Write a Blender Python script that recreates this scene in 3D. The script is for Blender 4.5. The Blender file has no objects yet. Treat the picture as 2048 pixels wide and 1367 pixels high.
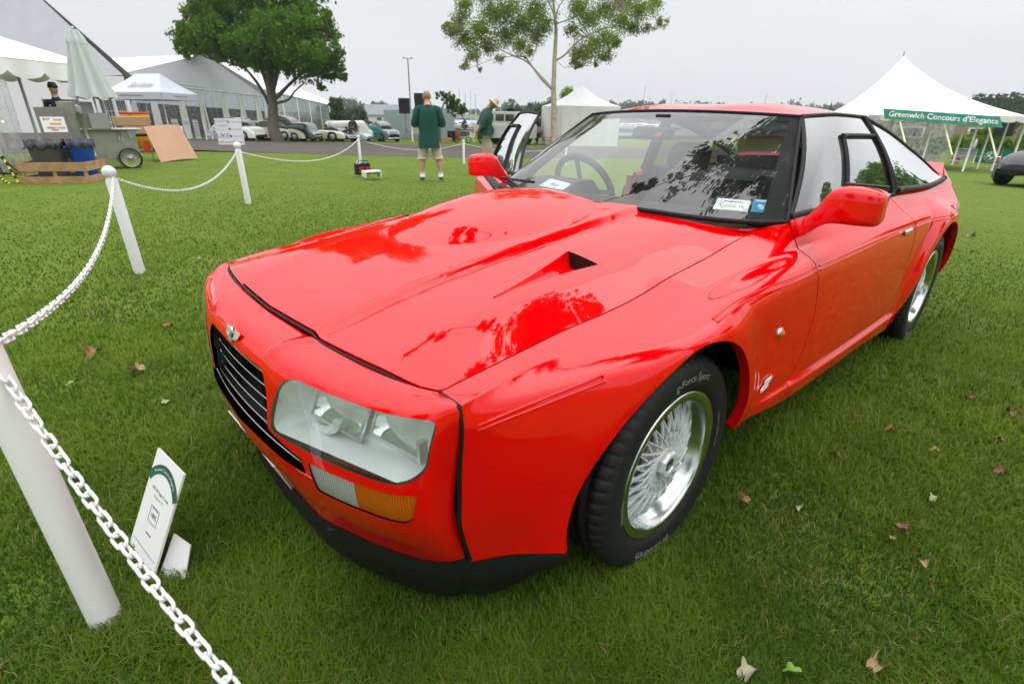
import bpy, bmesh, math, random
import numpy as np
from mathutils import Vector, Matrix, Euler, noise
from mathutils.geometry import delaunay_2d_cdt
PI = math.pi
rnd = random.Random(7)
sc = bpy.context.scene
COL = sc.collection

# ------------------------------------------------------------ camera
CF = 1044.0                      # focal length in pixels of a 2048 px wide frame
CP = np.array([1.413, -1.167, 1.21])
YAW, PITCH, ROLL = math.radians(-46.917), math.radians(-23.447), math.radians(0.816)
_cy, _sy, _cp, _sp = math.cos(YAW), math.sin(YAW), math.cos(PITCH), math.sin(PITCH)
_f = np.array([_sy*_cp, _cy*_cp, _sp]); _r = np.array([_cy, -_sy, 0.0]); _u = np.cross(_r, _f)
CR_ = math.cos(ROLL)*_r + math.sin(ROLL)*_u
CU_ = -math.sin(ROLL)*_r + math.cos(ROLL)*_u
cam = bpy.data.cameras.new('camera')
cam.sensor_width = 36; cam.lens = CF/2048*36
cam.clip_start = 0.05; cam.clip_end = 3000
cam.dof.use_dof = True; cam.dof.focus_distance = 1.9; cam.dof.aperture_fstop = 5.0
camo = bpy.data.objects.new('camera', cam); COL.objects.link(camo)
camo.matrix_world = Matrix(((CR_[0], CU_[0], -_f[0], CP[0]), (CR_[1], CU_[1], -_f[1], CP[1]), (CR_[2], CU_[2], -_f[2], CP[2]), (0, 0, 0, 1)))
sc.camera = camo

# ------------------------------------------------------------ sky, sun, exposure
SUN_EL, SUN_AZ = math.radians(62), math.radians(40)
W_ = bpy.data.worlds.new('World'); sc.world = W_; W_.use_nodes = True
nt = W_.node_tree; nt.nodes.clear()
def _n(t, **k):
    n = nt.nodes.new(t)
    for a, b in k.items(): setattr(n, a, b)
    return n
wo = _n('ShaderNodeOutputWorld'); bg = _n('ShaderNodeBackground')
sky = _n('ShaderNodeTexSky', sky_type='NISHITA', sun_disc=False, sun_elevation=SUN_EL, sun_rotation=SUN_AZ,
         air_density=1.0, dust_density=6.0, ozone_density=1.0)
hs = _n('ShaderNodeHueSaturation'); hs.inputs['Saturation'].default_value = 0.12
tc = _n('ShaderNodeTexCoord'); sep = _n('ShaderNodeSeparateXYZ')
ns = _n('ShaderNodeTexNoise'); ns.inputs['Scale'].default_value = 1.6; ns.inputs['Detail'].default_value = 4
mp = _n('ShaderNodeMapping'); mp.inputs['Scale'].default_value = (1, 1, 3.0)
rmp = _n('ShaderNodeMapRange'); rmp.inputs[1].default_value = 0.3; rmp.inputs[2].default_value = 0.7
rmp.inputs[3].default_value = 0.94; rmp.inputs[4].default_value = 1.06
ramp = _n('ShaderNodeValToRGB')          # overcast cloud deck: brighter overhead than at the horizon
ramp.color_ramp.elements[0].position = 0.0; ramp.color_ramp.elements[0].color = (8.4, 8.65, 8.9, 1)
ramp.color_ramp.elements[1].position = 1.0
for p_, c_ in ((.30, (8.7, 8.95, 9.15, 1)), (.62, (18.5, 18.7, 19.0, 1))): q_ = ramp.color_ramp.elements.new(p_); q_.color = c_
ramp.color_ramp.elements[-1].color = (27.5, 27.7, 28.0, 1)

mix = _n('ShaderNodeMix', data_type='RGBA'); mix.inputs[0].default_value = 0.88
mul = _n('ShaderNodeMix', data_type='RGBA', blend_type='MULTIPLY'); mul.inputs[0].default_value = 1.0
L = nt.links.new
L(tc.outputs['Generated'], sep.inputs[0]); L(sep.outputs['Z'], ramp.inputs[0])
L(tc.outputs['Generated'], mp.inputs[0]); L(mp.outputs[0], ns.inputs['Vector']); L(ns.outputs['Fac'], rmp.inputs[0])
L(sky.outputs[0], hs.inputs['Color']); L(hs.outputs[0], mix.inputs[6]); L(ramp.outputs[0], mix.inputs[7])
L(mix.outputs[2], mul.inputs[6]); L(rmp.outputs[0], mul.inputs[7])
L(mul.outputs[2], bg.inputs[0]); bg.inputs[1].default_value = 0.1; L(bg.outputs[0], wo.inputs[0])
sl = bpy.data.lights.new('sun', 'SUN'); sl.energy = 0.7; sl.angle = math.radians(75); sl.color = (1, 0.97, 0.92)
so = bpy.data.objects.new('sun', sl); COL.objects.link(so)
so.rotation_euler = (math.radians(90)-SUN_EL, 0, PI-SUN_AZ)
vs = sc.view_settings; vs.view_transform = 'Standard'; vs.look = 'None'; vs.gamma = 1; vs.exposure = 0.10; vs.use_curve_mapping = False
sc.cycles.max_bounces = 10; sc.cycles.transparent_max_bounces = 24; sc.cycles.glossy_bounces = 5; sc.cycles.diffuse_bounces = 3
sc.cycles.caustics_reflective = False; sc.cycles.caustics_refractive = False
sc.cycles.use_denoising = True

# ------------------------------------------------------------ terrain and pixel helpers (a pixel and a ground hit give a real 3D place)
def terr(x, y):
    z = 0.0
    if y > 4: z -= 1.7*(1-math.exp(-(y-4)/28))
    if x < -10: z -= .012*min(-x-10, 100)
    return z
def ray(px, py): return _f + (px-1024)/CF*CR_ - (py-683.5)/CF*CU_
def G(px, py):
    d = ray(px, py); t = 0.5
    while t < 900:
        p = CP+d*t
        if p[2] <= terr(p[0], p[1]): break
        t *= 1.01
    a, b = t/1.01, t
    for _ in range(30):
        m = (a+b)/2; p = CP+d*m
        if p[2] <= terr(p[0], p[1]): b = m
        else: a = m
    p = CP+d*b
    return Vector((p[0], p[1], terr(p[0], p[1])))
def D(px, py, dep):               # point at a given depth along the view
    return Vector(CP+ray(px, py)*dep)
def DG(px, dep):                  # ground point below pixel column px at depth dep (roughly)
    d = ray(px, 232+.0142*(px-1024)); p = CP+d*dep
    return Vector((p[0], p[1], terr(p[0], p[1])))
def dep(p): return float(np.dot(np.array(p)-CP, _f))
def HZ(p, py):                    # height z over a ground point p that shows at pixel row py
    p = Vector(p); lo, hi = p.z-5, p.z+60
    for _ in range(40):
        m = (lo+hi)/2
        q = np.array((p.x, p.y, m))-CP; y = 683.5-CF*(q@CU_)/(q@_f)
        if y > py and (q@_f) > .05: lo = m
        else: hi = m
    return lo
def face_cam(p): return math.atan2(CP[1]-p[1], CP[0]-p[0])   # heading from p to the camera

# ------------------------------------------------------------ object helpers
def tag(o, label=None, cat=None, group=None, kind=None):
    if label: o['label'] = label
    if cat: o['category'] = cat
    if group: o['group'] = group
    if kind: o['kind'] = kind
    return o
def empty(name, loc=(0, 0, 0), rz=0, label=None, cat=None, group=None, parent=None):
    o = bpy.data.objects.new(name, None); COL.objects.link(o); o.location = loc; o.rotation_euler = (0, 0, rz)
    o.empty_display_size = .1
    if parent: o.parent = parent
    return tag(o, label, cat, group)
def link(name, me, parent=None, loc=None, rot=None):
    o = bpy.data.objects.new(name, me); COL.objects.link(o)
    if parent: o.parent = parent
    if loc is not None: o.location = loc
    if rot is not None: o.rotation_euler = rot
    return o
class MB:
    """collects shapes into one mesh"""
    def __init__(s): s.v = []; s.f = []; s.sm = []
    def add(s, vs, fs, smooth=False):
        o = len(s.v); s.v += [tuple(v) for v in vs]; s.f += [tuple(i+o for i in f) for f in fs]; s.sm += [smooth]*len(fs); return s
    def box(s, c, d, rz=0, m=None, bev=0):
        x, y, z = [k/2 for k in d]
        b = min(bev, x*.9, y*.9, z*.9)
        if b <= 0:
            vs = [Vector((i*x, j*y, k*z)) for i in (-1, 1) for j in (-1, 1) for k in (-1, 1)]
            fs = [(0, 1, 3, 2), (4, 6, 7, 5), (0, 4, 5, 1), (2, 3, 7, 6), (0, 2, 6, 4), (1, 5, 7, 3)]
        else:
            vs = []; ring = []
            pts = lambda e: [(-x+b, -y+e), (x-b, -y+e), (x-e, -y+b), (x-e, y-b), (x-b, y-e), (-x+b, y-e), (-x+e, y-b), (-x+e, -y+b)]
            for zz, e in ((-z, b), (-z+b, 0), (z-b, 0), (z, b)):
                for (px, py) in pts(e): vs.append(Vector((max(-x+e, min(x-e, px)), max(-y+e, min(y-e, py)), zz)))
            fs = [tuple(range(7, -1, -1)), tuple(range(24, 32))]
            for k in range(3):
                for i in range(8): fs.append((k*8+i, k*8+(i+1) % 8, k*8+8+(i+1) % 8, k*8+8+i))
        M = Matrix.Translation(c) @ (m.to_4x4() if m else Matrix.Rotation(rz, 4, 'Z'))
        return s.add([M @ v for v in vs], fs)
    def tube(s, pts, r, n=8, cap=True, smooth=True):
        pts = [Vector(p) for p in pts]; rs = r if isinstance(r, (list, tuple)) else [r]*len(pts)
        vs = []; fs = []; up = None
        for i, p in enumerate(pts):
            t = (pts[min(i+1, len(pts)-1)]-pts[max(i-1, 0)])
            if t.length < 1e-9: t = Vector((0, 0, 1))
            t.normalize()
            if up is None:
                up = Vector((0, 0, 1)) if abs(t.z) < .9 else Vector((1, 0, 0))
            a = t.cross(up)
            if a.length < 1e-6: a = t.cross(Vector((0, 1, .1)))
            a.normalize(); b = a.cross(t); up = b
            for k in range(n):
                q = 2*PI*k/n; vs.append(p+(a*math.cos(q)+b*math.sin(q))*rs[i])
        for i in range(len(pts)-1):
            for k in range(n): fs.append((i*n+k, i*n+(k+1) % n, (i+1)*n+(k+1) % n, (i+1)*n+k))
        s.add(vs, fs, smooth)
        if cap:
            o = len(s.v)-len(vs); s.f += [tuple(o+k for k in range(n)), tuple(o+(len(pts)-1)*n+k for k in range(n-1, -1, -1))]; s.sm += [False]*2
        return s
    def lathe(s, prof, n=24, c=(0, 0, 0), m=None, smooth=True, a0=0, a1=2*PI):
        full = abs(a1-a0-2*PI) < 1e-6; k = n if full else n+1
        M = Matrix.Translation(c) @ (m.to_4x4() if m else Matrix.Identity(4))
        vs = []
        for (r, z) in prof:
            for i in range(k):
                q = a0+(a1-a0)*i/n; vs.append(M @ Vector((r*math.cos(q), r*math.sin(q), z)))
        fs = []
        for j in range(len(prof)-1):
            for i in range(n):
                i2 = (i+1) % k; fs.append((j*k+i, j*k+i2, (j+1)*k+i2, (j+1)*k+i))
        return s.add(vs, fs, smooth)
    def grid(s, F, nu, nv, smooth=True, closeu=False):
        vs = [Vector(F(i/nu, j/nv)) for i in range(nu+1) for j in range(nv+1)]
        fs = [(i*(nv+1)+j, (i+1)*(nv+1)+j, (i+1)*(nv+1)+j+1, i*(nv+1)+j+1) for i in range(nu) for j in range(nv)]
        return s.add(vs, fs, smooth)
    def prism(s, poly, z0, z1, m=None, smooth=False):
        n = len(poly); M = m or Matrix.Identity(4)
        vs = [M @ Vector((p[0], p[1], z)) for z in (z0, z1) for p in poly]
        return s.add(vs, [tuple(range(n-1, -1, -1)), tuple(range(n, 2*n))]+[(i, (i+1) % n, n+(i+1) % n, n+i) for i in range(n)], smooth)
    def ball(s, c, r, n=12, sc3=(1, 1, 1), m=None, smooth=True):
        prof = []; k = max(4, n//2)
        vs = []; fs = []
        M = Matrix.Translation(c) @ (m.to_4x4() if m else Matrix.Identity(4))
        for j in range(k+1):
            a = -PI/2+PI*j/k
            for i in range(n):
                q = 2*PI*i/n; vs.append(M @ Vector((r*sc3[0]*math.cos(a)*math.cos(q), r*sc3[1]*math.cos(a)*math.sin(q), r*sc3[2]*math.sin(a))))
        for j in range(k):
            for i in range(n): fs.append((j*n+i, j*n+(i+1) % n, (j+1)*n+(i+1) % n, (j+1)*n+i))
        return s.add(vs, fs, smooth)
    def mesh(s, name='m', mat=None):
        me = bpy.data.meshes.new(name); me.from_pydata(s.v, [], s.f); me.polygons.foreach_set('use_smooth', s.sm)
        if mat: me.materials.append(mat)
        me.update(); return me
    def build(s, name, mat=None, parent=None, loc=None, rot=None):
        return link(name, s.mesh(name, mat), parent, loc, rot)
def copy_tree(o, parent=None):
    c = o.copy(); COL.objects.link(c)
    if parent is not None: c.parent = parent; c.matrix_parent_inverse = o.matrix_parent_inverse.copy()
    for ch in list(o.children): copy_tree(ch, c)
    return c
_tc = {}
def text_mesh(txt, size=1.0, extrude=0.0, shear=0.0, space=1.0, bold=0.0, align='CENTER'):
    cu = bpy.data.curves.new('t', 'FONT'); cu.body = txt; cu.size = size; cu.extrude = extrude; cu.shear = shear; cu.space_character = space
    cu.offset = bold; cu.align_x = align; cu.align_y = 'CENTER'; cu.resolution_u = 3
    o = bpy.data.objects.new('t', cu); COL.objects.link(o)
    bpy.context.view_layer.update()
    me = bpy.data.meshes.new_from_object(o.evaluated_get(bpy.context.evaluated_depsgraph_get()))
    bpy.data.objects.remove(o); bpy.data.curves.remove(cu)
    return me
def text(name, txt, size, mat, parent, M, fn=None, **k):
    """flat lettering: M places the XY plane of the text; fn may bend the vertices"""
    me = text_mesh(txt, size, **k); me.name = name; me.materials.clear(); me.materials.append(mat)
    for v in me.vertices:
        co = v.co.copy()
        if fn: co = Vector(fn(co))
        v.co = M @ co if M else co
    return link(name, me, parent)
def frame(o, xdir, ydir):          # matrix with local x,y axes along given directions
    x = Vector(xdir).normalized(); y = Vector(ydir); z = x.cross(y).normalized(); y = z.cross(x)
    return Matrix(((x.x, y.x, z.x, o[0]), (x.y, y.y, z.y, o[1]), (x.z, y.z, z.z, o[2]), (0, 0, 0, 1)))

# ------------------------------------------------------------ materials
def pmat(name, col, rough=.5, metal=0, coat=0, spec=.5, noise_=0, nscale=20, bump=0, bscale=60, col2=None, emit=None, alpha=1, trans=0, ior=1.5, coord='Object', sss=0):
    m = bpy.data.materials.new(name); m.use_nodes = True; t = m.node_tree; b = t.nodes['Principled BSDF']
    b.inputs['Base Color'].default_value = (*col, 1); b.inputs['Roughness'].default_value = rough; b.inputs['Metallic'].default_value = metal
    b.inputs['Coat Weight'].default_value = coat; b.inputs['Coat Roughness'].default_value = .02; b.inputs['Specular IOR Level'].default_value = spec
    b.inputs['Alpha'].default_value = alpha; b.inputs['Transmission Weight'].default_value = trans; b.inputs['IOR'].default_value = ior
    if emit: b.inputs['Emission Color'].default_value = (*emit[0], 1); b.inputs['Emission Strength'].default_value = emit[1]
    if noise_ or bump:
        c = t.nodes.new('ShaderNodeTexCoord')
        if noise_:
            n = t.nodes.new('ShaderNodeTexNoise'); n.inputs['Scale'].default_value = nscale; n.inputs['Detail'].default_value = 6
            r = t.nodes.new('ShaderNodeValToRGB'); r.color_ramp.elements[0].position = .3; r.color_ramp.elements[1].position = .7
            c2 = col2 or tuple(min(1, k*(1+noise_)) for k in col)
            c1 = col if col2 else tuple(k*(1-noise_) for k in col)
            r.color_ramp.elements[0].color = (*c1, 1); r.color_ramp.elements[1].color = (*c2, 1)
            t.links.new(c.outputs[coord], n.inputs['Vector']); t.links.new(n.outputs['Fac'], r.inputs[0]); t.links.new(r.outputs[0], b.inputs['Base Color'])
        if bump:
            n = t.nodes.new('ShaderNodeTexNoise'); n.inputs['Scale'].default_value = bscale; n.inputs['Detail'].default_value = 5
            bp = t.nodes.new('ShaderNodeBump'); bp.inputs['Strength'].default_value = bump; bp.inputs['Distance'].default_value = .02
            t.links.new(c.outputs[coord], n.inputs['Vector']); t.links.new(n.outputs['Fac'], bp.inputs['Height']); t.links.new(bp.outputs[0], b.inputs['Normal'])
    return m
def glassmat(name, tint=(.9, .93, .92), ior=1.5, rough=0.0, dust=0.0, boost=1.0, dcol=(.8, .8, .8)):
    """a thin pane: tinted see-through plus Fresnel reflection, a little dust"""
    m = bpy.data.materials.new(name); m.use_nodes = True; t = m.node_tree; t.nodes.clear()
    o = t.nodes.new('ShaderNodeOutputMaterial'); tr = t.nodes.new('ShaderNodeBsdfTransparent'); gl = t.nodes.new('ShaderNodeBsdfGlossy')
    tr.inputs[0].default_value = (*tint, 1); gl.inputs['Roughness'].default_value = rough; gl.inputs['Color'].default_value = (1, 1, 1, 1)
    fr = t.nodes.new('ShaderNodeFresnel'); 
    ge = t.nodes.new('ShaderNodeNewGeometry'); mi = t.nodes.new('ShaderNodeMapRange'); mi.inputs[3].default_value = ior; mi.inputs[4].default_value = 1/ior
    t.links.new(ge.outputs['Backfacing'], mi.inputs[0]); t.links.new(mi.outputs[0], fr.inputs[0])
    mu = t.nodes.new('ShaderNodeMath'); mu.operation = 'MULTIPLY'; mu.inputs[1].default_value = boost; mu.use_clamp = True
    mx = t.nodes.new('ShaderNodeMixShader'); t.links.new(fr.outputs[0], mu.inputs[0]); t.links.new(mu.outputs[0], mx.inputs[0])
    t.links.new(tr.outputs[0], mx.inputs[1]); t.links.new(gl.outputs[0], mx.inputs[2])
    if dust:
        df = t.nodes.new('ShaderNodeBsdfDiffuse'); df.inputs[0].default_value = (*dcol, 1)
        c = t.nodes.new('ShaderNodeTexCoord'); n = t.nodes.new('ShaderNodeTexNoise'); n.inputs['Scale'].default_value = 6; n.inputs['Detail'].default_value = 8
        mr = t.nodes.new('ShaderNodeMapRange'); mr.inputs[1].default_value = .3; mr.inputs[2].default_value = .75; mr.inputs[3].default_value = dust*.3; mr.inputs[4].default_value = dust*1.4
        t.links.new(c.outputs['Object'], n.inputs['Vector']); t.links.new(n.outputs['Fac'], mr.inputs[0])
        m2 = t.nodes.new('ShaderNodeMixShader'); t.links.new(mr.outputs[0], m2.inputs[0]); t.links.new(mx.outputs[0], m2.inputs[1]); t.links.new(df.outputs[0], m2.inputs[2])
        t.links.new(m2.outputs[0], o.inputs[0])
    else: t.links.new(mx.outputs[0], o.inputs[0])
    return m
M_red = pmat('red_paint', (.80, .0, .002), .4, coat=1.0, spec=0.0)
M_red.node_tree.nodes['Principled BSDF'].inputs['Coat IOR'].default_value = 1.58
M_black = pmat('black_trim', (.008, .008, .009), .5, spec=.3)
M_rubber = pmat('rubber', (.012, .012, .0125), .6, spec=.35, bump=.15, bscale=120)
M_blackpl = pmat('black_plastic', (.009, .009, .0095), .5, spec=.35, bump=.1, bscale=200)
M_dark = pmat('dark_interior', (.010, .0105, .011), .7, spec=.3, noise_=.2)
M_leather = pmat('black_leather', (.012, .012, .013), .42, bump=.12, bscale=90)
M_alu = pmat('polished_aluminium', (.75, .77, .78), .18, metal=1)
M_silver = pmat('silver_paint', (.62, .64, .65), .3, metal=.6, coat=.4)
M_chrome = pmat('chrome', (.85, .86, .87), .06, metal=1)
M_white = pmat('white_plastic', (.78, .78, .78), .4, noise_=.03, nscale=6)
M_paper = pmat('white_card', (.8, .8, .79), .5)
M_ink = pmat('black_print', (.02, .02, .025), .6)
# ============================================================ the red car
def herm(xs, ys, x):
    """monotone cubic through table (xs, ys), vectorised"""
    xs = np.asarray(xs, float); ys = np.asarray(ys, float); x = np.asarray(x, float)
    h = np.diff(xs); d = np.diff(ys)/h; m = np.empty_like(ys)
    m[1:-1] = np.where(d[:-1]*d[1:] > 0, 2*d[:-1]*d[1:]/np.where(abs(d[:-1]+d[1:]) < 1e-12, 1, d[:-1]+d[1:]), 0); m[0] = d[0]; m[-1] = d[-1]
    i = np.clip(np.searchsorted(xs, x, side='right')-1, 0, len(h)-1); t = (x-xs[i])/h[i]; t = np.clip(t, -.3, 1.3)
    return ((2*t**3-3*t**2+1)*ys[i]+(t**3-2*t**2+t)*h[i]*m[i]+(-2*t**3+3*t**2)*ys[i+1]+(t**3-t**2)*h[i]*m[i+1])
def hermc(xs, ys, x):
    """smooth (not monotone) cubic through a table"""
    xs = np.asarray(xs, float); ys = np.asarray(ys, float); x = np.asarray(x, float)
    h = np.diff(xs); d = np.diff(ys)/h; m = np.empty_like(ys); m[1:-1] = (d[:-1]*h[1:]+d[1:]*h[:-1])/(h[:-1]+h[1:]); m[0] = d[0]; m[-1] = d[-1]
    i = np.clip(np.searchsorted(xs, x, side='right')-1, 0, len(h)-1); t = np.clip((x-xs[i])/h[i], -.3, 1.3)
    return ((2*t**3-3*t**2+1)*ys[i]+(t**3-2*t**2+t)*h[i]*m[i]+(-2*t**3+3*t**2)*ys[i+1]+(t**3-t**2)*h[i]*m[i+1])
def across(ctrl, t, crease=()):
    """ctrl: list of arrays (values of the feature lines), t: position 0..n-1; smooth between lines, creased at some"""
    C = np.stack(ctrl); n = len(ctrl); t = np.asarray(t, float)
    i = np.clip(np.floor(t).astype(int), 0, n-2); f = np.clip(t-i, -.2, 1.2); k = np.arange(C.shape[1])
    def tan(j, side):
        jm = np.clip(j-1, 0, n-1); jp = np.clip(j+1, 0, n-1); a = C[j, k]-C[jm, k]; b = C[jp, k]-C[j, k]
        w = np.where((jm == j), b, np.where(jp == j, a, (a+b)/2)); one = b if side > 0 else a
        for c in crease: w = np.where(j == c, np.where(j == 0, w, np.where(j == n-1, w, one)), w)
        return w
    a, b = C[i, k], C[i+1, k]; ta, tb = tan(i, 1), tan(i+1, -1)
    return (2*f**3-3*f**2+1)*a+(f**3-2*f**2+f)*ta+(-2*f**3+3*f**2)*b+(f**3-f**2)*tb
def sst(a, b, x):
    t = np.clip((x-a)/(b-a), 0, 1); return t*t*(3-2*t)
def inpoly(P, poly):
    x, y = P[:, 0], P[:, 1]; r = np.zeros(len(P), bool); n = len(poly)
    for i in range(n):
        x1, y1 = poly[i]; x2, y2 = poly[(i+1) % n]
        if y1 == y2: continue
        c = ((y1 > y) != (y2 > y)) & (x < (x2-x1)*(y-y1)/(y2-y1)+x1); r ^= c
    return r
def dens(poly, sx, sy):
    out = []
    for i in range(len(poly)):
        a = np.array(poly[i], float); b = np.array(poly[(i+1) % len(poly)], float)
        L_ = math.hypot((b-a)[0]/sx, (b-a)[1]/sy); n = max(1, int(math.ceil(L_)))
        for k in range(n): out.append(tuple(a+(b-a)*k/n))
    return out
def panel(name, S, outline, holes, sx, sy, mat, parent, lip=.012, mirror=1, up=None, hole_lip=None, lipmat=None):
    """a trimmed surface patch: S(a,b)->(n,3); outline/holes in (a,b); returns object. Rims are turned inwards by lip."""
    loops = [dens(outline, sx*.6, sy*.6)]+[dens(h, sx*.5, sy*.5) for h in holes]
    a0 = min(p[0] for p in loops[0]); a1 = max(p[0] for p in loops[0]); b0 = min(p[1] for p in loops[0]); b1 = max(p[1] for p in loops[0])
    ga = np.arange(a0+sx*.5, a1, sx); gb = np.arange(b0+sy*.5, b1, sy)
    A, B = np.meshgrid(ga, gb); Pn = np.stack([A.ravel(), B.ravel()], -1)
    keep = inpoly(Pn, loops[0])
    for h in loops[1:]: keep &= ~inpoly(Pn, h)
    bd = np.array([p for l in loops for p in l])
    Pn = Pn[keep]
    if len(Pn):
        ok = np.ones(len(Pn), bool)
        for s0 in range(0, len(Pn), 2000):
            q = Pn[s0:s0+2000]; d = ((q[:, None, 0]-bd[None, :, 0])/sx)**2+((q[:, None, 1]-bd[None, :, 1])/sy)**2
            ok[s0:s0+2000] = d.min(1) > .16
        Pn = Pn[ok]
    verts = [Vector((p[0]/sx, p[1]/sy)) for p in bd]+[Vector((p[0]/sx, p[1]/sy)) for p in Pn]
    edges = []; o = 0
    for l in loops:
        edges += [(o+i, o+(i+1) % len(l)) for i in range(len(l))]; o += len(l)
    rv, re, rf, ov, oe, of_ = delaunay_2d_cdt(verts, edges, [], 0, 1e-5)
    V2 = np.array([(v.x*sx, v.y*sy) for v in rv]); T = np.array([f for f in rf if len(f) == 3])
    c = V2[T].mean(1); keep = inpoly(c, loops[0])
    for h in loops[1:]: keep &= ~inpoly(c, h)
    T = T[keep]
    X = S(V2[:, 0], V2[:, 1]); e = 2e-3
    Sa = S(V2[:, 0]+e*sx/.02, V2[:, 1])-S(V2[:, 0]-e*sx/.02, V2[:, 1]); Sb = S(V2[:, 0], V2[:, 1]+e*sy/.02)-S(V2[:, 0], V2[:, 1]-e*sy/.02)
    N = np.cross(Sa, Sb); N /= np.maximum(np.linalg.norm(N, axis=1, keepdims=True), 1e-12)
    up = np.array(up if up is not None else (1, 0, .2))
    if (N@up).mean() < 0: N = -N
    fn = np.cross(X[T[:, 1]]-X[T[:, 0]], X[T[:, 2]]-X[T[:, 0]]); fl = (fn*N[T].mean(1)).sum(1) < 0
    T[fl] = T[fl][:, ::-1]
    if mirror < 0: X = X*[-1, 1, 1]; N = N*[-1, 1, 1]; T = T[:, ::-1]
    vs = X.tolist(); fs = T.tolist(); ns_ = N.tolist()
    def addlip(l, off, depth, inn):
        idx = [ov_i(off+i) for i in range(len(l))]
        n = len(idx); base = len(vs)
        for j in idx:
            vs.append(X[j].tolist()); ns_.append(N[j].tolist())
        for j in idx: vs.append((X[j]-N[j]*depth).tolist()); ns_.append(N[j].tolist())
        # lip normals: outward in the surface plane
        for i in range(n):
            p, q = np.array(vs[base+i]), np.array(vs[base+(i+1) % n]); d = np.array(vs[base+n+i])
            nn = np.cross(q-p, d-p)*(-1 if inn else 1); L0 = np.linalg.norm(nn)
            if L0 > 0: nn = nn/L0
            ns_[base+i] = nn.tolist(); ns_[base+n+i] = nn.tolist()
            fs.append((base+i, base+(i+1) % n, base+n+(i+1) % n, base+n+i))
    mp_ = {}
    for ni, olds in enumerate(ov):
        for q in olds: mp_[q] = ni
    def ov_i(k): return mp_[k]
    off = 0
    for li, l in enumerate(loops):
        dp = lip if li == 0 else (hole_lip if hole_lip is not None else lip)
        if dp: addlip(l, off, dp, li > 0)
        off += len(l)
    me = bpy.data.meshes.new(name); me.from_pydata(vs, [], fs); me.materials.append(mat)
    me.polygons.foreach_set('use_smooth', [True]*len(fs))
    me.update()
    me.normals_split_custom_set_from_vertices(ns_)
    return link(name, me, parent)
def invert(S, target, comps, g, it=30):
    g = np.array(g, float)
    for _ in range(it):
        x0 = S(g[:1], g[1:])[0][list(comps)]; r = x0-np.array(target)
        e = 1e-4; Ja = (S(g[:1]+e, g[1:])[0][list(comps)]-x0)/e; Jb = (S(g[:1], g[1:]+e)[0][list(comps)]-x0)/e
        J = np.stack([Ja, Jb], 1)
        try: d = np.linalg.solve(J, r)
        except Exception: break
        g = g-np.clip(d, -.3, .3)*.9
    return tuple(g)
def rounded(pts, r, n=5):
    out = []; m = len(pts)
    for i in range(m):
        p = Vector(pts[i]); a = Vector(pts[i-1]); b = Vector(pts[(i+1) % m])
        ri = r[i] if isinstance(r, (list, tuple)) else r
        da = (a-p); db = (b-p); ra = min(ri, da.length*.45, db.length*.45); p0 = p+da.normalized()*ra; p1 = p+db.normalized()*ra
        for k in range(n+1):
            t = k/n; out.append(tuple((1-t)**2*p0+2*t*(1-t)*p+t*t*p1))
    return out

# ---- flank: feature lines from the bonnet/glass line (0) down to the bottom edge (5)
LN = [
 [(-.66, .648, .700), (-.36, .65, .730), (0, .652, .766), (.355, .655, .806), (.68, .672, .858), (.80, .716, .886), (1.2, .737, .880), (2.05, .748, .868), (3.02, .75, .864), (3.2, .742, .878), (3.40, .69, .940)],
 [(-.66, .704, .690), (-.5, .712, .714), (-.25, .722, .727), (0, .730, .739), (.27, .738, .762), (.70, .762, .79), (.9, .785, .806), (1.3, .80, .808), (2.0, .805, .806), (2.6, .815, .803), (3.2, .80, .81), (3.40, .755, .85)],
 [(-.66, .703, .630), (-.5, .758, .665), (-.3, .826, .705), (0, .858, .722), (.15, .856, .735), (.4, .852, .746), (.75, .854, .748), (1.7, .862, .746), (2.2, .876, .742), (2.6, .892, .738), (3.0, .882, .736), (3.25, .845, .742), (3.40, .80, .75)],
 [(-.66, .684, .530), (-.5, .768, .540), (-.3, .842, .56), (0, .868, .575), (.4, .866, .58), (.8, .872, .585), (1.7, .880, .585), (2.2, .892, .585), (2.6, .905, .585), (3.0, .898, .585), (3.25, .86, .585), (3.40, .82, .585)],
 [(-.66, .664, .400), (-.5, .752, .385), (-.3, .83, .39), (0, .85, .40), (.4, .862, .37), (.8, .874, .355), (1.8, .880, .312), (2.2, .885, .31), (2.6, .89, .33), (3.0, .888, .36), (3.25, .85, .38), (3.40, .81, .39)],
 [(-.66, .62, .215), (-.5, .715, .225), (-.38, .800, .215), (0, .83, .25), (.36, .848, .29), (.75, .858, .258), (1.6, .864, .217), (2.25, .872, .19), (2.6, .87, .21), (3.0, .86, .25), (3.25, .82, .27), (3.40, .78, .28)]]
def side(y, t):
    y = np.asarray(y, float); t = np.asarray(t, float)
    xs = [hermc([p[0] for p in l], [p[1] for p in l], y) for l in LN]; zs = [hermc([p[0] for p in l], [p[2] for p in l], y) for l in LN]
    x = across(xs, t, (1,)); z = across(zs, t, (1,))
    # flares round the wheel openings
    for (yc, A_) in ((0, .022), (2.61, .034)):
        r = np.hypot((y-yc+(.03 if yc == 0 else 0))*(1.08 if yc == 0 else 1), z-.31); f = 1-sst(.405, .53, r); f = f*(r > .2)
        x = x+A_*f*sst(.2, .45, z)*(sst(-.55, -.1, y-yc) if yc == 0 else 1)
    # sill step
    x = x-.012*sst(4.05, 4.12, t)*sst(.42, .6, y)*(1-sst(2.05, 2.15, y))+.02*sst(4.12, 4.3, t)*sst(.42, .6, y)*(1-sst(2.05, 2.15, y))
    return np.stack([x, y, z], -1)
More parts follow.
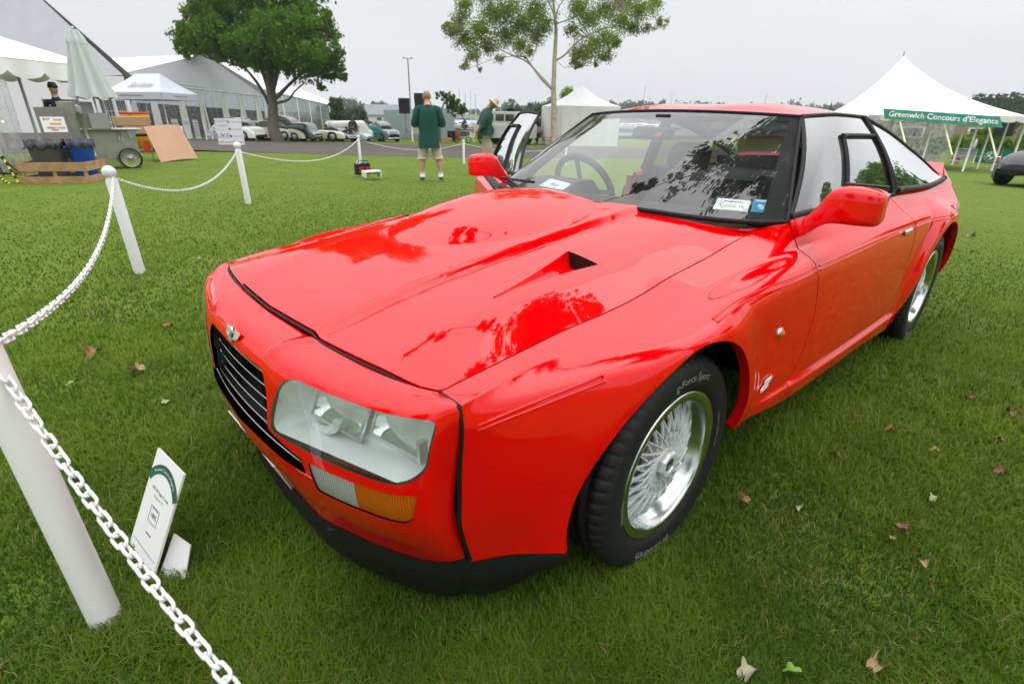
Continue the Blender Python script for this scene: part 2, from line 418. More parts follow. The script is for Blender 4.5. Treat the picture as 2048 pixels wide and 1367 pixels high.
def t_at(y, z):
    lo, hi = 1.5, 5.0
    for _ in range(30):
        m = (lo+hi)/2
        if side(np.array([y]), np.array([m]))[0, 2] > z: lo = m
        else: hi = m
    return m
def arch_pts(yc, R, zc=.305, n=44, ry=None, dy=0):
    out = []
    for i in range(n+1):
        a = PI*1.06-(PI*1.12)*i/n; y = yc+dy+(ry or R)*math.cos(a); z = zc+R*math.sin(a)
        zb = side(np.array([y]), np.array([5.0]))[0, 2]
        if z < zb+.004: continue
        out.append((y, t_at(y, z)))
    return out
def y_ms(t): return herm([0, 1, 2, 3, 4, 5], [-.645, -.64, -.64, -.638, -.632, -.588], t)
def y_ds(t): return herm([0, 1, 2, 3, 4, 4.1, 5], [.80, .79, .765, .80, .72, .71, .70], t)
def y_dr(t): return herm([0, .5, 1, 2, 3, 4, 5], [1.96, 1.985, 2.01, 2.03, 2.035, 2.03, 2.03], t)
GAP = .0035
car = empty('sports_car', (0, 0, 0), 0, 'large glossy red coupe in the foreground with its far door open', 'car')
af = arch_pts(0, .400, ry=.368, dy=-.030); ar = arch_pts(2.61, .395)
wing_out = [(float(y_ms(t))+GAP, t) for t in np.linspace(0, 5, 26)]+[(af[0][0], 5.0)]+af+[(af[-1][0], 5.0)]+[(float(y_ds(t))-GAP, t) for t in np.linspace(5, 0, 26)]
quart_out = [(float(y_dr(t))+GAP, t) for t in np.linspace(0, 5, 26)]+[(ar[0][0], 5.0)]+ar+[(ar[-1][0], 5.0)]+[(3.38, t) for t in np.linspace(5, 0, 20)]
door_out = [(float(y_ds(t))+GAP, t) for t in np.linspace(0, 4.08, 24)]+[(float(y_dr(t))-GAP, t) for t in np.linspace(4.08, 0, 24)]
sill_out = [(float(y_ds(t))+GAP, t) for t in np.linspace(4.11, 5, 8)]+[(float(y_dr(t))-GAP, t) for t in np.linspace(5, 4.11, 8)]
for sgn in (1, -1):
    w = panel('front_wing', side, wing_out, [], .02, .11, M_red, car, lip=.03, mirror=sgn)
    panel('rear_quarter_panel', side, quart_out, [], .025, .12, M_red, car, lip=.03, mirror=sgn)
    panel('sill', side, sill_out, [], .03, .1, M_red, car, lip=.02, mirror=sgn)
doorL = panel('door', side, door_out, [], .02, .11, M_red, car, lip=.03, mirror=1)
doorL['label'] = 'closed red door on the near side'
# hinge frame of the open right door
hinge = bpy.data.objects.new('hinge', None)
DOOR_ANG = math.radians(55); HP = Vector((-.86, .80, 0))
def open_door(o):
    """swing a mesh (in car coordinates) about the front hinge of the right door"""
    R = Matrix.Translation(HP) @ Matrix.Rotation(DOOR_ANG, 4, 'Z') @ Matrix.Translation(-HP)
    o.matrix_local = R; return o
doorR = panel('door', side, door_out, [], .025, .13, M_red, car, lip=.03, mirror=-1); open_door(doorR)
doorR['label'] = 'open red door on the far side'

# ---- nose mask
MC = [(0, [(0, -.748, .720), (0, -.815, .703), (0, -.85, .655), (0, -.868, .55), (0, -.868, .40), (0, -.800, .215)]),
 (.23, [(.24, -.735, .716), (.235, -.802, .699), (.23, -.840, .655), (.23, -.856, .55), (.235, -.854, .40), (.24, -.79, .215)]),
 (.40, [(.41, -.716, .711), (.405, -.774, .699), (.40, -.813, .657), (.40, -.828, .55), (.40, -.824, .40), (.40, -.745, .215)]),
 (.54, [(.54, -.692, .707), (.54, -.738, .699), (.54, -.777, .66), (.54, -.79, .55), (.535, -.784, .40), (.51, -.70, .215)]),
 (.64, [(.605, -.671, .704), (.625, -.705, .699), (.638, -.735, .66), (.638, -.747, .55), (.63, -.74, .40), (.595, -.65, .216)]),
 (.70, [(.635, -.655, .702), (.675, -.67, .697), (.688, -.686, .655), (.680, -.694, .55), (.665, -.688, .40), (.63, -.612, .218)]),
 (.75, [(.648, -.646, .70), (.704, -.642, .690), (.703, -.642, .63), (.684, -.64, .53), (.664, -.634, .40), (.64, -.590, .22)])]
def mask(s, v):
    s = np.asarray(s, float); v = np.asarray(v, float); a = np.abs(s); st = [c[0] for c in MC]
    comp = [across([herm(st, [c[1][j][k] for c in MC], a) for j in range(6)], v) for k in range(3)]
    comp[0] = comp[0]*np.sign(s+1e-12)
    # a soft crease running forward from the bonnet line
    cr = .007*np.exp(-((a-.245+.03*v)/.02)**2)*(1-sst(1.0, 1.9, v))*sst(-.2, .1, v)
    comp[2] = comp[2]+cr
    return np.stack(comp, -1)
def mpoly(pts, r, g=(.4, 3)):
    out = []
    for p in rounded(pts, r):
        g = invert(mask, p, (0, 2), g); out.append(g)
    return out
HL = [(.300, .671), (.690, .672), (.676, .552), (.645, .520), (.222, .503)]
TL = [(.385, .480), (.665, .497), (.648, .418), (.392, .400)]
GR = [(-.205, .650), (.205, .650), (.232, .60), (.212, .50), (.36, .478), (.368, .437), (-.368, .437), (-.36, .478), (-.212, .50), (-.232, .60)]
hlp = mpoly(HL, [.06, .022, .02, .03, .035], (.3, 2.2)); tlp = mpoly(TL, [.008, .012, .02, .01], (.4, 3.5)); grp = mpoly(GR, [.02, .02, .03, .02, .008, .01, .01, .008, .02, .03], (0.01, 2.2))
mir = lambda P: [(-a, b) for a, b in P[::-1]]
mo = [(s, 0.0) for s in np.linspace(-.75, .75, 61)]+[(.75, v) for v in np.linspace(0, 5, 24)[1:]]+[(s, 5.0) for s in np.linspace(.75, -.75, 61)[1:]]+[(-.75, v) for v in np.linspace(5, 0, 24)[1:-1]]
nose = panel('nose_panel', mask, mo, [hlp, mir(hlp), tlp, mir(tlp), grp], .012, .11, M_red, car, lip=.012, up=(0, -1, .4), hole_lip=.012)
def moff(off): 
    def f(s, v):
        P = mask(s, v); e = 1e-3
        n = np.cross(mask(s+e, v)-mask(s-e, v), mask(s, v+e)-mask(s, v-e)); n /= np.maximum(np.linalg.norm(n, axis=1, keepdims=True), 1e-12)
        n *= np.sign((n@np.array([0, -1, .2])))[:, None]; return P+n*off
    return f
def shrink(P, k):
    c = np.mean(P, 0); return [tuple(c+(np.array(p)-c)*k) for p in P]
M_lens = glassmat('headlight_glass', (.93, .96, .95), 1.5, dust=.06, boost=1.5)
M_hlbox = pmat('headlight_housing', (.86, .90, .90), .35)
M_lamp = pmat('lamp_reflector', (.8, .82, .82), .12, metal=.9)
M_amber = pmat('amber_lens', (.90, .17, .003), .15, coat=.8, spec=.8)
M_clear = pmat('ribbed_clear_lens', (.62, .66, .64), .12, coat=.8)
def wavy(mat, sc_, axis='X', s=.6):
    t = mat.node_tree; b = t.nodes['Principled BSDF']; c = t.nodes.new('ShaderNodeTexCoord'); w = t.nodes.new('ShaderNodeTexWave')
    w.bands_direction = axis; w.inputs['Scale'].default_value = sc_; bp = t.nodes.new('ShaderNodeBump'); bp.inputs['Strength'].default_value = s; bp.inputs['Distance'].default_value = .01
    t.links.new(c.outputs['Object'], w.inputs['Vector']); t.links.new(w.outputs['Fac'], bp.inputs['Height']); t.links.new(bp.outputs[0], b.inputs['Normal'])
    r = t.nodes.new('ShaderNodeMix'); r.data_type = 'RGBA'; col = tuple(b.inputs['Base Color'].default_value)
    r.inputs[6].default_value = tuple(k*.62 for k in col[:3])+(1,); r.inputs[7].default_value = col
    t.links.new(w.outputs['Fac'], r.inputs[0]); t.links.new(r.outputs[2], b.inputs['Base Color'])
wavy(M_clear, 42, 'X'); wavy(M_amber, 60, 'X')
def tray(name, P, depth, mat, parent, flip=1):
    """housing behind an opening: rim to a set-back floor"""
    rim = moff(-.009)(np.array([p[0] for p in P]), np.array([p[1] for p in P])); c = rim.mean(0)
    back = (rim-c)*.93+c+np.array([0, depth, 0]); n = len(P)
    vs = rim.tolist()+back.tolist(); fs = [(i, (i+1) % n, n+(i+1) % n, n+i) for i in range(n)]+[tuple(range(n, 2*n))]
    return MB().add(vs, fs, False).build(name, mat, parent)
for sgn in (1, -1):
    P = hlp if sgn > 0 else mir(hlp)
    hl = empty('headlight', (0, 0, 0), parent=car)
    tray('housing', P, .075, M_hlbox, hl)
    panel('glass_cover', moff(.001), shrink(P, .995), [], .015, .12, M_lens, hl, lip=0, up=(0, -1, .3))
    # two rectangular lamps leaning back in the housing, brackets and a curved trim strip
    for k, (x0, x1, y0) in enumerate(((.30, .46, -.735), (.47, .655, -.67))):
        mb = MB(); yy = y0
        prof = [(-.5, -.5), (.5, -.5), (.5, .5), (-.5, .5)]
        cx, cz = (x0+x1)/2*sgn, .592; wx, wz = (x1-x0), .115
        m = Matrix.Translation((cx, yy, cz)) @ Matrix.Rotation(math.radians(-24), 4, 'X') @ Matrix.Rotation(sgn*.32, 4, 'Z')
        def bowl(u, v):
            a = (u-.5)*wx; b = (v-.5)*wz; d = .05*(1-(2*u-1)**2)*(1-(2*v-1)**2)
            return m @ Vector((a, d, b))
        mb.grid(bowl, 10, 8); r_ = mb.build('lamp_reflector', M_lamp, hl)
        g = MB().grid(lambda u, v: m @ Vector(((u-.5)*wx, -.004-.008*(1-(2*u-1)**2), (v-.5)*wz)), 8, 4).build('lamp_glass', M_lens, hl)
        fr_ = MB(); q = [m @ Vector((sx_*wx/2, 0, sz*wz/2)) for sx_, sz in ((-1, -1), (1, -1), (1, 1), (-1, 1), (-1, -1))]
        for a_, b_ in zip(q[:-1], q[1:]): fr_.tube([a_, b_], .004, 6)
        fr_.build('lamp_bezel', M_silver, hl)
    tb = MB(); tb.tube([(sgn*(.30+.10*math.sin(a)), -.775+.01*a, .515+.055*(1-math.cos(a))) for a in np.linspace(0, 1.5, 10)], .011, 8).build('trim_strip', M_hlbox, hl)
    MB().box((sgn*.655, -.70, .59), (.012, .02, .05), 0).build('bracket', M_silver, hl)
    MB().box((sgn*.262, -.83, .60), (.014, .015, .03), 0).build('bracket', M_silver, hl)
    # parking and turn lamps
    sgnP = tlp if sgn > 0 else mir(tlp); ta = sorted(p[0] for p in tlp); smid = .526
    f = moff(-.004)
    inner = [(a, b) for a, b in tlp if a <= smid+.01]; top = max(p[1] for p in tlp)
    def clip(P, k, keep_less):
        out = []
        for i in range(len(P)):
            a, b = P[i], P[(i+1) % len(P)]; ia = (a[0] < k) == keep_less; ib = (b[0] < k) == keep_less
            if ia: out.append(a)
            if ia != ib: t = (k-a[0])/(b[0]-a[0]); out.append((k, a[1]+t*(b[1]-a[1])))
        return out
    for less, nm, mt in ((True, 'parking_light', M_clear), (False, 'turn_signal', M_amber)):
        q = shrink(clip(tlp, smid, less), .998)
        panel(nm, f, q, [], .012, .1, mt, car, lip=.01, mirror=sgn, up=(0, -1, 0))
    tray('lamp_recess', sgnP, .04, M_red, car)
# grille: recess box and thin slats
tray('grille_recess', grp, .10, pmat('grille_black', (.004, .004, .004), .8), car)
M_slat = pmat('grille_slat', (.55, .56, .56), .25, metal=1)
grille = empty('grille', parent=car)
for k in range(6):
    z = .622-k*.034; hw = .21 if z > .6 else (.222 if z > .5 else .35)
    y = lambda x: -.835+.20*x*x-.0-.004*k
    MB().tube([(x, y(x), z) for x in np.linspace(-hw, hw, 17)], .0020, 6).build('slat', M_slat, grille)
for x in (-.11, .11):
    MB().box((x, -.825, .55), (.003, .01, .16)).build('rib', M_black, grille)
# winged badge on the nose
bd = [(-.048, .012), (-.02, .014), (-.012, .008), (.012, .008), (.02, .014), (.048, .012), (.040, -.004), (.026, -.010), (.016, -.010), (.010, -.018), (-.010, -.018), (-.016, -.010), (-.026, -.010), (-.040, -.004)]
Mb = frame((0, -.842, .677), (1, 0, 0), (0, .55, 1))
MB().prism([(a*1.05, b*1.05) for a, b in bd], 0, .004, Mb).build('badge', M_chrome, car)
MB().box((0, 0, 0), (.016, .012, .002)).build('badge_centre', pmat('badge_green', (.02, .12, .05), .3), car).matrix_local = Mb @ Matrix.Translation((0, -.002, .0055))
# front apron (black spoiler)
AP = [(-.2, 0)]
_S = [mask(np.array([q]), np.array([5.0]))[0] for q in np.linspace(0, .75, 14)]+[side(np.array([q]), np.array([5.0]))[0] for q in np.linspace(-.575, -.385, 9)]
NSP = len(_S)-1; spt = []; spb = []
for i_, q in enumerate(_S):
    f_ = i_/NSP; t_ = np.array(_S[min(i_+1, NSP)])-np.array(_S[max(i_-1, 0)]); n_ = np.array([t_[1], -t_[0], 0]); n_ /= np.linalg.norm(n_)
    spt.append(tuple(np.array(q)+n_*.001+np.array([0, 0, .002]))); hgt = .155-.085*float(sst(.72, 1.0, f_)); spb.append(tuple(np.array(q)-n_*.035+np.array([0, 0, -hgt])))
def sp(u, v):
    s_ = (u*2-1); a = abs(s_)*NSP; i = min(NSP-1, int(a)); f = a-i; sg = 1 if s_ >= 0 else -1
    T = [spt[i][k]*(1-f)+spt[i+1][k]*f for k in range(3)]; B = [spb[i][k]*(1-f)+spb[i+1][k]*f for k in range(3)]
    p = [T[k]*(1-v)+B[k]*v for k in range(3)]; bul = .016*math.sin(PI*v)
    return (sg*(p[0]+bul*.5*min(1, a/NSP)), p[1]-bul, p[2]-.003)
mbs = MB().grid(sp, NSP*4, 8); mbs.grid(lambda u, v: (sp(u, 1)[0]*(1-.25*v), sp(u, 1)[1]*(1-.25*v), sp(u, 1)[2]+.0), 72, 2)
mbs.build('front_spoiler', M_blackpl, car)
MB().lathe([(.019, -.005), (.024, 0), (.019, .005), (.014, 0), (.019, -.005)], 16, (.30, -.765, .20), Matrix.Rotation(.4, 3, 'X')).build('tow_hook', M_blackpl, car)
pl = MB().box((-.10, -.818, .262), (.40, .004, .10), 0, Matrix.Rotation(math.radians(20), 3, 'X')).build('number_plate', M_paper, car)
for x in (-.26, -.2, -.13, -.06, 0, .06): MB().box((x, -.821, .262), (.02, .004, .07), 0, Matrix.Rotation(math.radians(20), 3, 'X')).build('plate_edge', M_ink, pl)

# ---- bonnet
def x_sh(y):
    y = np.asarray(y, float); return side(np.atleast_1d(y), np.zeros(y.size))[:, 0].reshape(y.shape)-.0015
def y_fr(x): return herm([0, .24, .42, .57, .62, .648], [-.745, -.732, -.712, -.682, -.664, -.642], np.abs(x))
def y_cw(x): return herm([0, .28, .50, .62, .69, .73], [.385, .455, .54, .64, .73, .80], np.abs(x))
BT = {'y': [-.75, -.4, 0, .4, .8]}
def bonnet(x, y):
    x = np.asarray(x, float); y = np.asarray(y, float); a = np.abs(x)
    z0 = herm([-.75, -.4, 0, .4, .8], [.721, .798, .850, .893, .930], y)      # centre
    z1 = herm([-.75, -.4, 0, .4, .8], [.716, .792, .846, .893, .930], y)      # at x .29 outside the crease
    z2 = herm([-.75, -.4, 0, .4, .8], [.708, .772, .822, .866, .910], y)      # x .5
    z3 = side(y, np.zeros_like(y))[:, 2]   # at shut line
    xs_ = x_sh(y)
    t = np.where(a < .29, a/.29, np.where(a < .5, 1+(a-.29)/.21, 2+(a-.5)/(xs_-.5)))
    z = across([z0, z1, z2, z3], t)
    xc = .268+.06*(y+.73)/1.2                       # raised centre: a sharp ramp along the crease
    z = z+.021*(1-sst(xc-.014, xc+.010, a))*sst(-.9, -.6, y)
    # power bulge, a little to the right of the middle, sharp on one side
    r = np.hypot((x+.045)/.32, (y-.10)/np.where(y < .10, .40, .42)); h = .062*np.where(r < 1, (1-np.minimum(r, 1)**2.4)**1.25, 0)
    z = z+h
    # crisp edge of the bulge on the far front quarter
    r2 = np.exp(-((r-.93)/.035)**2)*sst(.10, .35, -(x+.04))*(1-sst(.15, .35, y))*.006
    z = z+r2
    return np.stack([x, y, z], -1)
NB = 41
bo = [(x, float(y_fr(np.array(x)))+.005) for x in np.linspace(-.640, .640, NB)]
bo += [(float(x_sh(np.array(y)))-.003, y) for y in np.linspace(-.635, .795, 40)]
bo += [(x, float(y_cw(np.array(x)))) for x in np.linspace(.70, -.70, NB)]
bo += [(-float(x_sh(np.array(y)))+.003, y) for y in np.linspace(.795, -.635, 40)]
def duct_w(u): return .003+.056*np.clip(u, 0, 1)**1.5
DY0, DY1 = -.345, .012
def duct_edge(sg, side_, u):      # side_ +1 outer, -1 inner
    u = np.asarray(u, float); xc = sg*(.462-.010*u); return xc+sg*side_*duct_w(u), DY0+(DY1-DY0)*u+(-side_*.0+.0)*u
def duct_poly(sg):
    U = np.linspace(0, 1, 22); xo, yo = duct_edge(sg, 1, U); xi, yi = duct_edge(sg, -1, U)
    return list(zip(xo, yo))+list(zip(xi[::-1], yi[::-1]))
bon = panel('bonnet', bonnet, bo, [duct_poly(1), duct_poly(-1)], .0085, .0095, M_red, car, lip=.02, up=(0, 0, 1), hole_lip=.003)
for sg in (1, -1):
    def floor(a, b):
        xo, yo = duct_edge(sg, 1, b); xi, yi = duct_edge(sg, -1, b); x = xi+(xo-xi)*a; y = float(yo)
        z0 = bonnet(np.array([float(xi), float(xo)]), np.array([y, y]))[:, 2]; zt = z0[0]*(1-a)+z0[1]*a
        # steep wall on the inner side, gentle on the outer
        d = .046*float(b)**1.15*(min(1, a/.10) if a < .5 else 1-sst(.35, 1.0, a)*.93)
        return (float(x), y, float(zt)-.003*(1-float(sst(0, .1, b)))-d-.0005)
    mb = MB().grid(floor, 20, 40); ins = mb.build('air_duct', M_red, car)
    n = 10; U = [i/n for i in range(n+1)]
    top = [floor(u, 1.0) for u in U]; xo, yo = duct_edge(sg, 1, 1.0); xi, yi = duct_edge(sg, -1, 1.0)
    rim = [(float(xi+(xo-xi)*u), float(yo)+.0005, float(bonnet(np.array([float(xi+(xo-xi)*u)]), np.array([float(yo)]))[0, 2])-.0015) for u in U]
    MB().add([(p[0], p[1]+.0005, p[2]) for p in top]+rim, [(i, i+1, n+1+i+1, n+1+i) for i in range(n)]).build('duct_mouth', M_black, car)
# dark gutters below the shut lines
def strip(name, F, ts, w, mat, parent, depth=.012):
    pts = [Vector(F(t)) for t in ts]; MB().tube(pts, w, 6).build(name, mat, parent)
strip('bonnet_seal', lambda x: (x, float(y_fr(np.array(x))), float(bonnet(np.array([x]), np.array([float(y_fr(np.array(x)))+.004]))[0, 2])-.008), np.linspace(-.645, .645, 60), .004, M_black, car)
for sg in (1, -1):
    strip('wing_seal', lambda y: (sg*float(x_sh(np.array(y))), y, float(side(np.array([y]), np.array([0.0]))[0, 2])-.010), np.linspace(-.64, .79, 40), .005, M_black, car)
    strip('nose_seal', lambda t: (side(np.array([float(y_ms(t))]), np.array([t]))[0]+np.array([-.003, 0, -.003 if t < 1 else 0]))*np.array([sg, 1, 1]), np.linspace(0, 5, 40), .0052, M_black, car)
    for nm, F in (('door_seal', y_ds), ('door_seal', y_dr)):
        strip(nm, lambda t: (side(np.array([float(F(t))]), np.array([t]))[0]+np.array([-.008, 0, -.004]))*np.array([sg, 1, 1]), np.linspace(0, 4.1, 26), .006, M_black, car)

# ---- cabin glass and roof
def ws_b(u):   # windscreen base, u -1..1
    x = .716*u; return np.array([x, float(herm([0, .28, .50, .62, .69, .716], [.385, .455, .54, .64, .73, .80], np.array(abs(x)))), float(herm([0, .3, .5, .65, .716], [.918, .912, .900, .888, .884], np.array(abs(x))))])
def ws_t(u):
    x = .533*u; return np.array([x, 1.10+.119*abs(u)**2.2, 1.238-.018*u*u])
def WS(u, v):
    B = ws_b(u); T = ws_t(u); p = B*(1-v)+T*v; n = np.array([.12*u, -.62, .75]); return p+n*.012*math.sin(PI*v)
def rail(y): return np.array([float(herm([1.219, 1.55, 1.95, 2.2], [.533, .552, .548, .535], np.array(y))), y, float(herm([1.219, 1.55, 1.95, 2.2], [1.221, 1.231, 1.223, 1.205], np.array(y)))])
M_ws = glassmat('windscreen_glass', (.80, .84, .84), 1.52, boost=1.25, dust=.02)
M_sg = glassmat('side_glass', (.55, .60, .60), 1.6, boost=2.6, dust=.02)
MB().grid(lambda a, b: WS(a*2-1, b), 40, 20).build('windscreen', M_ws, car)
def edge(name, F, ts, r, mat=M_black, parent=car, n=6): return MB().tube([Vector(F(t)) for t in ts], r, n).build(name, mat, parent)
edge('windscreen_surround', lambda v: WS(1, v), np.linspace(0, 1, 14), .0075); edge('windscreen_surround', lambda v: WS(-1, v), np.linspace(0, 1, 14), .0075)
edge('windscreen_surround', lambda u: WS(u, 1)+np.array([0, 0, .001]), np.linspace(-1, 1, 30), .0065); edge('windscreen_surround', lambda u: WS(u, 0)+np.array([0, -.004, -.004]), np.linspace(-1, 1, 30), .009)
# black ceramic band inside the screen edges (real painted border of the glass)
def band(u0, u1, v0, v1):
    return MB().grid(lambda a, b: WS(u0+(u1-u0)*a, v0+(v1-v0)*b)-np.array([0, -.62, .75])*.006, 24, 4)
band(.93, .99, .02, .98).build('screen_border', M_dark, car); band(-.99, .99, .004, .075).build('screen_border', M_dark, car); band(-.99, .99, .95, .995).build('screen_border', M_dark, car)
for sg in (1, -1):
    # A pillars inside
    MB().tube([Vector((WS(.985, v)-np.array([.02, -.03, .02]))*np.array([sg, 1, 1])) for v in np.linspace(0, 1, 10)], .022, 8).build('pillar', M_dark, car)
# roof
YR = 2.22
def roof(a, b):          # a: -1..1 across, b: 0..1 front to back
    a = np.asarray(a, float); b = np.asarray(b, float); out = []
    for u, v in zip(a, b):
        T = ws_t(u); yb = YR+.02*(1-u*u); y = T[1]*(1-v)+yb*v
        e = rail(1.219+(2.19-1.219)*v)
        x = u*e[0]; crown = 1.0-abs(u)**2.3
        zc = float(herm([0, .15, .5, .8, 1], [.020, .032, .046, .048, .036], np.array(v)))
        bub = .010*math.exp(-((abs(u)-.48)/.28)**2)*float(sst(0, .2, v))
        z = e[2]*(1-(1-v)*0)+(zc*crown)+bub*(1-abs(u)**6)
        if v == 0: z = max(z, T[2])
        z = z if v > .02 else T[2]*(1-v/.02)+z*v/.02
        out.append((x, y, z))
    return np.array(out)
ro = [(u, 0.0) for u in np.linspace(-1, 1, 41)]+[(1.0, v) for v in np.linspace(0, 1, 21)[1:]]+[(u, 1.0) for u in np.linspace(1, -1, 41)[1:]]+[(-1.0, v) for v in np.linspace(1, 0, 21)[1:-1]]
panel('roof', roof, ro, [], .04, .03, M_red, car, lip=.012, up=(0, 0, 1))
MB().grid(lambda a, b: tuple(roof([(a*2-1)*.995], [b*.985+.01])[0]-np.array([0, 0, .014])), 24, 16).build('headlining', pmat('grey_headlining', (.12, .12, .12), .9), car)
# rear hatch glass and quarter glass
Qy = [2.02, 2.35, 2.73, 3.10, 3.24]; Qx = [.545, .572, .603, .645, .70]; Qz = [1.217, 1.155, 1.067, .965, .893]
def Q(y): return np.array([float(herm(Qy, Qx, np.array(y))), y, float(herm(Qy, Qz, np.array(y)))])
def hatch(u, v):
    y = YR+(3.18-YR)*v; e = Q(y); c = .050*(1-v*.55)*(1-abs(u)**2.2); return np.array([u*e[0], y+.03*(1-u*u), e[2]+c])
MB().grid(lambda a, b: tuple(hatch(a*2-1, b)), 24, 16).build('rear_window', M_sg, car)
for u in (-1, 1): edge('rear_window_frame', lambda v: hatch(u*.985, v)+np.array([0, 0, .002]), np.linspace(0, 1, 14), .012, M_black)
edge('rear_window_frame', lambda u: hatch(u, 0), np.linspace(-1, 1, 14), .014); edge('rear_window_frame', lambda u: hatch(u, 1), np.linspace(-1, 1, 14), .014)
def belt(y, dz=0): 
    p = side(np.array([y]), np.array([0.0]))[0]; return p+np.array([-.004, 0, .004+dz])
def SG(a, b, sg=1):      # door glass: a 0..1 front to back, b 0 belt .. 1 rail
    yb = .815+(2.04-.815)*a; B = belt(yb)
    T = rail(1.219+(1.935-1.219)*a)
    if a < .0: pass
    p = B*(1-b)+T*b; p = p+np.array([.022, 0, .012])*math.sin(PI*b); return Vector((p[0]*sg, p[1], p[2]))
def QG(a, b, sg=1):
    yb = 2.06+(3.20-2.06)*a; B = belt(yb, .022*(1-a)); yt = 1.97+(3.235-1.97)*a; T = Q(yt) if yt > 2.02 else rail(yt)
    p = B*(1-b)+T*b; p = p+np.array([.016, 0, .008])*math.sin(PI*b)*(1-a); return Vector((p[0]*sg, p[1], p[2]))
def side_glazing(sg, swing):
    fx = open_door if swing else (lambda o: o)
    fx(MB().grid(lambda a, b: SG(a, b, sg), 16, 10).build('door_glass', M_sg, car))
    fr = [('door_frame', lambda t: SG(0, t, sg), .009), ('door_frame', lambda t: SG(t, 1, sg), .009), ('door_frame', lambda t: SG(1, t, sg), .011), ('door_frame', lambda t: SG(t, 0, sg)+Vector((0, 0, .004)), .012)]
    for nm, F, r in fr: fx(edge(nm, F, np.linspace(0, 1, 14), r))
    # drop window inside the fixed pane
    def W3(a, b): return SG(a, b, sg)+Vector((sg*.006, 0, 0))
    a0, a1, b1 = .40, .965, .74
    fx(edge('window_frame', lambda t: W3(a0+.02*t, t*b1), np.linspace(0, 1, 10), .010)); fx(edge('window_frame', lambda t: W3(a0+.02+(a1-a0-.02)*t, b1), np.linspace(0, 1, 10), .011)); fx(edge('window_frame', lambda t: W3(a1, b1*t), np.linspace(0, 1, 8), .009))
for sg in (1, -1):
    side_glazing(sg, sg < 0)
    MB().grid(lambda a, b: QG(a, b, sg), 18, 8).build('quarter_glass', M_sg, car)
    edge('quarter_glass_trim', lambda t: QG(t, 0, sg)+Vector((sg*.004, 0, .0)), np.linspace(0, 1, 14), .016, M_blackpl)
    edge('quarter_glass_trim', lambda t: QG(t, 1, sg), np.linspace(0, 1, 14), .009); edge('quarter_glass_trim', lambda t: QG(0, t, sg), np.linspace(0, 1, 8), .010)
# tail deck, spoiler lip, rear face
def deck(u, v):
    y = 3.20+.20*v+.03*(1-u*u); e = LN[0]
    x = u*(.735-.05*v); z = .905-.0*v+.052*v**1.4+.018*(1-u*u)-.02*abs(u)**4*(1-v)
    return (x, y, z)
mb = MB().grid(lambda a, b: deck(a*2-1, b), 24, 6)
mb.grid(lambda a, b: (lambda p: (p[0]*(1-.0*b), p[1]+.02*b-.0, p[2]-.03*b))(deck(a*2-1, 1)), 24, 1)
mb.build('tail_spoiler', M_red, car)
mb = MB().grid(lambda a, b: ((a*2-1)*(.69+.12*math.sin(PI*min(1, b*1.1)*.5)-.03*b), 3.40+.06*(1-(a*2-1)**2)-.0*b, .925-.65*b), 24, 8); mb.build('rear_panel', M_red, car)
for sg in (1, -1):
    MB().box((sg*.55, 3.475, .70), (.36, .02, .13), 0, bev=.008).build('tail_light', pmat('tail_red', (.5, .01, .01), .2, coat=1), car)

# ---- underbody and wheel housings (dark, closes the body)
mb = MB(); mb.box((0, 1.4, .24), (1.16, 3.8, .08)); mb.box((0, -.40, .42), (.86, .40, .25)); mb.box((0, -.52, .25), (.9, .2, .04)); mb.box((0, 2.95, .45), (1.2, .7, .3))
mb.build('underbody', M_dark, car)
for yc in (0, 2.61):
    for sg in (1, -1):
        MB().lathe([(.412, 0), (.412, -.28*sg), (.0, -.28*sg)], 24, (sg*.755, yc, .305), Matrix.Rotation(PI/2, 3, 'Y'), True, PI-1.85, PI+1.85).build('wheel_housing', M_dark, car)

# ---- wheels
M_rimf = pmat('rim_face', (.60, .63, .62), .22, metal=1)
M_spoke = pmat('silver_spokes', (.74, .76, .76), .3, metal=.25, coat=.5)
M_letter = pmat('tyre_letters', (.28, .28, .27), .7)
def tyre_mesh(w):
    # profile (radius, offset from the outer face), x outward
    prof = [(.222, -.018), (.232, .002), (.25, .006), (.285, .010), (.306, .004), (.318, -.008), (.325, -.022)]
    gro = [.045, .085, .13, .17]
    yy = -.024
    pr = list(prof)
    for g in gro: pr += [(.326, -(g-.006)), (.317, -(g-.004)), (.317, -(g+.004)), (.326, -(g+.006))]
    pr += [(.325, -(w-.022)), (.316, -(w-.006)), (.28, -w-.002), (.23, -(w-.02))]
    me = MB(); n = 96
    # shoulder blocks: cut sipes by lowering the radius on alternating narrow sectors
    vs = []; fs = []; k = len(pr)
    ang = []
    for i in range(60):
        a = 2*PI*i/60; ang += [(a, 0), (a+2*PI/60*.90, 0), (a+2*PI/60*.92, 1), (a+2*PI/60*.985, 1)]
    m_ = len(ang)
    for (a, s_) in ang:
        for j, (r, x) in enumerate(pr):
            aa = a; rr = r
            if r > .300:
                aa = a+.30*(abs(x)-.01) if x > -.1 else a+.30*(.19-abs(x))
                if s_ and (r > .316) and x > -.040: rr = r-.0009
                if s_ and x < -(w-.04) and r > .30: rr = r-.004
            vs.append((x, rr*math.cos(aa), rr*math.sin(aa)))
    for i in range(m_):
        i2 = (i+1) % m_
        for j in range(k-1): fs.append((i*k+j, i2*k+j, i2*k+j+1, i*k+j+1))
    me.add(vs, fs, True); mm = me.mesh('tyre', M_rubber); return mm
tyre_me = tyre_mesh(.215)
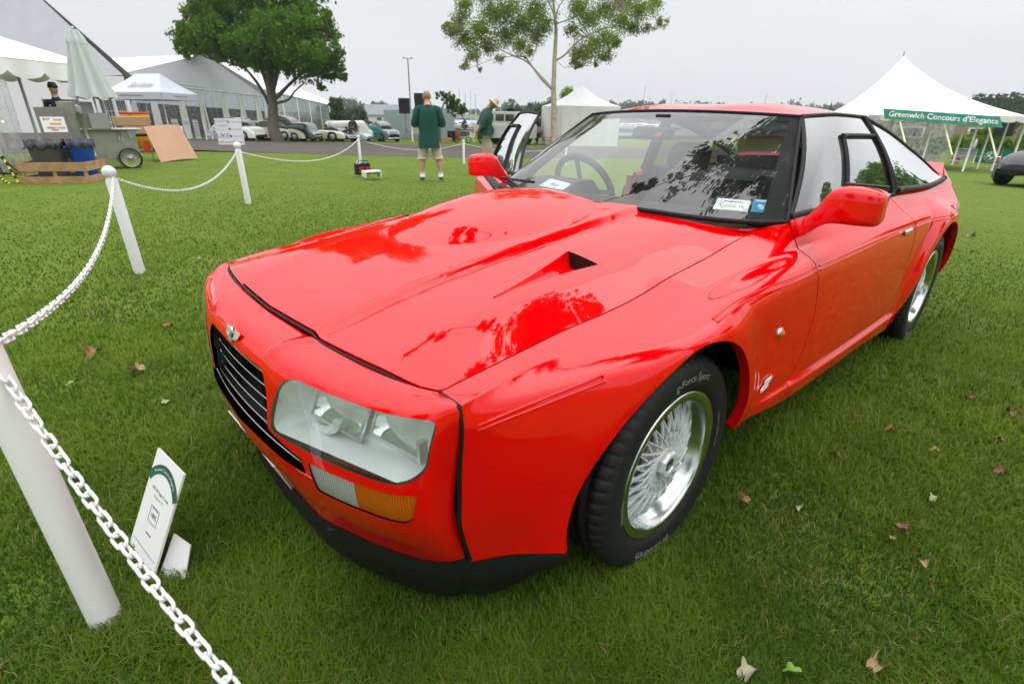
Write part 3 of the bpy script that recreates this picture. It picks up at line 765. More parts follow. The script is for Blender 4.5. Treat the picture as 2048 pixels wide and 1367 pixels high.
# rim: lip, polished barrel, back disc, all turned about x
XM = Matrix.Rotation(PI/2, 3, 'Y')          # lathe z -> world x
def latx(prof, n=72): return MB().lathe([(r, z) for r, z in prof], n, (0, 0, 0), XM)
lip_me = latx([(.219, -.014), (.228, -.006), (.228, .001), (.224, .003), (.206, .002), (.200, -.002), (.196, -.008)]).mesh('rim_lip', M_alu)
bar_me = latx([(.1965, -.006), (.192, -.030), (.182, -.040), (.178, -.055), (.176, -.075)]).mesh('rim_barrel', M_rimf)
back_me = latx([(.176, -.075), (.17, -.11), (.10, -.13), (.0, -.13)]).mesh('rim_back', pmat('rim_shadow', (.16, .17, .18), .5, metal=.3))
hub_me = latx([(.058, -.060), (.055, -.032), (.050, -.022), (.042, -.018)], 48).mesh('hub', M_spoke)
nut = MB().lathe([(.042, -.06), (.042, -.008), (.037, -.001), (.025, -.001), (.023, -.006), (.0, -.006)], 8, (0, 0, 0), XM, False); nut_me = nut.mesh('centre_nut', M_spoke)
cap_me = latx([(.0, -.0055), (.0228, -.0055), (.0228, -.0065)], 24).mesh('cap_badge', pmat('badge_black', (.01, .02, .012), .2))
wing_me = MB().add([(-.0048, y*.85, z*.85) for y, z in ((-.02, .006), (-.004, .003), (.004, .003), (.02, .006), (.012, -.003), (-.012, -.003))], [(0, 1, 2, 3, 4, 5)]).mesh('cap_wings', M_chrome)
def spoke_mesh(r0, x0, r1, x1, da, w=.0024):
    a = Vector((x0, r0, 0)); b = Vector((x1, r1*math.cos(da), r1*math.sin(da))); d = (b-a); m1 = a+d*.45+Vector((.010, 0, 0))
    mb = MB()
    pts = [a, a+d*.2+Vector((.006, 0, 0)), m1, b]
    ax = Vector((1, 0, 0))
    vs = []
    for p in pts:
        t = d.cross(ax).normalized()
        vs += [p-t*w, p+t*w, p+t*w*.55+ax*.007, p-t*w*.55+ax*.007]
    fs = []
    for i in range(len(pts)-1):
        for k in range(4): fs.append((i*4+k, i*4+(k+1) % 4, i*4+4+(k+1) % 4, i*4+4+k))
    return mb.add(vs, fs).mesh('spoke', M_spoke)
NS = 22
sp_a = spoke_mesh(.048, -.024, .180, -.048, .62, .0026); sp_b = spoke_mesh(.048, -.027, .180, -.051, -.62, .0026); sp_c = spoke_mesh(.082, -.036, .180, -.056, .26, .0020); sp_d = spoke_mesh(.082, -.038, .180, -.058, -.26, .0020)
valve_me = MB().tube([(-.09, .150, 0), (-.05, .146, 0)], .0045, 6).mesh('valve', M_black)
def arc_text(txt, size, rad, a_mid, parent, name='tyre_lettering', x=.0115):
    def fn(c):
        a = a_mid-(c.x)/rad; r = rad+c.y; xo = x if r < .292 else x-.0045
        return (xo+(0 if r < .300 else -.006), r*math.cos(a), r*math.sin(a))
    return text(name, txt, size, M_letter, parent, None, fn)
def wheel(x, y, sg, detailed, steer=0):
    w = empty('wheel', (x*sg, y, .305), 0, parent=car)
    if sg < 0: w.rotation_euler = (0, 0, PI)
    w.rotation_euler.z += steer
    def L2(n, me, rot=0): return link(n, me, w, (0, 0, 0), (rot, 0, 0))
    L2('tyre', tyre_me); L2('rim_lip', lip_me); L2('rim_barrel', bar_me); L2('rim_back', back_me); L2('hub', hub_me); L2('centre_nut', nut_me, .2)
    if detailed:
        L2('cap_badge', cap_me); L2('cap_wings', wing_me); L2('valve', valve_me, 2.2)
        for i in range(NS):
            a = 2*PI*i/NS; L2('spoke', sp_a, a); L2('spoke', sp_b, a)
            L2('spoke', sp_c, a+PI/NS); L2('spoke', sp_d, a+PI/NS)
        arc_text('g-Force Sport', .032, .274, PI/2-.12, w); arc_text('BFGoodrich', .038, .274, -PI/2-.22, w)
        arc_text('255/50 R16  TUBELESS  RADIAL', .010, .243, .1, w); arc_text('MAX LOAD 690 kg', .010, .243, PI+.1, w)
    return w
wheel(.832, 0, 1, True, 0); wheel(.83, 0, -1, False); wheel(.90, 2.61, 1, True); wheel(.90, 2.61, -1, False)

# raised double mouldings along the shoulder and on the nose of the wing
def moulding(y0, y1, t0, sg, par, fx=lambda o: o):
    tf = lambda y: t0-(.22*(1-float(sst(.05, .6, y))) if y0 > 0 else 0)
    for dt in (-.04, .09):
        pts = [Vector(side(np.array([y]), np.array([tf(y)+dt]))[0]*np.array([sg, 1, 1])) for y in np.linspace(y0, y1, max(8, int((y1-y0)/.05)))]
        fx(MB().tube(pts, .0034, 8).build('side_moulding', M_red, par))
    if y0 < .2:
        ye = y0 if y0 > 0 else y1; fx(MB().tube([Vector(side(np.array([ye]), np.array([tf(ye)+d]))[0]*np.array([sg, 1, 1])) for d in (-.04, .09)], .0034, 8).build('side_moulding', M_red, par))
for sg in (1, -1):
    moulding(.06, .755, 2.0, sg, car); moulding(-.61, -.34, 2.02, sg, car); moulding(2.05, 3.36, 2.0, sg, car)
    if sg > 0: moulding(.79, 2.015, 2.0, sg, doorL)
# ---- small side parts: side repeater, Z badge, door handle
P0 = side(np.array([.515]), np.array([3.0]))[0]
MB().lathe([(.019, 0), (.019, .004), (.015, .007), (.0, .007)], 20, (P0[0]-.001, .515, .583), XM).build('repeater_bezel', M_chrome, car)
MB().lathe([(.0145, .007), (.011, .013), (.0, .016)], 16, (P0[0]-.001, .515, .583), XM).build('side_repeater', M_amber, car)
zx = side(np.array([.487]), np.array([3.75]))[0, 0]+.002
zb = [(-.014, .018), (.034, .026), (.036, .016), (.006, -.005), (.020, -.004), (.016, -.013), (-.034, -.024), (-.036, -.014), (-.006, .007), (-.018, .009)]
MB().prism([(a*.85, b*.95) for a, b in zb], 0, .004, frame(side(np.array([.487]), np.array([3.76]))[0]+np.array([.003, 0, 0]), side(np.array([.50]), np.array([3.76]))[0]-side(np.array([.47]), np.array([3.76]))[0], side(np.array([.487]), np.array([3.6]))[0]-side(np.array([.487]), np.array([3.9]))[0])).build('side_emblem', M_white, car)
hx = side(np.array([1.87]), np.array([2.05]))[0]
MB().box((hx[0]-.002, 1.875, hx[2]-.028), (.014, .10, .045), bev=.004).build('handle_recess', pmat('shaded_recess_red', (.35, .004, .006), .3), doorL)  # shade of the handle hollow painted as a darker body red
MB().box((hx[0]+.010, 1.875, hx[2]-.006), (.016, .105, .026), bev=.006).build('handle', M_chrome, doorL)

# ---- door mirrors
def mirror_shape():
    # body skinned along a path from the door to the pod; rectangular sections with round corners
    sec = [((.765, .815, .868), .036, .085, 0.), ((.79, .800, .885), .036, .070, .1), ((.815, .785, .915), .040, .060, .2), ((.842, .765, .950), .055, .058, .3), ((.872, .755, .966), .058, .060, .3), ((.93, .755, .966), .058, .062, .25), ((.980, .765, .962), .054, .058, .2), ((.994, .772, .960), .047, .050, .2), ((.999, .778, .958), .036, .038, .2)]
    vs = []; fs = []; n = 24
    for (c, hz, hy, tilt) in sec:
        for k in range(n):
            a = 2*PI*k/n; ca, sa = math.cos(a), math.sin(a)
            e = .42; yy = hy*math.copysign(abs(ca)**e, ca); zz = hz*math.copysign(abs(sa)**e, sa)
            vs.append((c[0]-yy*.10, c[1]+yy, c[2]+zz))
    m = len(sec)
    for i in range(m-1):
        for k in range(n): fs.append((i*n+k, (i+1)*n+k, (i+1)*n+(k+1) % n, i*n+(k+1) % n))
    fs += [tuple(range(n)), tuple((m-1)*n+k for k in range(n))[::-1]]
    return vs, fs
mv, mf = mirror_shape()
for sg in (1, -1):
    m = MB().add([(v[0]*sg, v[1], v[2]) for v in mv], mf, True).build('door_mirror', M_red, car)
    md = m.modifiers.new('s', 'SUBSURF'); md.levels = 1; md.render_levels = 1
    g = MB().box((sg*.935, .812, .962), (.115, .006, .085), sg*-.1, bev=.002).build('mirror_glass', M_chrome, m)
    g2 = None if sg < 0 else MB().box((sg*.925, .800, 1.024), (.12, .03, .006), 0, bev=.003).build('mirror_top_trim', M_black, m)
    if sg < 0: open_door(m)

# ---- interior
seat_col = M_leather
def seat(x):
    s = empty('seat', (x, 1.50, .30), parent=car)
    def cush(u, v): # squab
        return ((u-.5)*.50, -.30+.52*v, .12+.04*math.sin(PI*v)+.05*abs(2*u-1)**3)
    mb = MB(); mb.box((0, -.05, .08), (.50, .52, .14), bev=.05); mb.build('seat_base', M_leather, s)
    Mt = Matrix.Rotation(math.radians(-16), 4, 'X'); 
    def back(u, v):
        a = (u-.5)*2; w = .25*(1-.25*max(0, v-.72)/.28); bol = .06*abs(a)**4*(1-v*.6); rib = .004*math.cos(v*PI*14)*(1-abs(a)**6)*(1 if v < .75 else 0)
        return Mt @ Vector((a*w, .20-bol-rib-.02, .08+.62*v))
    def backr(u, v): p = back(u, v); return p+Vector((0, .11*(1-abs(2*u-1)**4)+.01, 0))
    mb = MB(); mb.grid(back, 20, 42); mb.grid(backr, 20, 8); mb.grid(lambda a, b: back(0, a)*(1-b)+backr(0, a)*b, 10, 1); mb.grid(lambda a, b: back(1, a)*(1-b)+backr(1, a)*b, 10, 1); mb.grid(lambda a, b: back(a, 1)*(1-b)+backr(a, 1)*b, 10, 1)
    mb.build('backrest', M_leather, s)
    MB().box(Mt @ Vector((0, .235, .77)), (.27, .10, .20), 0, Mt.to_3x3(), .04).build('headrest', M_leather, s)
seat(-.34); seat(.34)
mb = MB(); mb.grid(lambda a, b: ((a*2-1)*.66, .42+.22*abs(a*2-1)**2.4+.33*b, .885-.02*b-.03*abs(a*2-1)**2), 20, 6); mb.grid(lambda a, b: ((a*2-1)*.66, .75+.22*abs(a*2-1)**2.4+.04*b, .865-.03*abs(a*2-1)**2-.30*b), 20, 3); mb.build('dashboard', M_blackpl, car)
MB().box((-.34, .78, .885), (.36, .22, .10), bev=.04).build('instrument_binnacle', M_blackpl, car)
Ms = Matrix.Rotation(math.radians(-65), 3, 'X')
sw = MB().lathe([(.175+.016*math.cos(a), .016*math.sin(a)) for a in np.linspace(0, 2*PI, 9)], 32, (-.36, .98, .87), Ms).build('steering_wheel', M_leather, car)
for a in (0, PI*.5, PI): MB().tube([Vector((-.36, .98, .87))+Ms @ Vector((0, 0, -.02)), Vector((-.36, .98, .87))+Ms @ Vector((.17*math.cos(a-PI), .17*math.sin(a-PI), 0))], .012, 6).build('steering_spoke', M_dark, sw)
mb = MB(); mb.box((0, 2.05, .62), (1.3, .04, .50)); mb.box((0, 2.5, .86), (1.36, .95, .03)); mb.box((0, 2.93, .90), (1.3, .03, .1)); mb.build('rear_shelf', M_dark, car)
mb = MB(); mb.box((0, 1.4, .32), (1.45, 1.35, .03)); mb.box((0, .80, .60), (1.45, .03, .52)); mb.box((.715, 1.4, .60), (.03, 1.25, .48)); mb.build('cabin_tub', M_dark, car)
MB().box((-.80, 1.4, .33), (.10, 1.18, .10), bev=.01).build('door_sill', M_red, car)
MB().tube([(-.79, .83, .36), (-.79, .83, .82)], .03, 6).build('door_post', M_red, car); MB().tube([(-.80, 2.0, .36), (-.80, 2.02, .84)], .035, 6).build('door_post', M_red, car)
di = MB().box((-.80, 1.41, .60), (.05, 1.16, .46), bev=.02).build('door_trim', M_leather, doorR)
# roll-over hoop (B pillar) and headliner edge
for sg in (1, -1):
    MB().tube([Vector((sg*.70, 2.04, .86)), Vector((sg*.62, 2.0, 1.05)), Vector((sg*.525, 1.95, 1.20))], .03, 6).build('rear_pillar', M_dark, car)
MB().tube([Vector((-.525, 1.97, 1.195)), Vector((0, 1.98, 1.225)), Vector((.525, 1.97, 1.195))], .025, 6).build('roof_bow', M_dark, car)
for sg in (1, -1):
    MB().tube([Vector((rail(y)+np.array([-.022, 0, -.012]))*np.array([sg, 1, 1])) for y in np.linspace(1.22, 2.15, 10)], .016, 8).build('roof_rail_trim', M_dark, car)
    MB().box((sg*.715, 2.62, .62), (.02, 1.15, .46)).build('quarter_trim', M_dark, car)
    MB().tube([Vector((Q(y)+np.array([-.02, 0, -.02]))*np.array([sg, 1, 1])) for y in np.linspace(2.05, 3.2, 10)], .018, 8).build('quarter_rail_trim', M_dark, car)
MB().grid(lambda a, b: tuple(np.array(deck(a*2-1, b))-np.array([0, .01, .012])), 12, 4).build('deck_lining', M_dark, car)
# interior mirror
wm = lambda u, v, o=.0: WS(u, v)+np.array([0, .62, -.75])*o
MB().box(wm(.02, .80, .045), (.21, .03, .055), 0, Matrix.Rotation(-.3, 3, 'X'), .012).build('rear_view_mirror', M_black, car)
MB().box(wm(.02, .93, .01), (.075, .012, .035), 0, Matrix.Rotation(.9, 3, 'X'), .003).build('mirror_mount', M_black, car)
# decals behind the screen
def decal(name, u0, u1, v0, v1, mat, o=.010): return MB().grid(lambda a, b: wm(u0+(u1-u0)*a, v0+(v1-v0)*b, o), 4, 2).build(name, mat, car)
M_blue = pmat('blue_sticker', (.02, .30, .60), .5)
def wsuv(pt, g=(0, .5)):    # screen position from a world ray is solved once, offline: values below are glass coordinates
    return pt
def ws_text(name, txt, size, uc, vc, mat, o=.004):
    C = Vector(wm(uc, vc, o)); dx = Vector(WS(uc+.05, vc)-WS(uc-.05, vc)).normalized(); dy = Vector(WS(uc, vc+.05)-WS(uc, vc-.05)).normalized()
    text(name, txt, size, mat, car, frame(C, dx, dy))
# wiper
mw = MB(); mw.tube([WS(-.93, .03)+np.array([0, -.03, .02]), WS(-.60, .05)+np.array([0, -.02, .02]), WS(-.28, .06)+np.array([0, -.02, .018])], .006, 6); mw.build('wiper_blade', M_black, car)
mw = MB(); mw.tube([WS(-.30, .0)+np.array([0, -.03, .005]), WS(-.58, .035)+np.array([0, -.03, .03])], [.011, .006], 6); mw.build('wiper_arm', M_black, car)
# stickers, card and ornament behind the screen
d1_ = decal('registration_sticker', .750, .876, .062, .168, M_paper, .008); decal('inspection_sticker', .886, .946, .082, .185, M_blue, .008)
M_gold = pmat('pale_gold_print', (.62, .55, .32), .6); M_rink = pmat('red_marker', (.55, .10, .10), .6)
ws_text('sticker_text', '1', .019, .772, .112, M_ink, .0075); ws_text('sticker_text', '18', .019, .848, .112, M_ink, .0075)
decal('sticker_print', .79, .83, .10, .125, M_gold, .0078); decal('sticker_print', .78, .85, .145, .152, M_ink, .0078); decal('sticker_print', .79, .85, .078, .082, M_ink, .0078); decal('sticker_print', .895, .938, .165, .178, M_white, .0078)
def disc(uc, vc, r, mat, o=.0078):
    C = Vector(wm(uc, vc, o)); dx = Vector(WS(uc+.03, vc)-WS(uc-.03, vc)).normalized(); dy = Vector(WS(uc, vc+.05)-WS(uc, vc-.05)).normalized(); M = frame(C, dx, dy); q = MB().lathe([(.0005, 0), (r, 0)], 20).build('sticker_print', mat, car); q.matrix_local = M
disc(.916, .125, .0115, M_white); ws_text('sticker_text', '2017', .0095, .916, .118, M_ink, .0070)
cp_ = [Vector(wm(u, v, .02)) for u, v in ((-.303, .030), (-.06, .027), (-.085, .140), (-.37, .158))]
xc_ = ((cp_[1]-cp_[0])+(cp_[2]-cp_[3])).normalized(); yc_ = ((cp_[3]-cp_[0])+(cp_[2]-cp_[1])).normalized(); Mc = frame(sum(cp_, Vector())/4, xc_, yc_)
card = MB().prism(rounded([(-.088, -.060), (.085, -.060), (.092, .055), (-.088, .062)], .02), -.001, 0).build('hand_written_card', M_paper, car); card.matrix_local = Mc
for tx, y in (('Please', .028), ('Do Not Touch', .0), ('Show Cars', -.028)): text('card_text', tx, .026, M_rink, car, Mc @ Matrix.Translation((0, y, .0008)), shear=.2)
for k in range(3): text('mirror_tag', 'AM'[k % 2], .028, pmat('red_print', (.6, .03, .03), .5), car, frame(wm(.115+.012*k, .735, .02), (1, .1, 0), (0, .3, 1)), shear=.5, bold=.001) if k < 2 else None
mb = MB(); a_, b_ = Vector(wm(.755, .030, .05)), Vector(wm(.872, .045, .05))
for k in range(14): o_ = Vector((0, .012*math.sin(k*2.1), .009*math.cos(k*2.1))); mb.tube([a_+o_, a_.lerp(b_, .5)+o_*1.5+Vector((0, 0, .003)), b_+o_*.6], .0028, 5)
mb.tube([a_.lerp(b_, .2)+Vector((0, 0, -.015)), a_.lerp(b_, .2)+Vector((0, -.01, .014))], .010, 6); mb.build('straw_ornament', pmat('dry_straw', (.55, .42, .18), .8), car)
# ============================================================ ground, road, water, grass
def shade_ground(name, cols, scales, bump=.3, rough=.95):
    m = bpy.data.materials.new(name); m.use_nodes = True; t = m.node_tree; b = t.nodes['Principled BSDF']; b.inputs['Roughness'].default_value = rough; b.inputs['Specular IOR Level'].default_value = .15
    c = t.nodes.new('ShaderNodeTexCoord'); prev = None
    for i, (c2, s_) in enumerate(zip(cols[1:], scales)):
        n = t.nodes.new('ShaderNodeTexNoise'); n.inputs['Scale'].default_value = s_; n.inputs['Detail'].default_value = 8; n.inputs['Roughness'].default_value = .65
        t.links.new(c.outputs['Object'], n.inputs['Vector']); r = t.nodes.new('ShaderNodeMapRange'); r.inputs[1].default_value = .40; r.inputs[2].default_value = .62
        t.links.new(n.outputs['Fac'], r.inputs[0]); x = t.nodes.new('ShaderNodeMix'); x.data_type = 'RGBA'; t.links.new(r.outputs[0], x.inputs[0])
        if prev is None: x.inputs[6].default_value = (*cols[0], 1)
        else: t.links.new(prev, x.inputs[6])
        x.inputs[7].default_value = (*c2, 1); prev = x.outputs[2]
    t.links.new(prev, b.inputs['Base Color'])
    n = t.nodes.new('ShaderNodeTexNoise'); n.inputs['Scale'].default_value = 40; n.inputs['Detail'].default_value = 6; bp = t.nodes.new('ShaderNodeBump'); bp.inputs['Strength'].default_value = bump; bp.inputs['Distance'].default_value = .05
    t.links.new(c.outputs['Object'], n.inputs['Vector']); t.links.new(n.outputs['Fac'], bp.inputs['Height']); t.links.new(bp.outputs[0], b.inputs['Normal'])
    return m
M_lawn = shade_ground('lawn', [(.105, .160, .018), (.078, .130, .013), (.140, .175, .030), (.095, .152, .013)], [.35, 1.3, 9])
M_road = shade_ground('gravel_road', [(.11, .092, .085), (.145, .125, .115), (.08, .066, .06)], [.8, 14], .6)
xs = [-700, -400, -250, -160, -110]+[-80+4*i for i in range(28)]+[32+8*i for i in range(8)]+[120, 200, 400, 700]
ys = [-700, -300, -120, -60]+[-30+4*i for i in range(36)]+[118+12*i for i in range(10)]+[260, 400, 700]
vs_ = [(x, y, terr(x, y)) for x in xs for y in ys]; ny = len(ys)
g = MB().add(vs_, [(i*ny+j, (i+1)*ny+j, (i+1)*ny+j+1, i*ny+j+1) for i in range(len(xs)-1) for j in range(ny-1)], True).build('ground', M_lawn); tag(g, kind='structure')
# road: a strip between two lines found on the ground
n0, n1 = G(330, 301), G(1090, 317); f0, f1 = G(330, 274), G(1090, 295)
ROAD = (n0, n1, f0, f1)
def strip_sheet(a0, a1, b0, b1, t0, t1, dz, n=80, jit=.25):
    A0, A1 = Vector(a0), Vector(a1); B0, B1 = Vector(b0), Vector(b1); vs = []; fs = []; k = 7
    for i in range(n+1):
        t = t0+(t1-t0)*i/n; p = A0.lerp(A1, t) if 0 <= t <= 1 else A0+(A1-A0)*t; q = B0+(B1-B0)*t
        jn = (noise.noise(Vector((t*9, 0, 0)))*jit, noise.noise(Vector((t*9, 7, 0)))*jit)
        for j in range(k):
            s_ = j/(k-1); c = p.lerp(q, s_+ (jn[0]*.1 if j == 0 else jn[1]*.1 if j == k-1 else 0)); vs.append((c.x, c.y, terr(c.x, c.y)+dz))
    for i in range(n):
        for j in range(k-1): fs.append((i*k+j, (i+1)*k+j, (i+1)*k+j+1, i*k+j+1))
    return MB().add(vs, fs, True)
rd = strip_sheet(n0, n1, f0, f1, -1.6, 1.75, .012).build('road', M_road); tag(rd, kind='structure')
# water of the harbour beyond the far field
M_water = pmat('water', (.10, .13, .14), .12, spec=.6, bump=.25, bscale=.6)
def wedge(pts, z): return MB().add([(p[0], p[1], z) for p in pts], [tuple(range(len(pts)))])
def polar(px, d): 
    p = DG(px, d); return (p.x, p.y)
WZ = -1.55
wt = wedge([polar(840, 95), polar(1150, 80), polar(1650, 95), polar(1700, 330), polar(1150, 420), polar(800, 420)], WZ)
# ============================================================ builders for the surroundings
def G_(px, py): return G(px, py)
class At:
    """a thing standing on the ground, local x to the viewer's right, y away; s = metres per pixel there"""
    def __init__(s, name, px, py, label=None, cat=None, group=None, yaw=0, depth=None):
        s.p = DG(px, depth) if depth else G(px, py); s.d = dep(s.p); s.s = s.d/CF
        h = math.atan2(s.p.y-CP[1], s.p.x-CP[0])-PI/2+yaw
        s.o = empty(name, s.p, h, label, cat, group); s.h = h
        s.M = Matrix.Translation(s.p) @ Matrix.Rotation(h, 4, 'Z')
    def z(s, py): return HZ(s.p, py)-s.p.z
def cam_loc(o_M, p): return o_M.inverted() @ Vector(p)
def leafcloud(blobs, n, size, seed=0, hollow=.55, droop=0, center=(0, 0, 0), spread=.13):
    """blobs: (centre, (rx,ry,rz)); small bent leaf-sized faces spread through the volume in clumps"""
    r = np.random.RandomState(seed); C = np.array([list(b[0]) for b in blobs]); R = np.array([list(b[1]) for b in blobs]); vol = (R.prod(1))**(2/3.); k = r.choice(len(blobs), n, p=vol/vol.sum())
    # twigs: leaves gather round sub-centres
    ns = max(20, n//26); ks = r.choice(len(blobs), ns, p=vol/vol.sum()); d = r.normal(size=(ns, 3)); d /= np.linalg.norm(d, axis=1, keepdims=True); rr = (hollow+(1-hollow)*r.rand(ns))[:, None]
    sub = C[ks]+d*R[ks]*rr*(.75+.4*r.rand(ns)[:, None]); pick = r.randint(0, ns, n)
    P = sub[pick]+r.normal(size=(n, 3))*R[ks][pick].mean(1)[:, None]*spread
    a = r.normal(size=(n, 3)); a /= np.linalg.norm(a, axis=1, keepdims=True); b = np.cross(a, r.normal(size=(n, 3))); b /= np.linalg.norm(b, axis=1, keepdims=True); c = np.cross(a, b)
    s_ = size*(.6+.8*r.rand(n))[:, None]
    V = np.stack([P-a*s_*.5, P-b*s_*.32+c*s_*.08, P+a*s_*.5, P+b*s_*.32+c*s_*.08], 1).reshape(-1, 3)-np.array(center)
    me = bpy.data.meshes.new('leaves'); me.vertices.add(4*n); me.vertices.foreach_set('co', V.ravel()); me.loops.add(4*n); me.loops.foreach_set('vertex_index', np.arange(4*n)); me.polygons.add(n)
    me.polygons.foreach_set('loop_start', np.arange(n)*4); me.polygons.foreach_set('loop_total', np.full(n, 4)); me.update()
    at = me.attributes.new('rnd', 'FLOAT', 'FACE'); at.data.foreach_set('value', (r.rand(n)*.6+r.rand(ns)[pick]*.4).astype(np.float32))
    return me
def leafmat(name, dark, light, trans=.35):
    m = bpy.data.materials.new(name); m.use_nodes = True; t = m.node_tree; t.nodes.clear(); o = t.nodes.new('ShaderNodeOutputMaterial')
    at = t.nodes.new('ShaderNodeAttribute'); at.attribute_name = 'rnd'; r = t.nodes.new('ShaderNodeMix'); r.data_type = 'RGBA'; r.inputs[6].default_value = (*dark, 1); r.inputs[7].default_value = (*light, 1)
    t.links.new(at.outputs['Fac'], r.inputs[0]); d = t.nodes.new('ShaderNodeBsdfDiffuse'); tr = t.nodes.new('ShaderNodeBsdfTranslucent'); mx = t.nodes.new('ShaderNodeMixShader'); mx.inputs[0].default_value = trans
    t.links.new(r.outputs[2], d.inputs[0]); t.links.new(r.outputs[2], tr.inputs[0]); t.links.new(d.outputs[0], mx.inputs[1]); t.links.new(tr.outputs[0], mx.inputs[2]); t.links.new(mx.outputs[0], o.inputs[0]); return m
M_leafdark = leafmat('maple_leaves', (.045, .115, .014), (.16, .30, .034)); M_leaflight = leafmat('sycamore_leaves', (.12, .20, .016), (.33, .42, .05), .5)
M_leafmid = leafmat('mid_leaves', (.05, .09, .025), (.12, .19, .05)); M_leafhazed = leafmat('hazed_leaves', (.075, .115, .08), (.12, .17, .11), .2)  # distant leaves paled and greyed: haze put into their colour
M_bark = pmat('bark', (.10, .085, .065), .9, noise_=.35, nscale=6, bump=.8, bscale=14); M_bark2 = pmat('pale_bark', (.30, .26, .19), .9, noise_=.3, nscale=3, bump=.5, bscale=10)
def limb(mb, pts, r0, r1, n=10, jit=.0, seed=0):
    P = [Vector(p) for p in pts]; out = []; rs = []; m = len(P)-1; K = 5
    for i in range(m):
        for k in range(K):
            t = k/K; a = P[max(i-1, 0)]; b = P[i]; c = P[i+1]; d = P[min(i+2, m)]
            q = .5*((2*b)+(c-a)*t+(2*a-5*b+4*c-d)*t*t+(3*b-a-3*c+d)*t**3); out.append(q+noise.noise_vector(q*1.3+Vector((seed, 0, 0)))*jit)
    out.append(P[-1]); L_ = len(out)
    mb.tube(out, [r0+(r1-r0)*(i/(L_-1)) for i in range(L_)], n); return out
def tree(name, label, base, d0, trunk, limbs, blobs, nl, lsize, mleaf, mbark, seed=1, group=None, depthk=.9, twigs=True, hollow=.55, spread=.13):
    """trunk/limbs: lists of (px,py[,ddepth]) with radii, blobs (px,py,rpx[,ddepth]) at depth d0"""
    e = empty(name, base, 0, label, 'tree', group); rr = random.Random(seed)
    def P(q): return D(q[0], q[1], d0+(q[2] if len(q) > 2 else 0))-Vector(base)
    mb = MB(); s_ = d0/CF
    for pts, r0, r1 in trunk: 
        pp = [P(q) for q in pts]
        if pts is trunk[0][0]:
            pp = [Vector((0, 0, -.15)), Vector((0, 0, .25))]+pp; limb(mb, pp, r0*1.35, r1, 14, .03, seed)
        else: limb(mb, pp, r0, r1, 12, .03, seed)
    mb.build('trunk', mbark, e)
    bl = []
    for b in blobs:
        dd = b[3] if len(b) > 3 else rr.uniform(-1, 1)*b[2]*s_*.8
        r = b[2]*s_; bl.append((D(b[0], b[1], d0+dd)-Vector(base), (r, r*depthk, r*.75)))
    mb = MB()
    for pts, r0, r1 in limbs: limb(mb, [P(q) for q in pts], r0, r1, 8, .05, seed)
    if twigs:
        anchors = [P(pts[int(len(pts)*f)]) for pts, r0, r1 in limbs for f in (.4, .7, .99)]
        for c, r in bl:
            a = min(anchors, key=lambda q: (q-c).length)
            for k in range(3):
                e_ = c+Vector((rr.uniform(-1, 1)*r[0], rr.uniform(-1, 1)*r[1], rr.uniform(-.6, .8)*r[2])); mid = a.lerp(e_, .5)+Vector((rr.uniform(-.2, .2), rr.uniform(-.2, .2), rr.uniform(-.1, .3)))
                mb.tube([a, mid, e_], [.05, .03, .012], 5)
    if mb.v: mb.build('branches', mbark, e)
    link('crown', leafcloud(bl, nl, lsize, seed, hollow, spread=spread), e).data.materials.append(mleaf)
    return e
def simple_tree(name, label, p, h, w, nl, lsize, mleaf, seed, group=None, trunk_h=.25, cat='tree', bark=None):
    rr = random.Random(seed); e = empty(name, p, 0, label, cat, group); mb = MB(); limb(mb, [(0, 0, -.3), (w*.02, 0, h*.3), (0, w*.02, h*.6), (0, 0, h*.85)], h*.028, h*.008, 7, .05, seed)
    for k in range(5):
        a = rr.uniform(0, 6.28); z0 = h*rr.uniform(trunk_h+.05, .6); mb.tube([(0, 0, z0), (math.cos(a)*w*.18, math.sin(a)*w*.18, z0+h*.12), (math.cos(a)*w*.36, math.sin(a)*w*.36, z0+h*.2)], [h*.012, h*.008, h*.004], 5)
    mb.build('trunk', bark or M_bark, e); bl = []
    for k in range(11):
        t = rr.random(); z = h*(trunk_h+.12+(.80-trunk_h)*t); rad = w*.5*(1-.55*abs(t-.4)/.6)*.62; a = rr.uniform(0, 6.28); q = rad*.75*rr.random()**.5
        r = w*rr.uniform(.16, .26); bl.append(((math.cos(a)*q, math.sin(a)*q, z), (r, r, r*.8)))
    bl.append(((0, 0, h*.62), (w*.3, w*.3, h*.26)))
    link('crown', leafcloud(bl, nl, lsize, seed, .4), e).data.materials.append(mleaf); return e
def skin(name, J, E_, mat, parent, sub=2, root=None):
    """one continuous skinned surface; J: {joint: (x,y,z,r[,r2])}"""
    ks = list(J); me = bpy.data.meshes.new(name); me.from_pydata([J[k][:3] for k in ks], [(ks.index(a), ks.index(b)) for a, b in E_], []); me.update()
    o = link(name, me, parent); m = o.modifiers.new('skin', 'SKIN'); m.use_smooth_shade = True; m.branch_smoothing = .6
    sv = me.skin_vertices[0].data
    for i, k in enumerate(ks): 
        j = J[k]; sv[i].radius = (j[3], j[4] if len(j) > 4 else j[3]); sv[i].use_root = (k == (root or ks[0]))
    s_ = o.modifiers.new('sub', 'SUBSURF'); s_.levels = sub; s_.render_levels = sub
    me.materials.append(mat); return o
M_skin = pmat('skin', (.52, .27, .18), .5, sss=0); M_skin2 = pmat('skin_tan', (.42, .20, .12), .5)
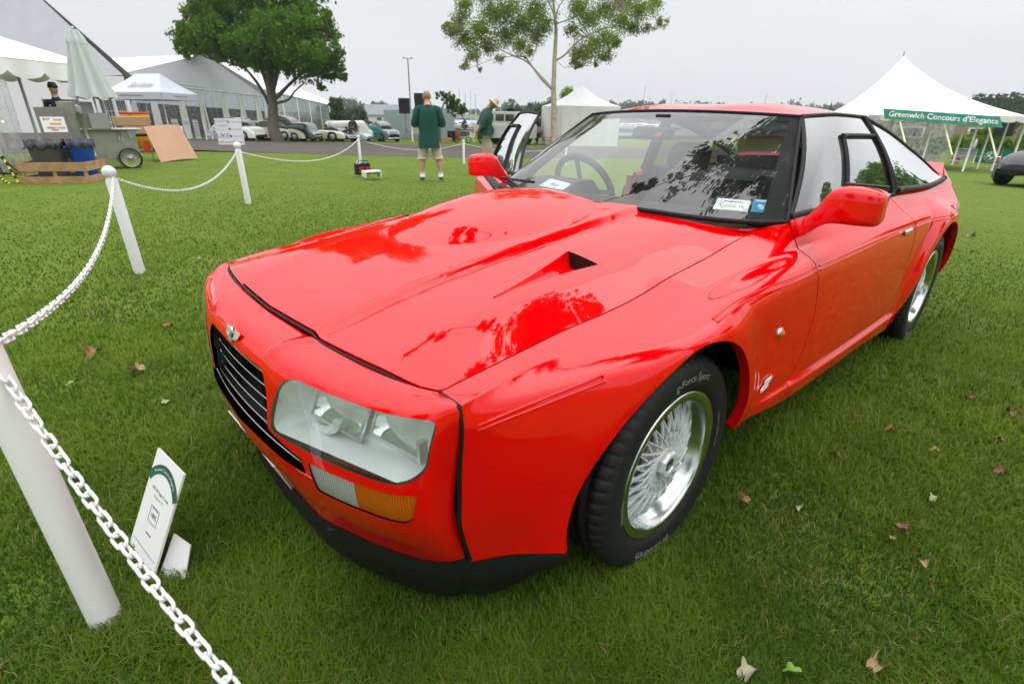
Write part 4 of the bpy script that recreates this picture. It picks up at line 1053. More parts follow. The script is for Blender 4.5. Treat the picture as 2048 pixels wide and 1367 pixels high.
def hand(parent, wrist, dirv, palmn, mat, s=1.0, thumb=1, curl=.5):
    """palm with four unequal bent fingers and a thumb from its side"""
    w = Vector(wrist); d = Vector(dirv).normalized(); n = Vector(palmn).normalized(); n = (n-d*n.dot(d)).normalized(); q = d.cross(n)*thumb
    J = {'w': (*w, .026*s, .018*s), 'p': (*(w+d*.045*s), .036*s, .015*s), 'k': (*(w+d*.085*s), .038*s, .014*s)}; E_ = [('w', 'p'), ('p', 'k')]
    skin('hand', J, E_, mat, parent, 1, 'p')
    mb = MB()
    for i, (off, ln) in enumerate(((.030, .068), (.011, .078), (-.010, .072), (-.029, .056))):
        b = w+d*.08*s+q*off*s; c1 = curl*.7; p1 = b+(d*math.cos(c1)+n*math.sin(c1))*ln*.5*s; c2 = curl*1.6; p2 = p1+(d*math.cos(c2)+n*math.sin(c2))*ln*.3*s; c3 = curl*2.2; p3 = p2+(d*math.cos(c3)+n*math.sin(c3))*ln*.25*s
        mb.tube([b-d*.015*s, b, p1, p2, p3], [.009*s, .0095*s, .009*s, .008*s, .006*s], 6)
    b = w+d*.03*s+q*.030*s; p1 = b+(d*.6+q*.7+n*.2).normalized()*.035*s; p2 = p1+(d*.9+q*.2+n*.4).normalized()*.028*s; mb.tube([w+d*.02*s+q*.01*s, b, p1, p2], [.012*s, .012*s, .010*s, .007*s], 6)
    mb.build('fingers', mat, parent)
def head(parent, c, R, hair=None, mat=None, s=1.0, bald=False):
    """head with face; R rotates local (+y = looking direction, z up)"""
    mat = mat or M_skin; R3 = R.to_3x3() if hasattr(R, 'to_3x3') else R; c = Vector(c)
    def F(u, v):
        a = 2*PI*u; b = -PI/2+PI*v; x = math.cos(b)*math.cos(a); y = math.cos(b)*math.sin(a); z = math.sin(b)
        X = x*.076; Y = y*.097; Z = z*.112
        if z < 0: X *= (1-.28*(-z)**1.3); Y = Y*(1-.12*-z)+.012*(-z)
        if y > .4 and abs(x) < .35:
            nz = math.exp(-((x/.16)**2))*math.exp(-(((z+.12)/.17)**2)); Y += .024*nz*(y-.4)/.6
            Y -= .006*math.exp(-(((abs(x)-.32)/.13)**2+((z-.10)/.10)**2))
        if y > .3: Y -= .007*math.exp(-(((abs(x)-.36)/.16)**2+((z-.08)/.12)**2)); Y += .004*math.exp(-((x/.3)**2+((z+.5)/.06)**2)); Y += .006*math.exp(-((x/.25)**2+((z+.82)/.12)**2))
        return c+R3 @ Vector((X*s, Y*s, Z*s))
    h = MB().grid(F, 32, 24); 
    h.tube([c+R3 @ Vector((0, -.02*s, -.19*s)), c+R3 @ Vector((0, -.012*s, -.06*s))], [.062*s, .060*s], 12)
    for k in (-1, 1): h.ball(c+R3 @ Vector((k*.077*s, -.005*s, -.01*s)), .03*s, 8, (.35, .65, 1.1), R3)
    o = h.build('head', mat, parent)
    eye = MB()
    for k in (-1, 1): eye.ball(c+R3 @ Vector((k*.031*s, .083*s, .010*s)), .0095*s, 8)
    eye.build('eyes', M_ink, o)
    MB().tube([c+R3 @ Vector((x*s, (.098-abs(x)*.35)*s, -.055*s)) for x in (-.022, 0, .022)], .0035*s, 5).build('mouth', pmat('lips', (.35, .12, .10), .6), o)
    if hair:
        def H(u, v):
            a = 2*PI*u; b = -.35+ (PI/2+.35)*v; x = math.cos(b)*math.cos(a); y = math.cos(b)*math.sin(a); z = math.sin(b)
            lift = .3 if y > .2 else 0; b2 = b+lift*(1-v)*1.4; x = math.cos(b2)*math.cos(a); y = math.cos(b2)*math.sin(a); z = math.sin(b2); k = 1.05+.03*noise.noise(Vector((x*9, y*9, z*9)))
            return c+R3 @ Vector((x*.080*k*s, (y*.100*k-.004)*s, z*.107*k*s))
        MB().grid(H, 24, 10).build('hair', hair, o)
    return o
def scallop_tent_valance(mb, pts, h, n, amp=.10, wav=.03):
    """hanging valance with a scalloped hem along a polyline"""
    P = [Vector(p) for p in pts]; L_ = [0]
    for a, b in zip(P[:-1], P[1:]): L_.append(L_[-1]+(b-a).length)
    T = L_[-1]; N = n*8; vs = []; fs = []
    for i in range(N+1):
        s_ = T*i/N; k = max(j for j in range(len(L_)) if L_[j] <= s_+1e-9); k = min(k, len(P)-2); f = (s_-L_[k])/(L_[k+1]-L_[k]); p = P[k].lerp(P[k+1], f); d = (P[k+1]-P[k]).normalized(); nn = Vector((d.y, -d.x, 0))
        ph = (i/8) % 1; low = h-amp*abs(math.sin(PI*ph))**.6*-1-amp
        for j in range(4):
            q = j/3; vs.append(p+Vector((0, 0, -low*q))+nn*(wav*math.sin(i*.9)*q))
    for i in range(N):
        for j in range(3): fs.append((i*4+j, (i+1)*4+j, (i+1)*4+j+1, i*4+j+1))
    mb.add(vs, fs, True)
M_canvas = pmat('white_canvas', (.80, .80, .80), .7, noise_=.03, nscale=1.5, bump=.15, bscale=3)
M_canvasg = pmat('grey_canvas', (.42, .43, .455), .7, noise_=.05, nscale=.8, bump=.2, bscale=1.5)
M_metal = pmat('galvanised_steel', (.42, .44, .45), .35, metal=.8); M_steel = pmat('cart_steel', (.30, .31, .27), .35, metal=.35, noise_=.15, nscale=5)
M_pane = glassmat('clear_vinyl', (.42, .46, .46), 1.5, rough=.12, dust=.25, boost=1.4, dcol=(.7, .72, .74)); M_paneclear = glassmat('clear_plastic', (.80, .82, .84), 1.5, rough=.10, dust=.42, boost=1.6, dcol=(.75, .76, .78))
M_wood = pmat('pine_wood', (.42, .24, .12), .7, noise_=.25, nscale=9); M_cardb = pmat('cardboard', (.42, .25, .15), .8, noise_=.06, nscale=3, bump=.1)
M_tgreen = pmat('dark_green_shirt', (.006, .065, .052), .8, bump=.2, bscale=30); M_khaki = pmat('khaki', (.40, .34, .25), .8, bump=.25, bscale=30); M_beige = pmat('beige_cotton', (.48, .42, .32), .8, bump=.2, bscale=30)
M_navy = pmat('navy', (.012, .02, .045), .8); M_blk = pmat('black_cloth', (.012, .012, .014), .8, bump=.2, bscale=20); M_cream = pmat('cream', (.70, .66, .52), .4, coat=.6)
M_yellow = pmat('yellow_plastic', (.80, .42, .01), .4); M_redpl = pmat('red_plastic', (.60, .02, .03), .4); M_blue = pmat('blue_plastic', (.01, .09, .42), .4); M_gray = pmat('grey_plastic', (.11, .12, .125), .5)
M_gbanner = pmat('green_banner', (.0, .21, .125), .55, bump=.15, bscale=2); M_asph = M_rubber
# ============================================================ post-and-chain fence
posts = [('near', Vector((.020, -1.277, 0)), .93, 'white chain post closest to the camera, beside the show placard'),
 ('A', G(280, 545), .79, 'white ball-topped post standing alone on the left lawn nearest the wooden crate'),
 ('B', G(497, 407), .79, 'white ball-topped post in front of the social media sign'),
 ('C', G(721, 325), .79, 'white post rising behind the red and black tool bag'),
 ('D', G(928, 328), .79, 'white post between the two men in green shirts'),
 ('E', G(1131, 330), .79, 'white post seen through the windscreen of the red coupe'),
 ('F', G(1834, 326), .86, 'white post by the tent poles behind the tail of the red coupe'),
 ('next', Vector((2.2, -.80, 0)), .84, None), ('Fl', G(1640, 322), .86, None), ('Fr', G(2140, 332), .86, None)]
PO = {}
def post_mesh(h):
    rr = .036 if h > .9 else .041; p = MB().lathe([(.0, -.02), (rr, -.02), (rr, .0), (rr-.001, h-.07), (.030, h-.055), (.028, h-.045), (.0, h-.045)], 24).mesh('shaft', M_white)
    b = MB().ball((0, 0, h-.012), .048, 20).mesh('ball', M_white); return p, b
pm = {}
for k, p, h, lab in posts:
    PO[k] = (p, h)
    if lab is None: continue
    if h not in pm: pm[h] = post_mesh(h)
    e = empty('chain_post', p, 0, lab, 'post', 'white posts of the chain fence'); link('shaft', pm[h][0], e); link('ball', pm[h][1], e)
    lean = {'near': (.03, -.05), 'A': (.02, -.035), 'C': (.0, .03), 'B': (.01, -.01)}.get(k, (0, 0)); e.rotation_euler = (lean[0], lean[1], 0)
def link_mesh(L_, w, r, n=14, m=7):
    mb = MB(); c = []
    for i in range(n):
        a = 2*PI*i/n; x = math.cos(a)*w/2; y = math.sin(a)*w/2+(L_-w)/2*(1 if math.sin(a) > 0 else -1); c.append(Vector((x, y, 0)))
    vs = []; fs = []
    for i in range(n):
        t = (c[(i+1) % n]-c[i-1]).normalized(); nn = Vector((0, 0, 1)); b = t.cross(nn)
        for k in range(m):
            q = 2*PI*k/m; vs.append(c[i]+(nn*math.cos(q)+b*math.sin(q))*r)
    for i in range(n):
        for k in range(m): fs.append((i*m+k, i*m+(k+1) % m, ((i+1) % n)*m+(k+1) % m, ((i+1) % n)*m+k))
    return mb.add(vs, fs, True).mesh('link', M_white)
lm = link_mesh(.034, .019, .0032); lm2 = link_mesh(.034, .019, .0034, 10, 5)
def chain(a, b, sag, label, mesh=None, mode='links', t1=1.0, pitch=.0270):
    a, b = Vector(a), Vector(b); N = 400; pts = [a.lerp(b, t1*i/N)-Vector((0, 0, sag*4*(t1*i/N)*(1-t1*i/N))) for i in range(N+1)]
    cum = [0]
    for p, q in zip(pts[:-1], pts[1:]): cum.append(cum[-1]+(q-p).length)
    n = int(cum[-1]/pitch); e = empty('chain', a, 0, label, 'chain', 'white plastic chains slung between the posts'); j = 0; mb = MB()
    for i in range(n):
        s_ = (i+.5)*pitch
        while cum[j+1] < s_: j += 1
        p = pts[j].lerp(pts[j+1], (s_-cum[j])/(cum[j+1]-cum[j])); t = (pts[min(j+3, N)]-pts[max(j-3, 0)]).normalized()
        sd = t.cross(Vector((0, 0, 1))).normalized(); up = sd.cross(t); an = (PI/4 if i % 2 else -PI/4)+.25*math.sin(i*1.7)
        z = (sd*math.cos(an)+up*math.sin(an)); x = t.cross(z); M = Matrix(((x.x, t.x, z.x, 0), (x.y, t.y, z.y, 0), (x.z, t.z, z.z, 0), (0, 0, 0, 1)))
        if mode == 'links' and i < 300:
            o = link('link', mesh or lm, e); o.matrix_local = Matrix.Translation(p-a) @ M
        else: mb.add([(M @ v.co)+(p-a) for v in lm2.vertices], [tuple(f.vertices) for f in lm2.polygons], True)
    if mb.v: tag(mb.build('links', M_white, e), kind='stuff')
    return e
def top(k, dz=-.09): return PO[k][0]+Vector((0, 0, PO[k][1]+dz))
chain(Vector((-.042, -1.290, .742)), Vector((2.2, -.80, .72)), .36, 'white chain running from the closest post down out of the bottom of the picture', t1=.62)
chain(top('A', -.05), Vector((.016, -1.277, .775)), .17, 'white chain sagging across the left lawn towards the camera', lm2)
chain(top('A', -.05), top('B', -.05), .28, 'white chain in front of the leaning cardboard', mode='m', pitch=.028)
chain(top('B'), top('C'), .34, 'white chain crossing in front of the parked vintage cars', mode='m', pitch=.03)
chain(top('C'), top('D'), .26, 'white chain passing behind the man seen from the back', mode='m', pitch=.03)
chain(top('D'), top('E'), .22, 'white chain behind the man in the bucket hat', mode='m', pitch=.03)
chain(top('F'), top('Fr'), .32, 'white chain in front of the green banner fence on the right', mode='m', pitch=.04)
chain(top('Fl'), top('F'), .35, 'white chain behind the tail of the red coupe', mode='m', pitch=.04)
# ============================================================ show placard
M_green2 = pmat('deep_green_print', (.01, .10, .06), .6)
bl_, br_ = Vector((-.235, -1.185, .02)), Vector((-.045, -1.160, .02)); upv = Vector((-.055, .135, .275)).normalized(); wd = (br_-bl_); wl = wd.length
pc = empty('show_placard', (bl_+br_)/2, 0, 'white tilted information card on the grass beside the nose of the red coupe', 'sign')
Mp = frame((0, 0, 0), wd, upv); hh = .300
bd_ = MB().box((0, hh/2, -.003), (wl, hh, .006)).build('board', M_paper, pc); bd_.matrix_local = Mp
oo = (bl_+br_)/2; sp3 = [Vector(q)-oo for q in ((-.055, -1.150, 0), (.012, -1.100, 0), (-.020, -1.060, .085), (-.075, -1.085, .105))]; sn = (sp3[1]-sp3[0]).cross(sp3[3]-sp3[0]).normalized()*.004; st = MB().add(sp3+[q-sn for q in sp3], [(0, 1, 2, 3), (7, 6, 5, 4), (0, 4, 5, 1), (1, 5, 6, 2), (2, 6, 7, 3), (3, 7, 4, 0)]).build('stand', M_paper, pc)
def onb(x, y, z=.0006): return Mp @ Matrix.Translation((x*wl, y*hh, z))
def arcb(r0, r1, a0, a1, cx, cy, n=16): return [(cx+r1*math.cos(a), cy+r1*math.sin(a)) for a in np.linspace(a0, a1, n)]+[(cx+r0*math.cos(a), cy+r0*math.sin(a)) for a in np.linspace(a1, a0, n)]
o = MB().prism(arcb(.105, .132, PI*.80, PI*.20, 0, .145), 0, .0005).build('banner_print', M_green2, pc); o.matrix_local = Mp @ Matrix.Translation((0, 0, .0003))
def arcfn(rad, cy): return lambda c: (rad*math.sin(c.x/rad)*(1+c.y/rad), cy+(rad+c.y)*math.cos(c.x/rad), 0)
text('banner_text', "Greenwich Concours d'Elegance", .0115, M_paper, pc, Mp @ Matrix.Translation((0, 0, .0012)), arcfn(.118, .145))
for tx, yy, sz in (('2017', .90, .016), ('1987 V8 Zagato Coupe', .66, .0125), ('Greenwich, CT', .60, .010), ('Show Field', .50, .009), ('1005', .43, .020)): text('print', tx, sz, M_green2 if tx == '2017' else M_ink, pc, onb(0, yy, .0008))
o = MB()
for (x, y, w, h_) in ((0, .51, .30, .004), (0, .36, .30, .004), (-.15, .435, .008, .15), (.15, .435, .008, .15), (0, .25, .2, .010), (0, .10, .85, .003)): o.box((x*wl, y*hh, .0005), (w*wl, h_*hh, .0006))
o = o.build('frame_print', M_ink, pc); o.matrix_local = Mp

# ============================================================ fallen leaves
M_dead = [pmat('dead_leaf', c, .75, noise_=.3, nscale=40) for c in ((.28, .15, .07), (.36, .24, .13), (.22, .10, .05))]; M_leafpale = pmat('pale_leaf', (.34, .34, .22), .7); M_leafg = pmat('green_leaf', (.16, .30, .03), .6)
def fleaf(seed, sz, curl, mat):
    r = random.Random(seed); ol = []; n = 30
    for i in range(n):
        a = 2*PI*i/n; k = .55+.45*abs(math.cos(2.5*(a-PI/2)))**.8+r.uniform(-.05, .05); 
        if abs(a-1.5*PI) < .3: k *= .6
        ol.append((math.cos(a)*k, math.sin(a)*k))
    vs = [(0, 0, 0)]+[(x*.5, y*.5, 0) for x, y in ol]+[(x, y, 0) for x, y in ol]; fs = [(0, 1+i, 1+(i+1) % n) for i in range(n)]+[(1+i, 1+n+i, 1+n+(i+1) % n, 1+(i+1) % n) for i in range(n)]
    v2 = []
    for x, y, z in vs:
        rr = math.hypot(x, y); z = curl*(x*x*1.1-.4*y*y)+.18*noise.noise(Vector((x*2.2+seed, y*2.2, 0)))*rr; v2.append((x*sz*(1-.35*curl*abs(x)), y*sz, z*sz))
    mb = MB().add(v2, fs, True); mb.tube([(0, -.45*sz, 0), (.05*sz, -1.3*sz, .1*sz)], .02*sz, 5); return mb.mesh('leaf', mat)
LV = [(190, 710, .075, 0, 1, 'curled brown leaf on the lawn left of the red nose'), (278, 748, .065, 1, 1, 'flat tan leaf below the curled brown one, left of the red nose'), (340, 658, .05, 0, .6, 'small brown leaf highest of those left of the red nose'), (150, 773, .05, 4, .3, 'bright green leaf on the lawn near the closest white post'), (335, 813, .03, 3, .4, 'tiny pale leaf between the placard and the brown leaves'),
 (1745, 1345, .045, 1, 1.2, 'torn tan leaf at the bottom edge of the lawn'), (1490, 1358, .045, 3, 1, 'pale leaf standing up at the bottom edge of the lawn'), (1578, 1356, .035, 4, .5, 'green leaf at the bottom edge of the lawn'), (1484, 1013, .04, 0, 1, 'orange brown leaf lying right of the front wheel'), (1590, 1026, .03, 3, 1, 'white curled leaf lying right of the front wheel'), (2018, 833, .05, 2, 1, 'reddish brown leaf near the right edge of the lawn'), (1933, 804, .035, 2, .8, 'small reddish leaf behind the near right edge of the lawn'), (1776, 870, .035, 0, 1, 'upright orange leaf midway between sill and right edge'), (1865, 912, .03, 1, .8, 'small tan leaf below the upright orange leaf'), (1992, 888, .03, 0, .8, 'thin orange leaf at right, below the reddish brown one'), (1995, 955, .035, 2, 1, 'dark red leaf low at the right edge'), (1862, 1008, .03, 3, 1, 'narrow pale leaf standing in the grass at right'), (1797, 1070, .035, 2, .8, 'dark brown leaf in the lower right lawn'), (1778, 1087, .025, 0, .8, 'thin orange leaf beside the dark brown one'), (1840, 1138, .03, 1, .8, 'brown leaf flat in the lower right lawn'), (1667, 920, .035, 2, .8, 'dull brown leaf behind the front wheel, right of it'), (1938, 468, .12, 0, .8, 'yellow brown leaf on the lawn behind the rear wheel'), (1940, 505, .06, 0, .5, 'thin tan leaf below the yellow brown one by the rear wheel'), (322, 490, .06, 0, .5, 'brown leaf on the lawn beyond the red bonnet'), (398, 520, .05, 1, .5, 'tan leaf on the lawn just left of the bonnet corner')]
for i, (px, py, sz, mi, cu, lab) in enumerate(LV):
    mt = (M_dead+[M_leafpale, M_leafg])[mi]; p = G(px, py+sz*60)
    o = link('fallen_leaf', fleaf(i+3, sz*.62, cu, mt), None, p+Vector((0, 0, .032)), (rnd.uniform(-.4, .5), rnd.uniform(-.4, .4), rnd.uniform(0, 6.28))); tag(o, lab, 'leaf', 'leaves fallen on the lawn')
# ============================================================ helpers that span ground points
def up(p, z): return Vector((p[0], p[1], p[2]+z))
def quad(mb, a, b, c, d, n=1, m=1, sag=0, smooth=False):
    a, b, c, d = map(Vector, (a, b, c, d)); nn = (b-a).cross(d-a).normalized()
    def F(u, v):
        p = a.lerp(b, u).lerp(d.lerp(c, u), v); w = sag*16*u*(1-u)*v*(1-v) if sag else 0
        return p+nn*w
    return mb.grid(F, n, m, smooth or bool(sag))
def curtain(mb, a, b, z0, z1, n=30, amp=.05, seed=0):
    a, b = Vector(a), Vector(b); d = (b-a).normalized(); nn = Vector((d.y, -d.x, 0))
    def F(u, v):
        p = a.lerp(b, u); w = amp*(math.sin(u*n*.9+seed)+.6*math.sin(u*n*2.1+2*seed))*(.4+.6*(1-v)); return p+nn*w+Vector((0, 0, z0+(z1-z0)*v))
    return mb.grid(F, n*2, 4, True)
def rel(e, fn=None):      # builder: mesh given in world coordinates, parented to an empty standing at e.location without rotation
    return e
class T:
    """thing whose parts are given in world coordinates"""
    def __init__(s, name, p, label, cat, group=None): s.p = Vector(p); s.e = empty(name, s.p, 0, label, cat, group)
    def part(s, name, mb, mat, **k):
        mb.v = [(v[0]-s.p.x, v[1]-s.p.y, v[2]-s.p.z) for v in mb.v]; return mb.build(name, mat, s.e)

# ============================================================ far left: food tent
P0, P1 = G(-110, 360), G(236, 322); zz = 2.14
ft = T('food_tent', P0, 'white frame tent with clear plastic walls and scalloped valance at the far left', 'tent')
ev0, ev1 = up(P0, HZ(P0, 92)-P0.z), up(P1, HZ(P1, 134)-P1.z); back = (P1-P0).cross(Vector((0, 0, 1))).normalized()*-6.0
if (Vector(P0)+back-Vector(CP)).length < (Vector(P0)-Vector(CP)).length: back = -back
pk = (ev0+ev1)/2+back*.5+Vector((0, 0, 1.55)); pk = ev0+(ev1-ev0)*.12+back*.5+Vector((0, 0, 1.35))
mb = MB(); mid = ev0.lerp(ev1, .12)
vo = -back.normalized()*.15; mb.add([ev0+vo, ev1+vo, ev1+back, ev0+back, pk, pk+(ev1-ev0)*.25], [(0, 1, 5, 4), (1, 2, 5), (2, 3, 4, 5), (3, 0, 4)]); ft.part('roof', mb, M_canvas)
vo = -back.normalized()*.14; ve = (ev1-ev0).normalized()*.14; mb = MB(); scallop_tent_valance(mb, [ev0+vo, ev1+vo+ve], .38, 5, .14, .03); scallop_tent_valance(mb, [ev1+vo+ve, ev1+back+ve], .38, 9, .14, .03); ft.part('valance', mb, M_canvas)
mb = MB()
for q, dz in ((0, 0), (.5, 0), (1, 0)): mb.tube([P0.lerp(P1, q)+Vector((0, 0, -.05)), ev0.lerp(ev1, q)], .028, 8)
mb.tube([P1+back, ev1+back], .028, 8); mb.tube([ev0, ev1], .025, 8); mb.tube([ev1, ev1+back], .025, 8); ft.part('frame', mb, pmat('grey_pole', (.30, .31, .32), .5))
mb = MB(); A_, B_ = P0, P0.lerp(P1, .44); curtain(mb, A_, B_, .0, zz-.02, 26, .06); ft.part('plastic_wall', mb, M_paneclear)
mb = MB(); curtain(mb, P0+back, P1+back, 0, 1.9, 30, .04, 2); ft.part('back_wall', mb, M_canvas)
mb = MB(); mb.box(P0.lerp(P1, .45)+back*.45+Vector((0, 0, .45)), (2.2, 1.0, .7), .2); ft.part('counter', mb, pmat('brown_counter', (.16, .09, .06), .8))
M_bulb = pmat('warm_bulb', (1, .6, .3), .5, emit=((1, .55, .25), 14)); e_ = T('string_lights', P0.lerp(P1, .45), 'warm string lights glowing inside the food tent at the far left', 'lights')
for i in range(9):
    q = P0.lerp(P1, .36+.02*i)+back*.12; mb = MB(); mb.ball((q.x, q.y, 1.02+.09*math.sin(i*2.2)), .018 if i != 2 else .035, 8); e_.part('bulb', mb, M_bulb)
mb = MB(); mb.tube([P0.lerp(P1, .30+.03*i)+back*.12+Vector((0, 0, 1.05+.1*math.sin(i*2.2))) for i in range(9)], .004, 4); e_.part('wire', mb, M_blk)
# striped barrier stand
M_hazy = pmat('hazard_yellow', (.80, .60, .01), .5)
b0 = G(30, 367); bs = T('striped_stand', b0, 'black folding stand with yellow striped legs at the far left edge', 'stand')
def Z_(px, py, base): q = DG(px, dep(base)); q = Vector((D(px, py, dep(base)))); return q
for pts in ([(5, 313), (37, 365)], [(-5, 352), (20, 368)]):
    a, b = Z_(*pts[0], b0), Z_(*pts[1], b0); n = 8
    for k in range(n):
        mb = MB(); mb.tube([a.lerp(b, k/n), a.lerp(b, (k+1)/n)], .022, 6); bs.part('striped_leg', mb, M_hazy if k % 2 else M_black)
mb = MB(); 
for pts in ([(2, 315), (53, 357)], [(-4, 330), (8, 350)], [(-8, 345), (34, 348)]): mb.tube([Z_(*pts[0], b0), Z_(*pts[1], b0)], .018, 6)
bs.part('brace', mb, M_black)

# ============================================================ hot dog cart
cb = At('food_cart', 215, 338, 'grey steel hot dog cart with a spoked wheel and a slanted menu sign', 'cart', yaw=.12); s_ = cb.s; c = cb.o
x = lambda px: (px-215)*s_
MB().box((x(232), .25, .52), (x(276)-x(188), .62, .62), bev=.01).build('cabinet', M_steel, c)
MB().box((x(238), .22, .85), (x(288)-x(188), .74, .035), bev=.008).build('counter_top', M_metal, c)
MB().box((x(194), .28, .82), (x(196)-x(146), .66, 1.18), bev=.01).build('tall_cabinet', M_steel, c)
pb = MB().box((0, 0, 0), (.50, .03, .80), bev=.008).build('menu_board', pmat('taupe_board', (.16, .145, .14), .6), c, (x(152), -.16, .90), (math.radians(-12), 0, 0))
sg_ = MB().box((0, -.019, .05), (.40, .004, .31), bev=.001).build('menu_sign', M_white, pb)
M_rsign = pmat('sign_red', (.35, .02, .02), .6); M_dog = pmat('sausage_orange', (.62, .28, .05), .6)
def FZ(o=(0, 0, 0), rz=0): return Matrix.Translation(o) @ Matrix.Rotation(rz, 4, 'Y') @ Matrix.Rotation(PI/2, 4, 'X')
for tx, xx, z_, s2 in (('BUY', -.10, .155, .065), ('YOUR', .08, .14, .05), ('SABRETT DOGS', .02, -.02, .048), ('HERE', -.01, -.065, .05)): text('sign_text', tx if 'DOGS' not in tx else 'SPEEDY DOGS', s2, M_rsign, sg_, FZ((xx, -.0225, z_)), bold=.002)
MB().box((.03, -.0225, .062), (.20, .003, .035), bev=.0014).build('sausage_print', M_dog, sg_)
MB().box((x(222), -.02, 1.02), (.36, .30, .34), bev=.015).build('steam_box', M_metal, c)
MB().tube([(x(200), -.14, .30), (x(192), -.14, 1.20)], .035, 10).build('gas_pipe', M_metal, c)
MB().lathe([(.07, 0), (.075, .16), (.07, .18), (.0, .19)], 16, (x(196), -.05, 1.16)).build('pot', M_metal, c)
for px in (246, 251): MB().tube([(x(px), -.09, .84), (x(px)+.01, -.10, .58)], .008, 6).build('utensil', M_metal, c)
MB().prism([(x(262), .82), (x(282), .84), (x(266), .62)], -.02, .0, Matrix.Translation((0, -.08, 0)) @ Matrix.Rotation(PI/2, 4, 'X')).build('shelf_bracket', M_metal, c)
MB().box((x(228), .2, .20), (x(262)-x(192), .5, .05)).build('chassis', M_metal, c)
def spoked(parent, cx, cy, cz, R, nm='wheel'):
    w = empty(nm, (cx, cy, cz), PI/2, parent=parent)
    w.rotation_euler = (0, 0, -PI/2)
    XMm = Matrix.Rotation(PI/2, 3, 'Y')
    MB().lathe([(R-.035, -.02), (R-.008, -.025), (R, 0), (R-.008, .025), (R-.035, .02)], 32, (0, 0, 0), XMm).build('tyre', M_rubber, w)
    MB().lathe([(R-.05, -.012), (R-.034, -.018), (R-.034, .018), (R-.05, .012), (R-.05, -.012)], 32, (0, 0, 0), XMm).build('rim', M_metal, w)
    MB().lathe([(.0, -.03), (.025, -.03), (.025, .03), (.0, .03)], 12, (0, 0, 0), XMm).build('hub', M_metal, w)
    sm = MB().tube([(.02, .02, 0), (0, R-.045, .03)], .0035, 4).mesh('spoke', M_chrome)
    for k in range(18): o = link('spoke', sm, w, (0, 0, 0), (2*PI*k/18, 0, 0))
    return w
spoked(c, x(257), -.10, .22, .23); MB().lathe([(.235, -.06), (.26, .0), (.235, .06)], 20, (x(257), -.08, .24), Matrix.Rotation(-PI/2, 3, 'X'), True, -.1, PI+.1).build('mudguard', M_steel, c)
spoked(c, x(190), .5, .22, .23)
ub = At('umbrella', 230, 338, 'closed pale grey parasol standing over the hot dog cart', 'umbrella', yaw=.1); o = ub.o; zt = HZ(ub.p, 58)-ub.p.z; zb_ = HZ(ub.p, 197)-ub.p.z
MB().tube([(0, .1, .3), (-.05, .1, zt+.03)], .02, 8).build('pole', M_metal, o)
def umb(u, v):
    a = 2*PI*u; r = (.10+.26*(1-v)**1.0)*(1+.20*math.cos(8*a)); r = r if v > .10 else r*1.05; r = r*(1 if v < .93 else .75); return (-.02-.04*v+r*math.cos(a), .1+r*math.sin(a)*.8, zb_+(zt-zb_)*v+.03*math.cos(8*a)*(1-v))
MB().grid(umb, 96, 14).build('canopy', pmat('pale_grey_fabric', (.52, .56, .56), .8), o)
MB().grid(lambda u, v: (lambda p: ((p[0]+.04)*1.1-.04, p[1]*1.05-.005, p[2]))(umb(u, .80+.14*v)), 96, 3).build('top_flap', pmat('pale_grey_fabric', (.55, .59, .59), .8), o)
MB().ball((-.05, .1, zt+.03), .025, 8).build('finial', M_white, o)
# cook in black cap behind the cart
def PF(name, px, py, label, yaw=0, h=1.8): return At('person', px, py, label, 'person', 'people', yaw)
ck = At('person', 119, 318, 'person in a black cap standing behind the hot dog cart', 'person', yaw=0, depth=12.3); o = ck.o; H = HZ(ck.p, 166)-ck.p.z; kk = H/1.80
J = {'pel': (0, 0, .95*kk, .16, .12), 'ch': (0, 0, 1.25*kk, .17, .12), 'sh': (0, 0, 1.42*kk, .15, .09), 'nk': (0, 0, 1.55*kk, .06), 'lk': (-.11, 0, .5*kk, .08), 'lf': (-.12, 0, .05, .06), 'rk': (.11, 0, .5*kk, .08), 'rf': (.12, 0, .05, .06), 'ls': (-.2, 0, 1.40*kk, .06), 'le': (-.27, .06, 1.12*kk, .05), 'lh': (-.2, .28, 1.05*kk, .035), 'rs': (.2, 0, 1.40*kk, .06), 're': (.27, .06, 1.12*kk, .05), 'rh': (.2, .28, 1.05*kk, .035)}
BE = [('pel', 'ch'), ('ch', 'sh'), ('sh', 'nk'), ('pel', 'lk'), ('lk', 'lf'), ('pel', 'rk'), ('rk', 'rf'), ('sh', 'ls'), ('ls', 'le'), ('le', 'lh'), ('sh', 'rs'), ('rs', 're'), ('re', 'rh')]
skin('body', J, BE, M_blk, o); hd = head(o, (0, .02, 1.67*kk), Matrix.Rotation(-.5, 3, 'Z'), None, M_skin, 1.0)
MB().lathe([(.0, .13), (.06, .12), (.092, .06), (.098, .0), (.0, .0)], 20, (0, .01, 1.70*kk)).build('cap', M_blk, hd)
hand(o, (-.2, .28, 1.05*kk), (0, 1, -.2), (0, 0, -1), M_skin); hand(o, (.2, .28, 1.05*kk), (0, 1, -.2), (0, 0, -1), M_skin, thumb=-1)

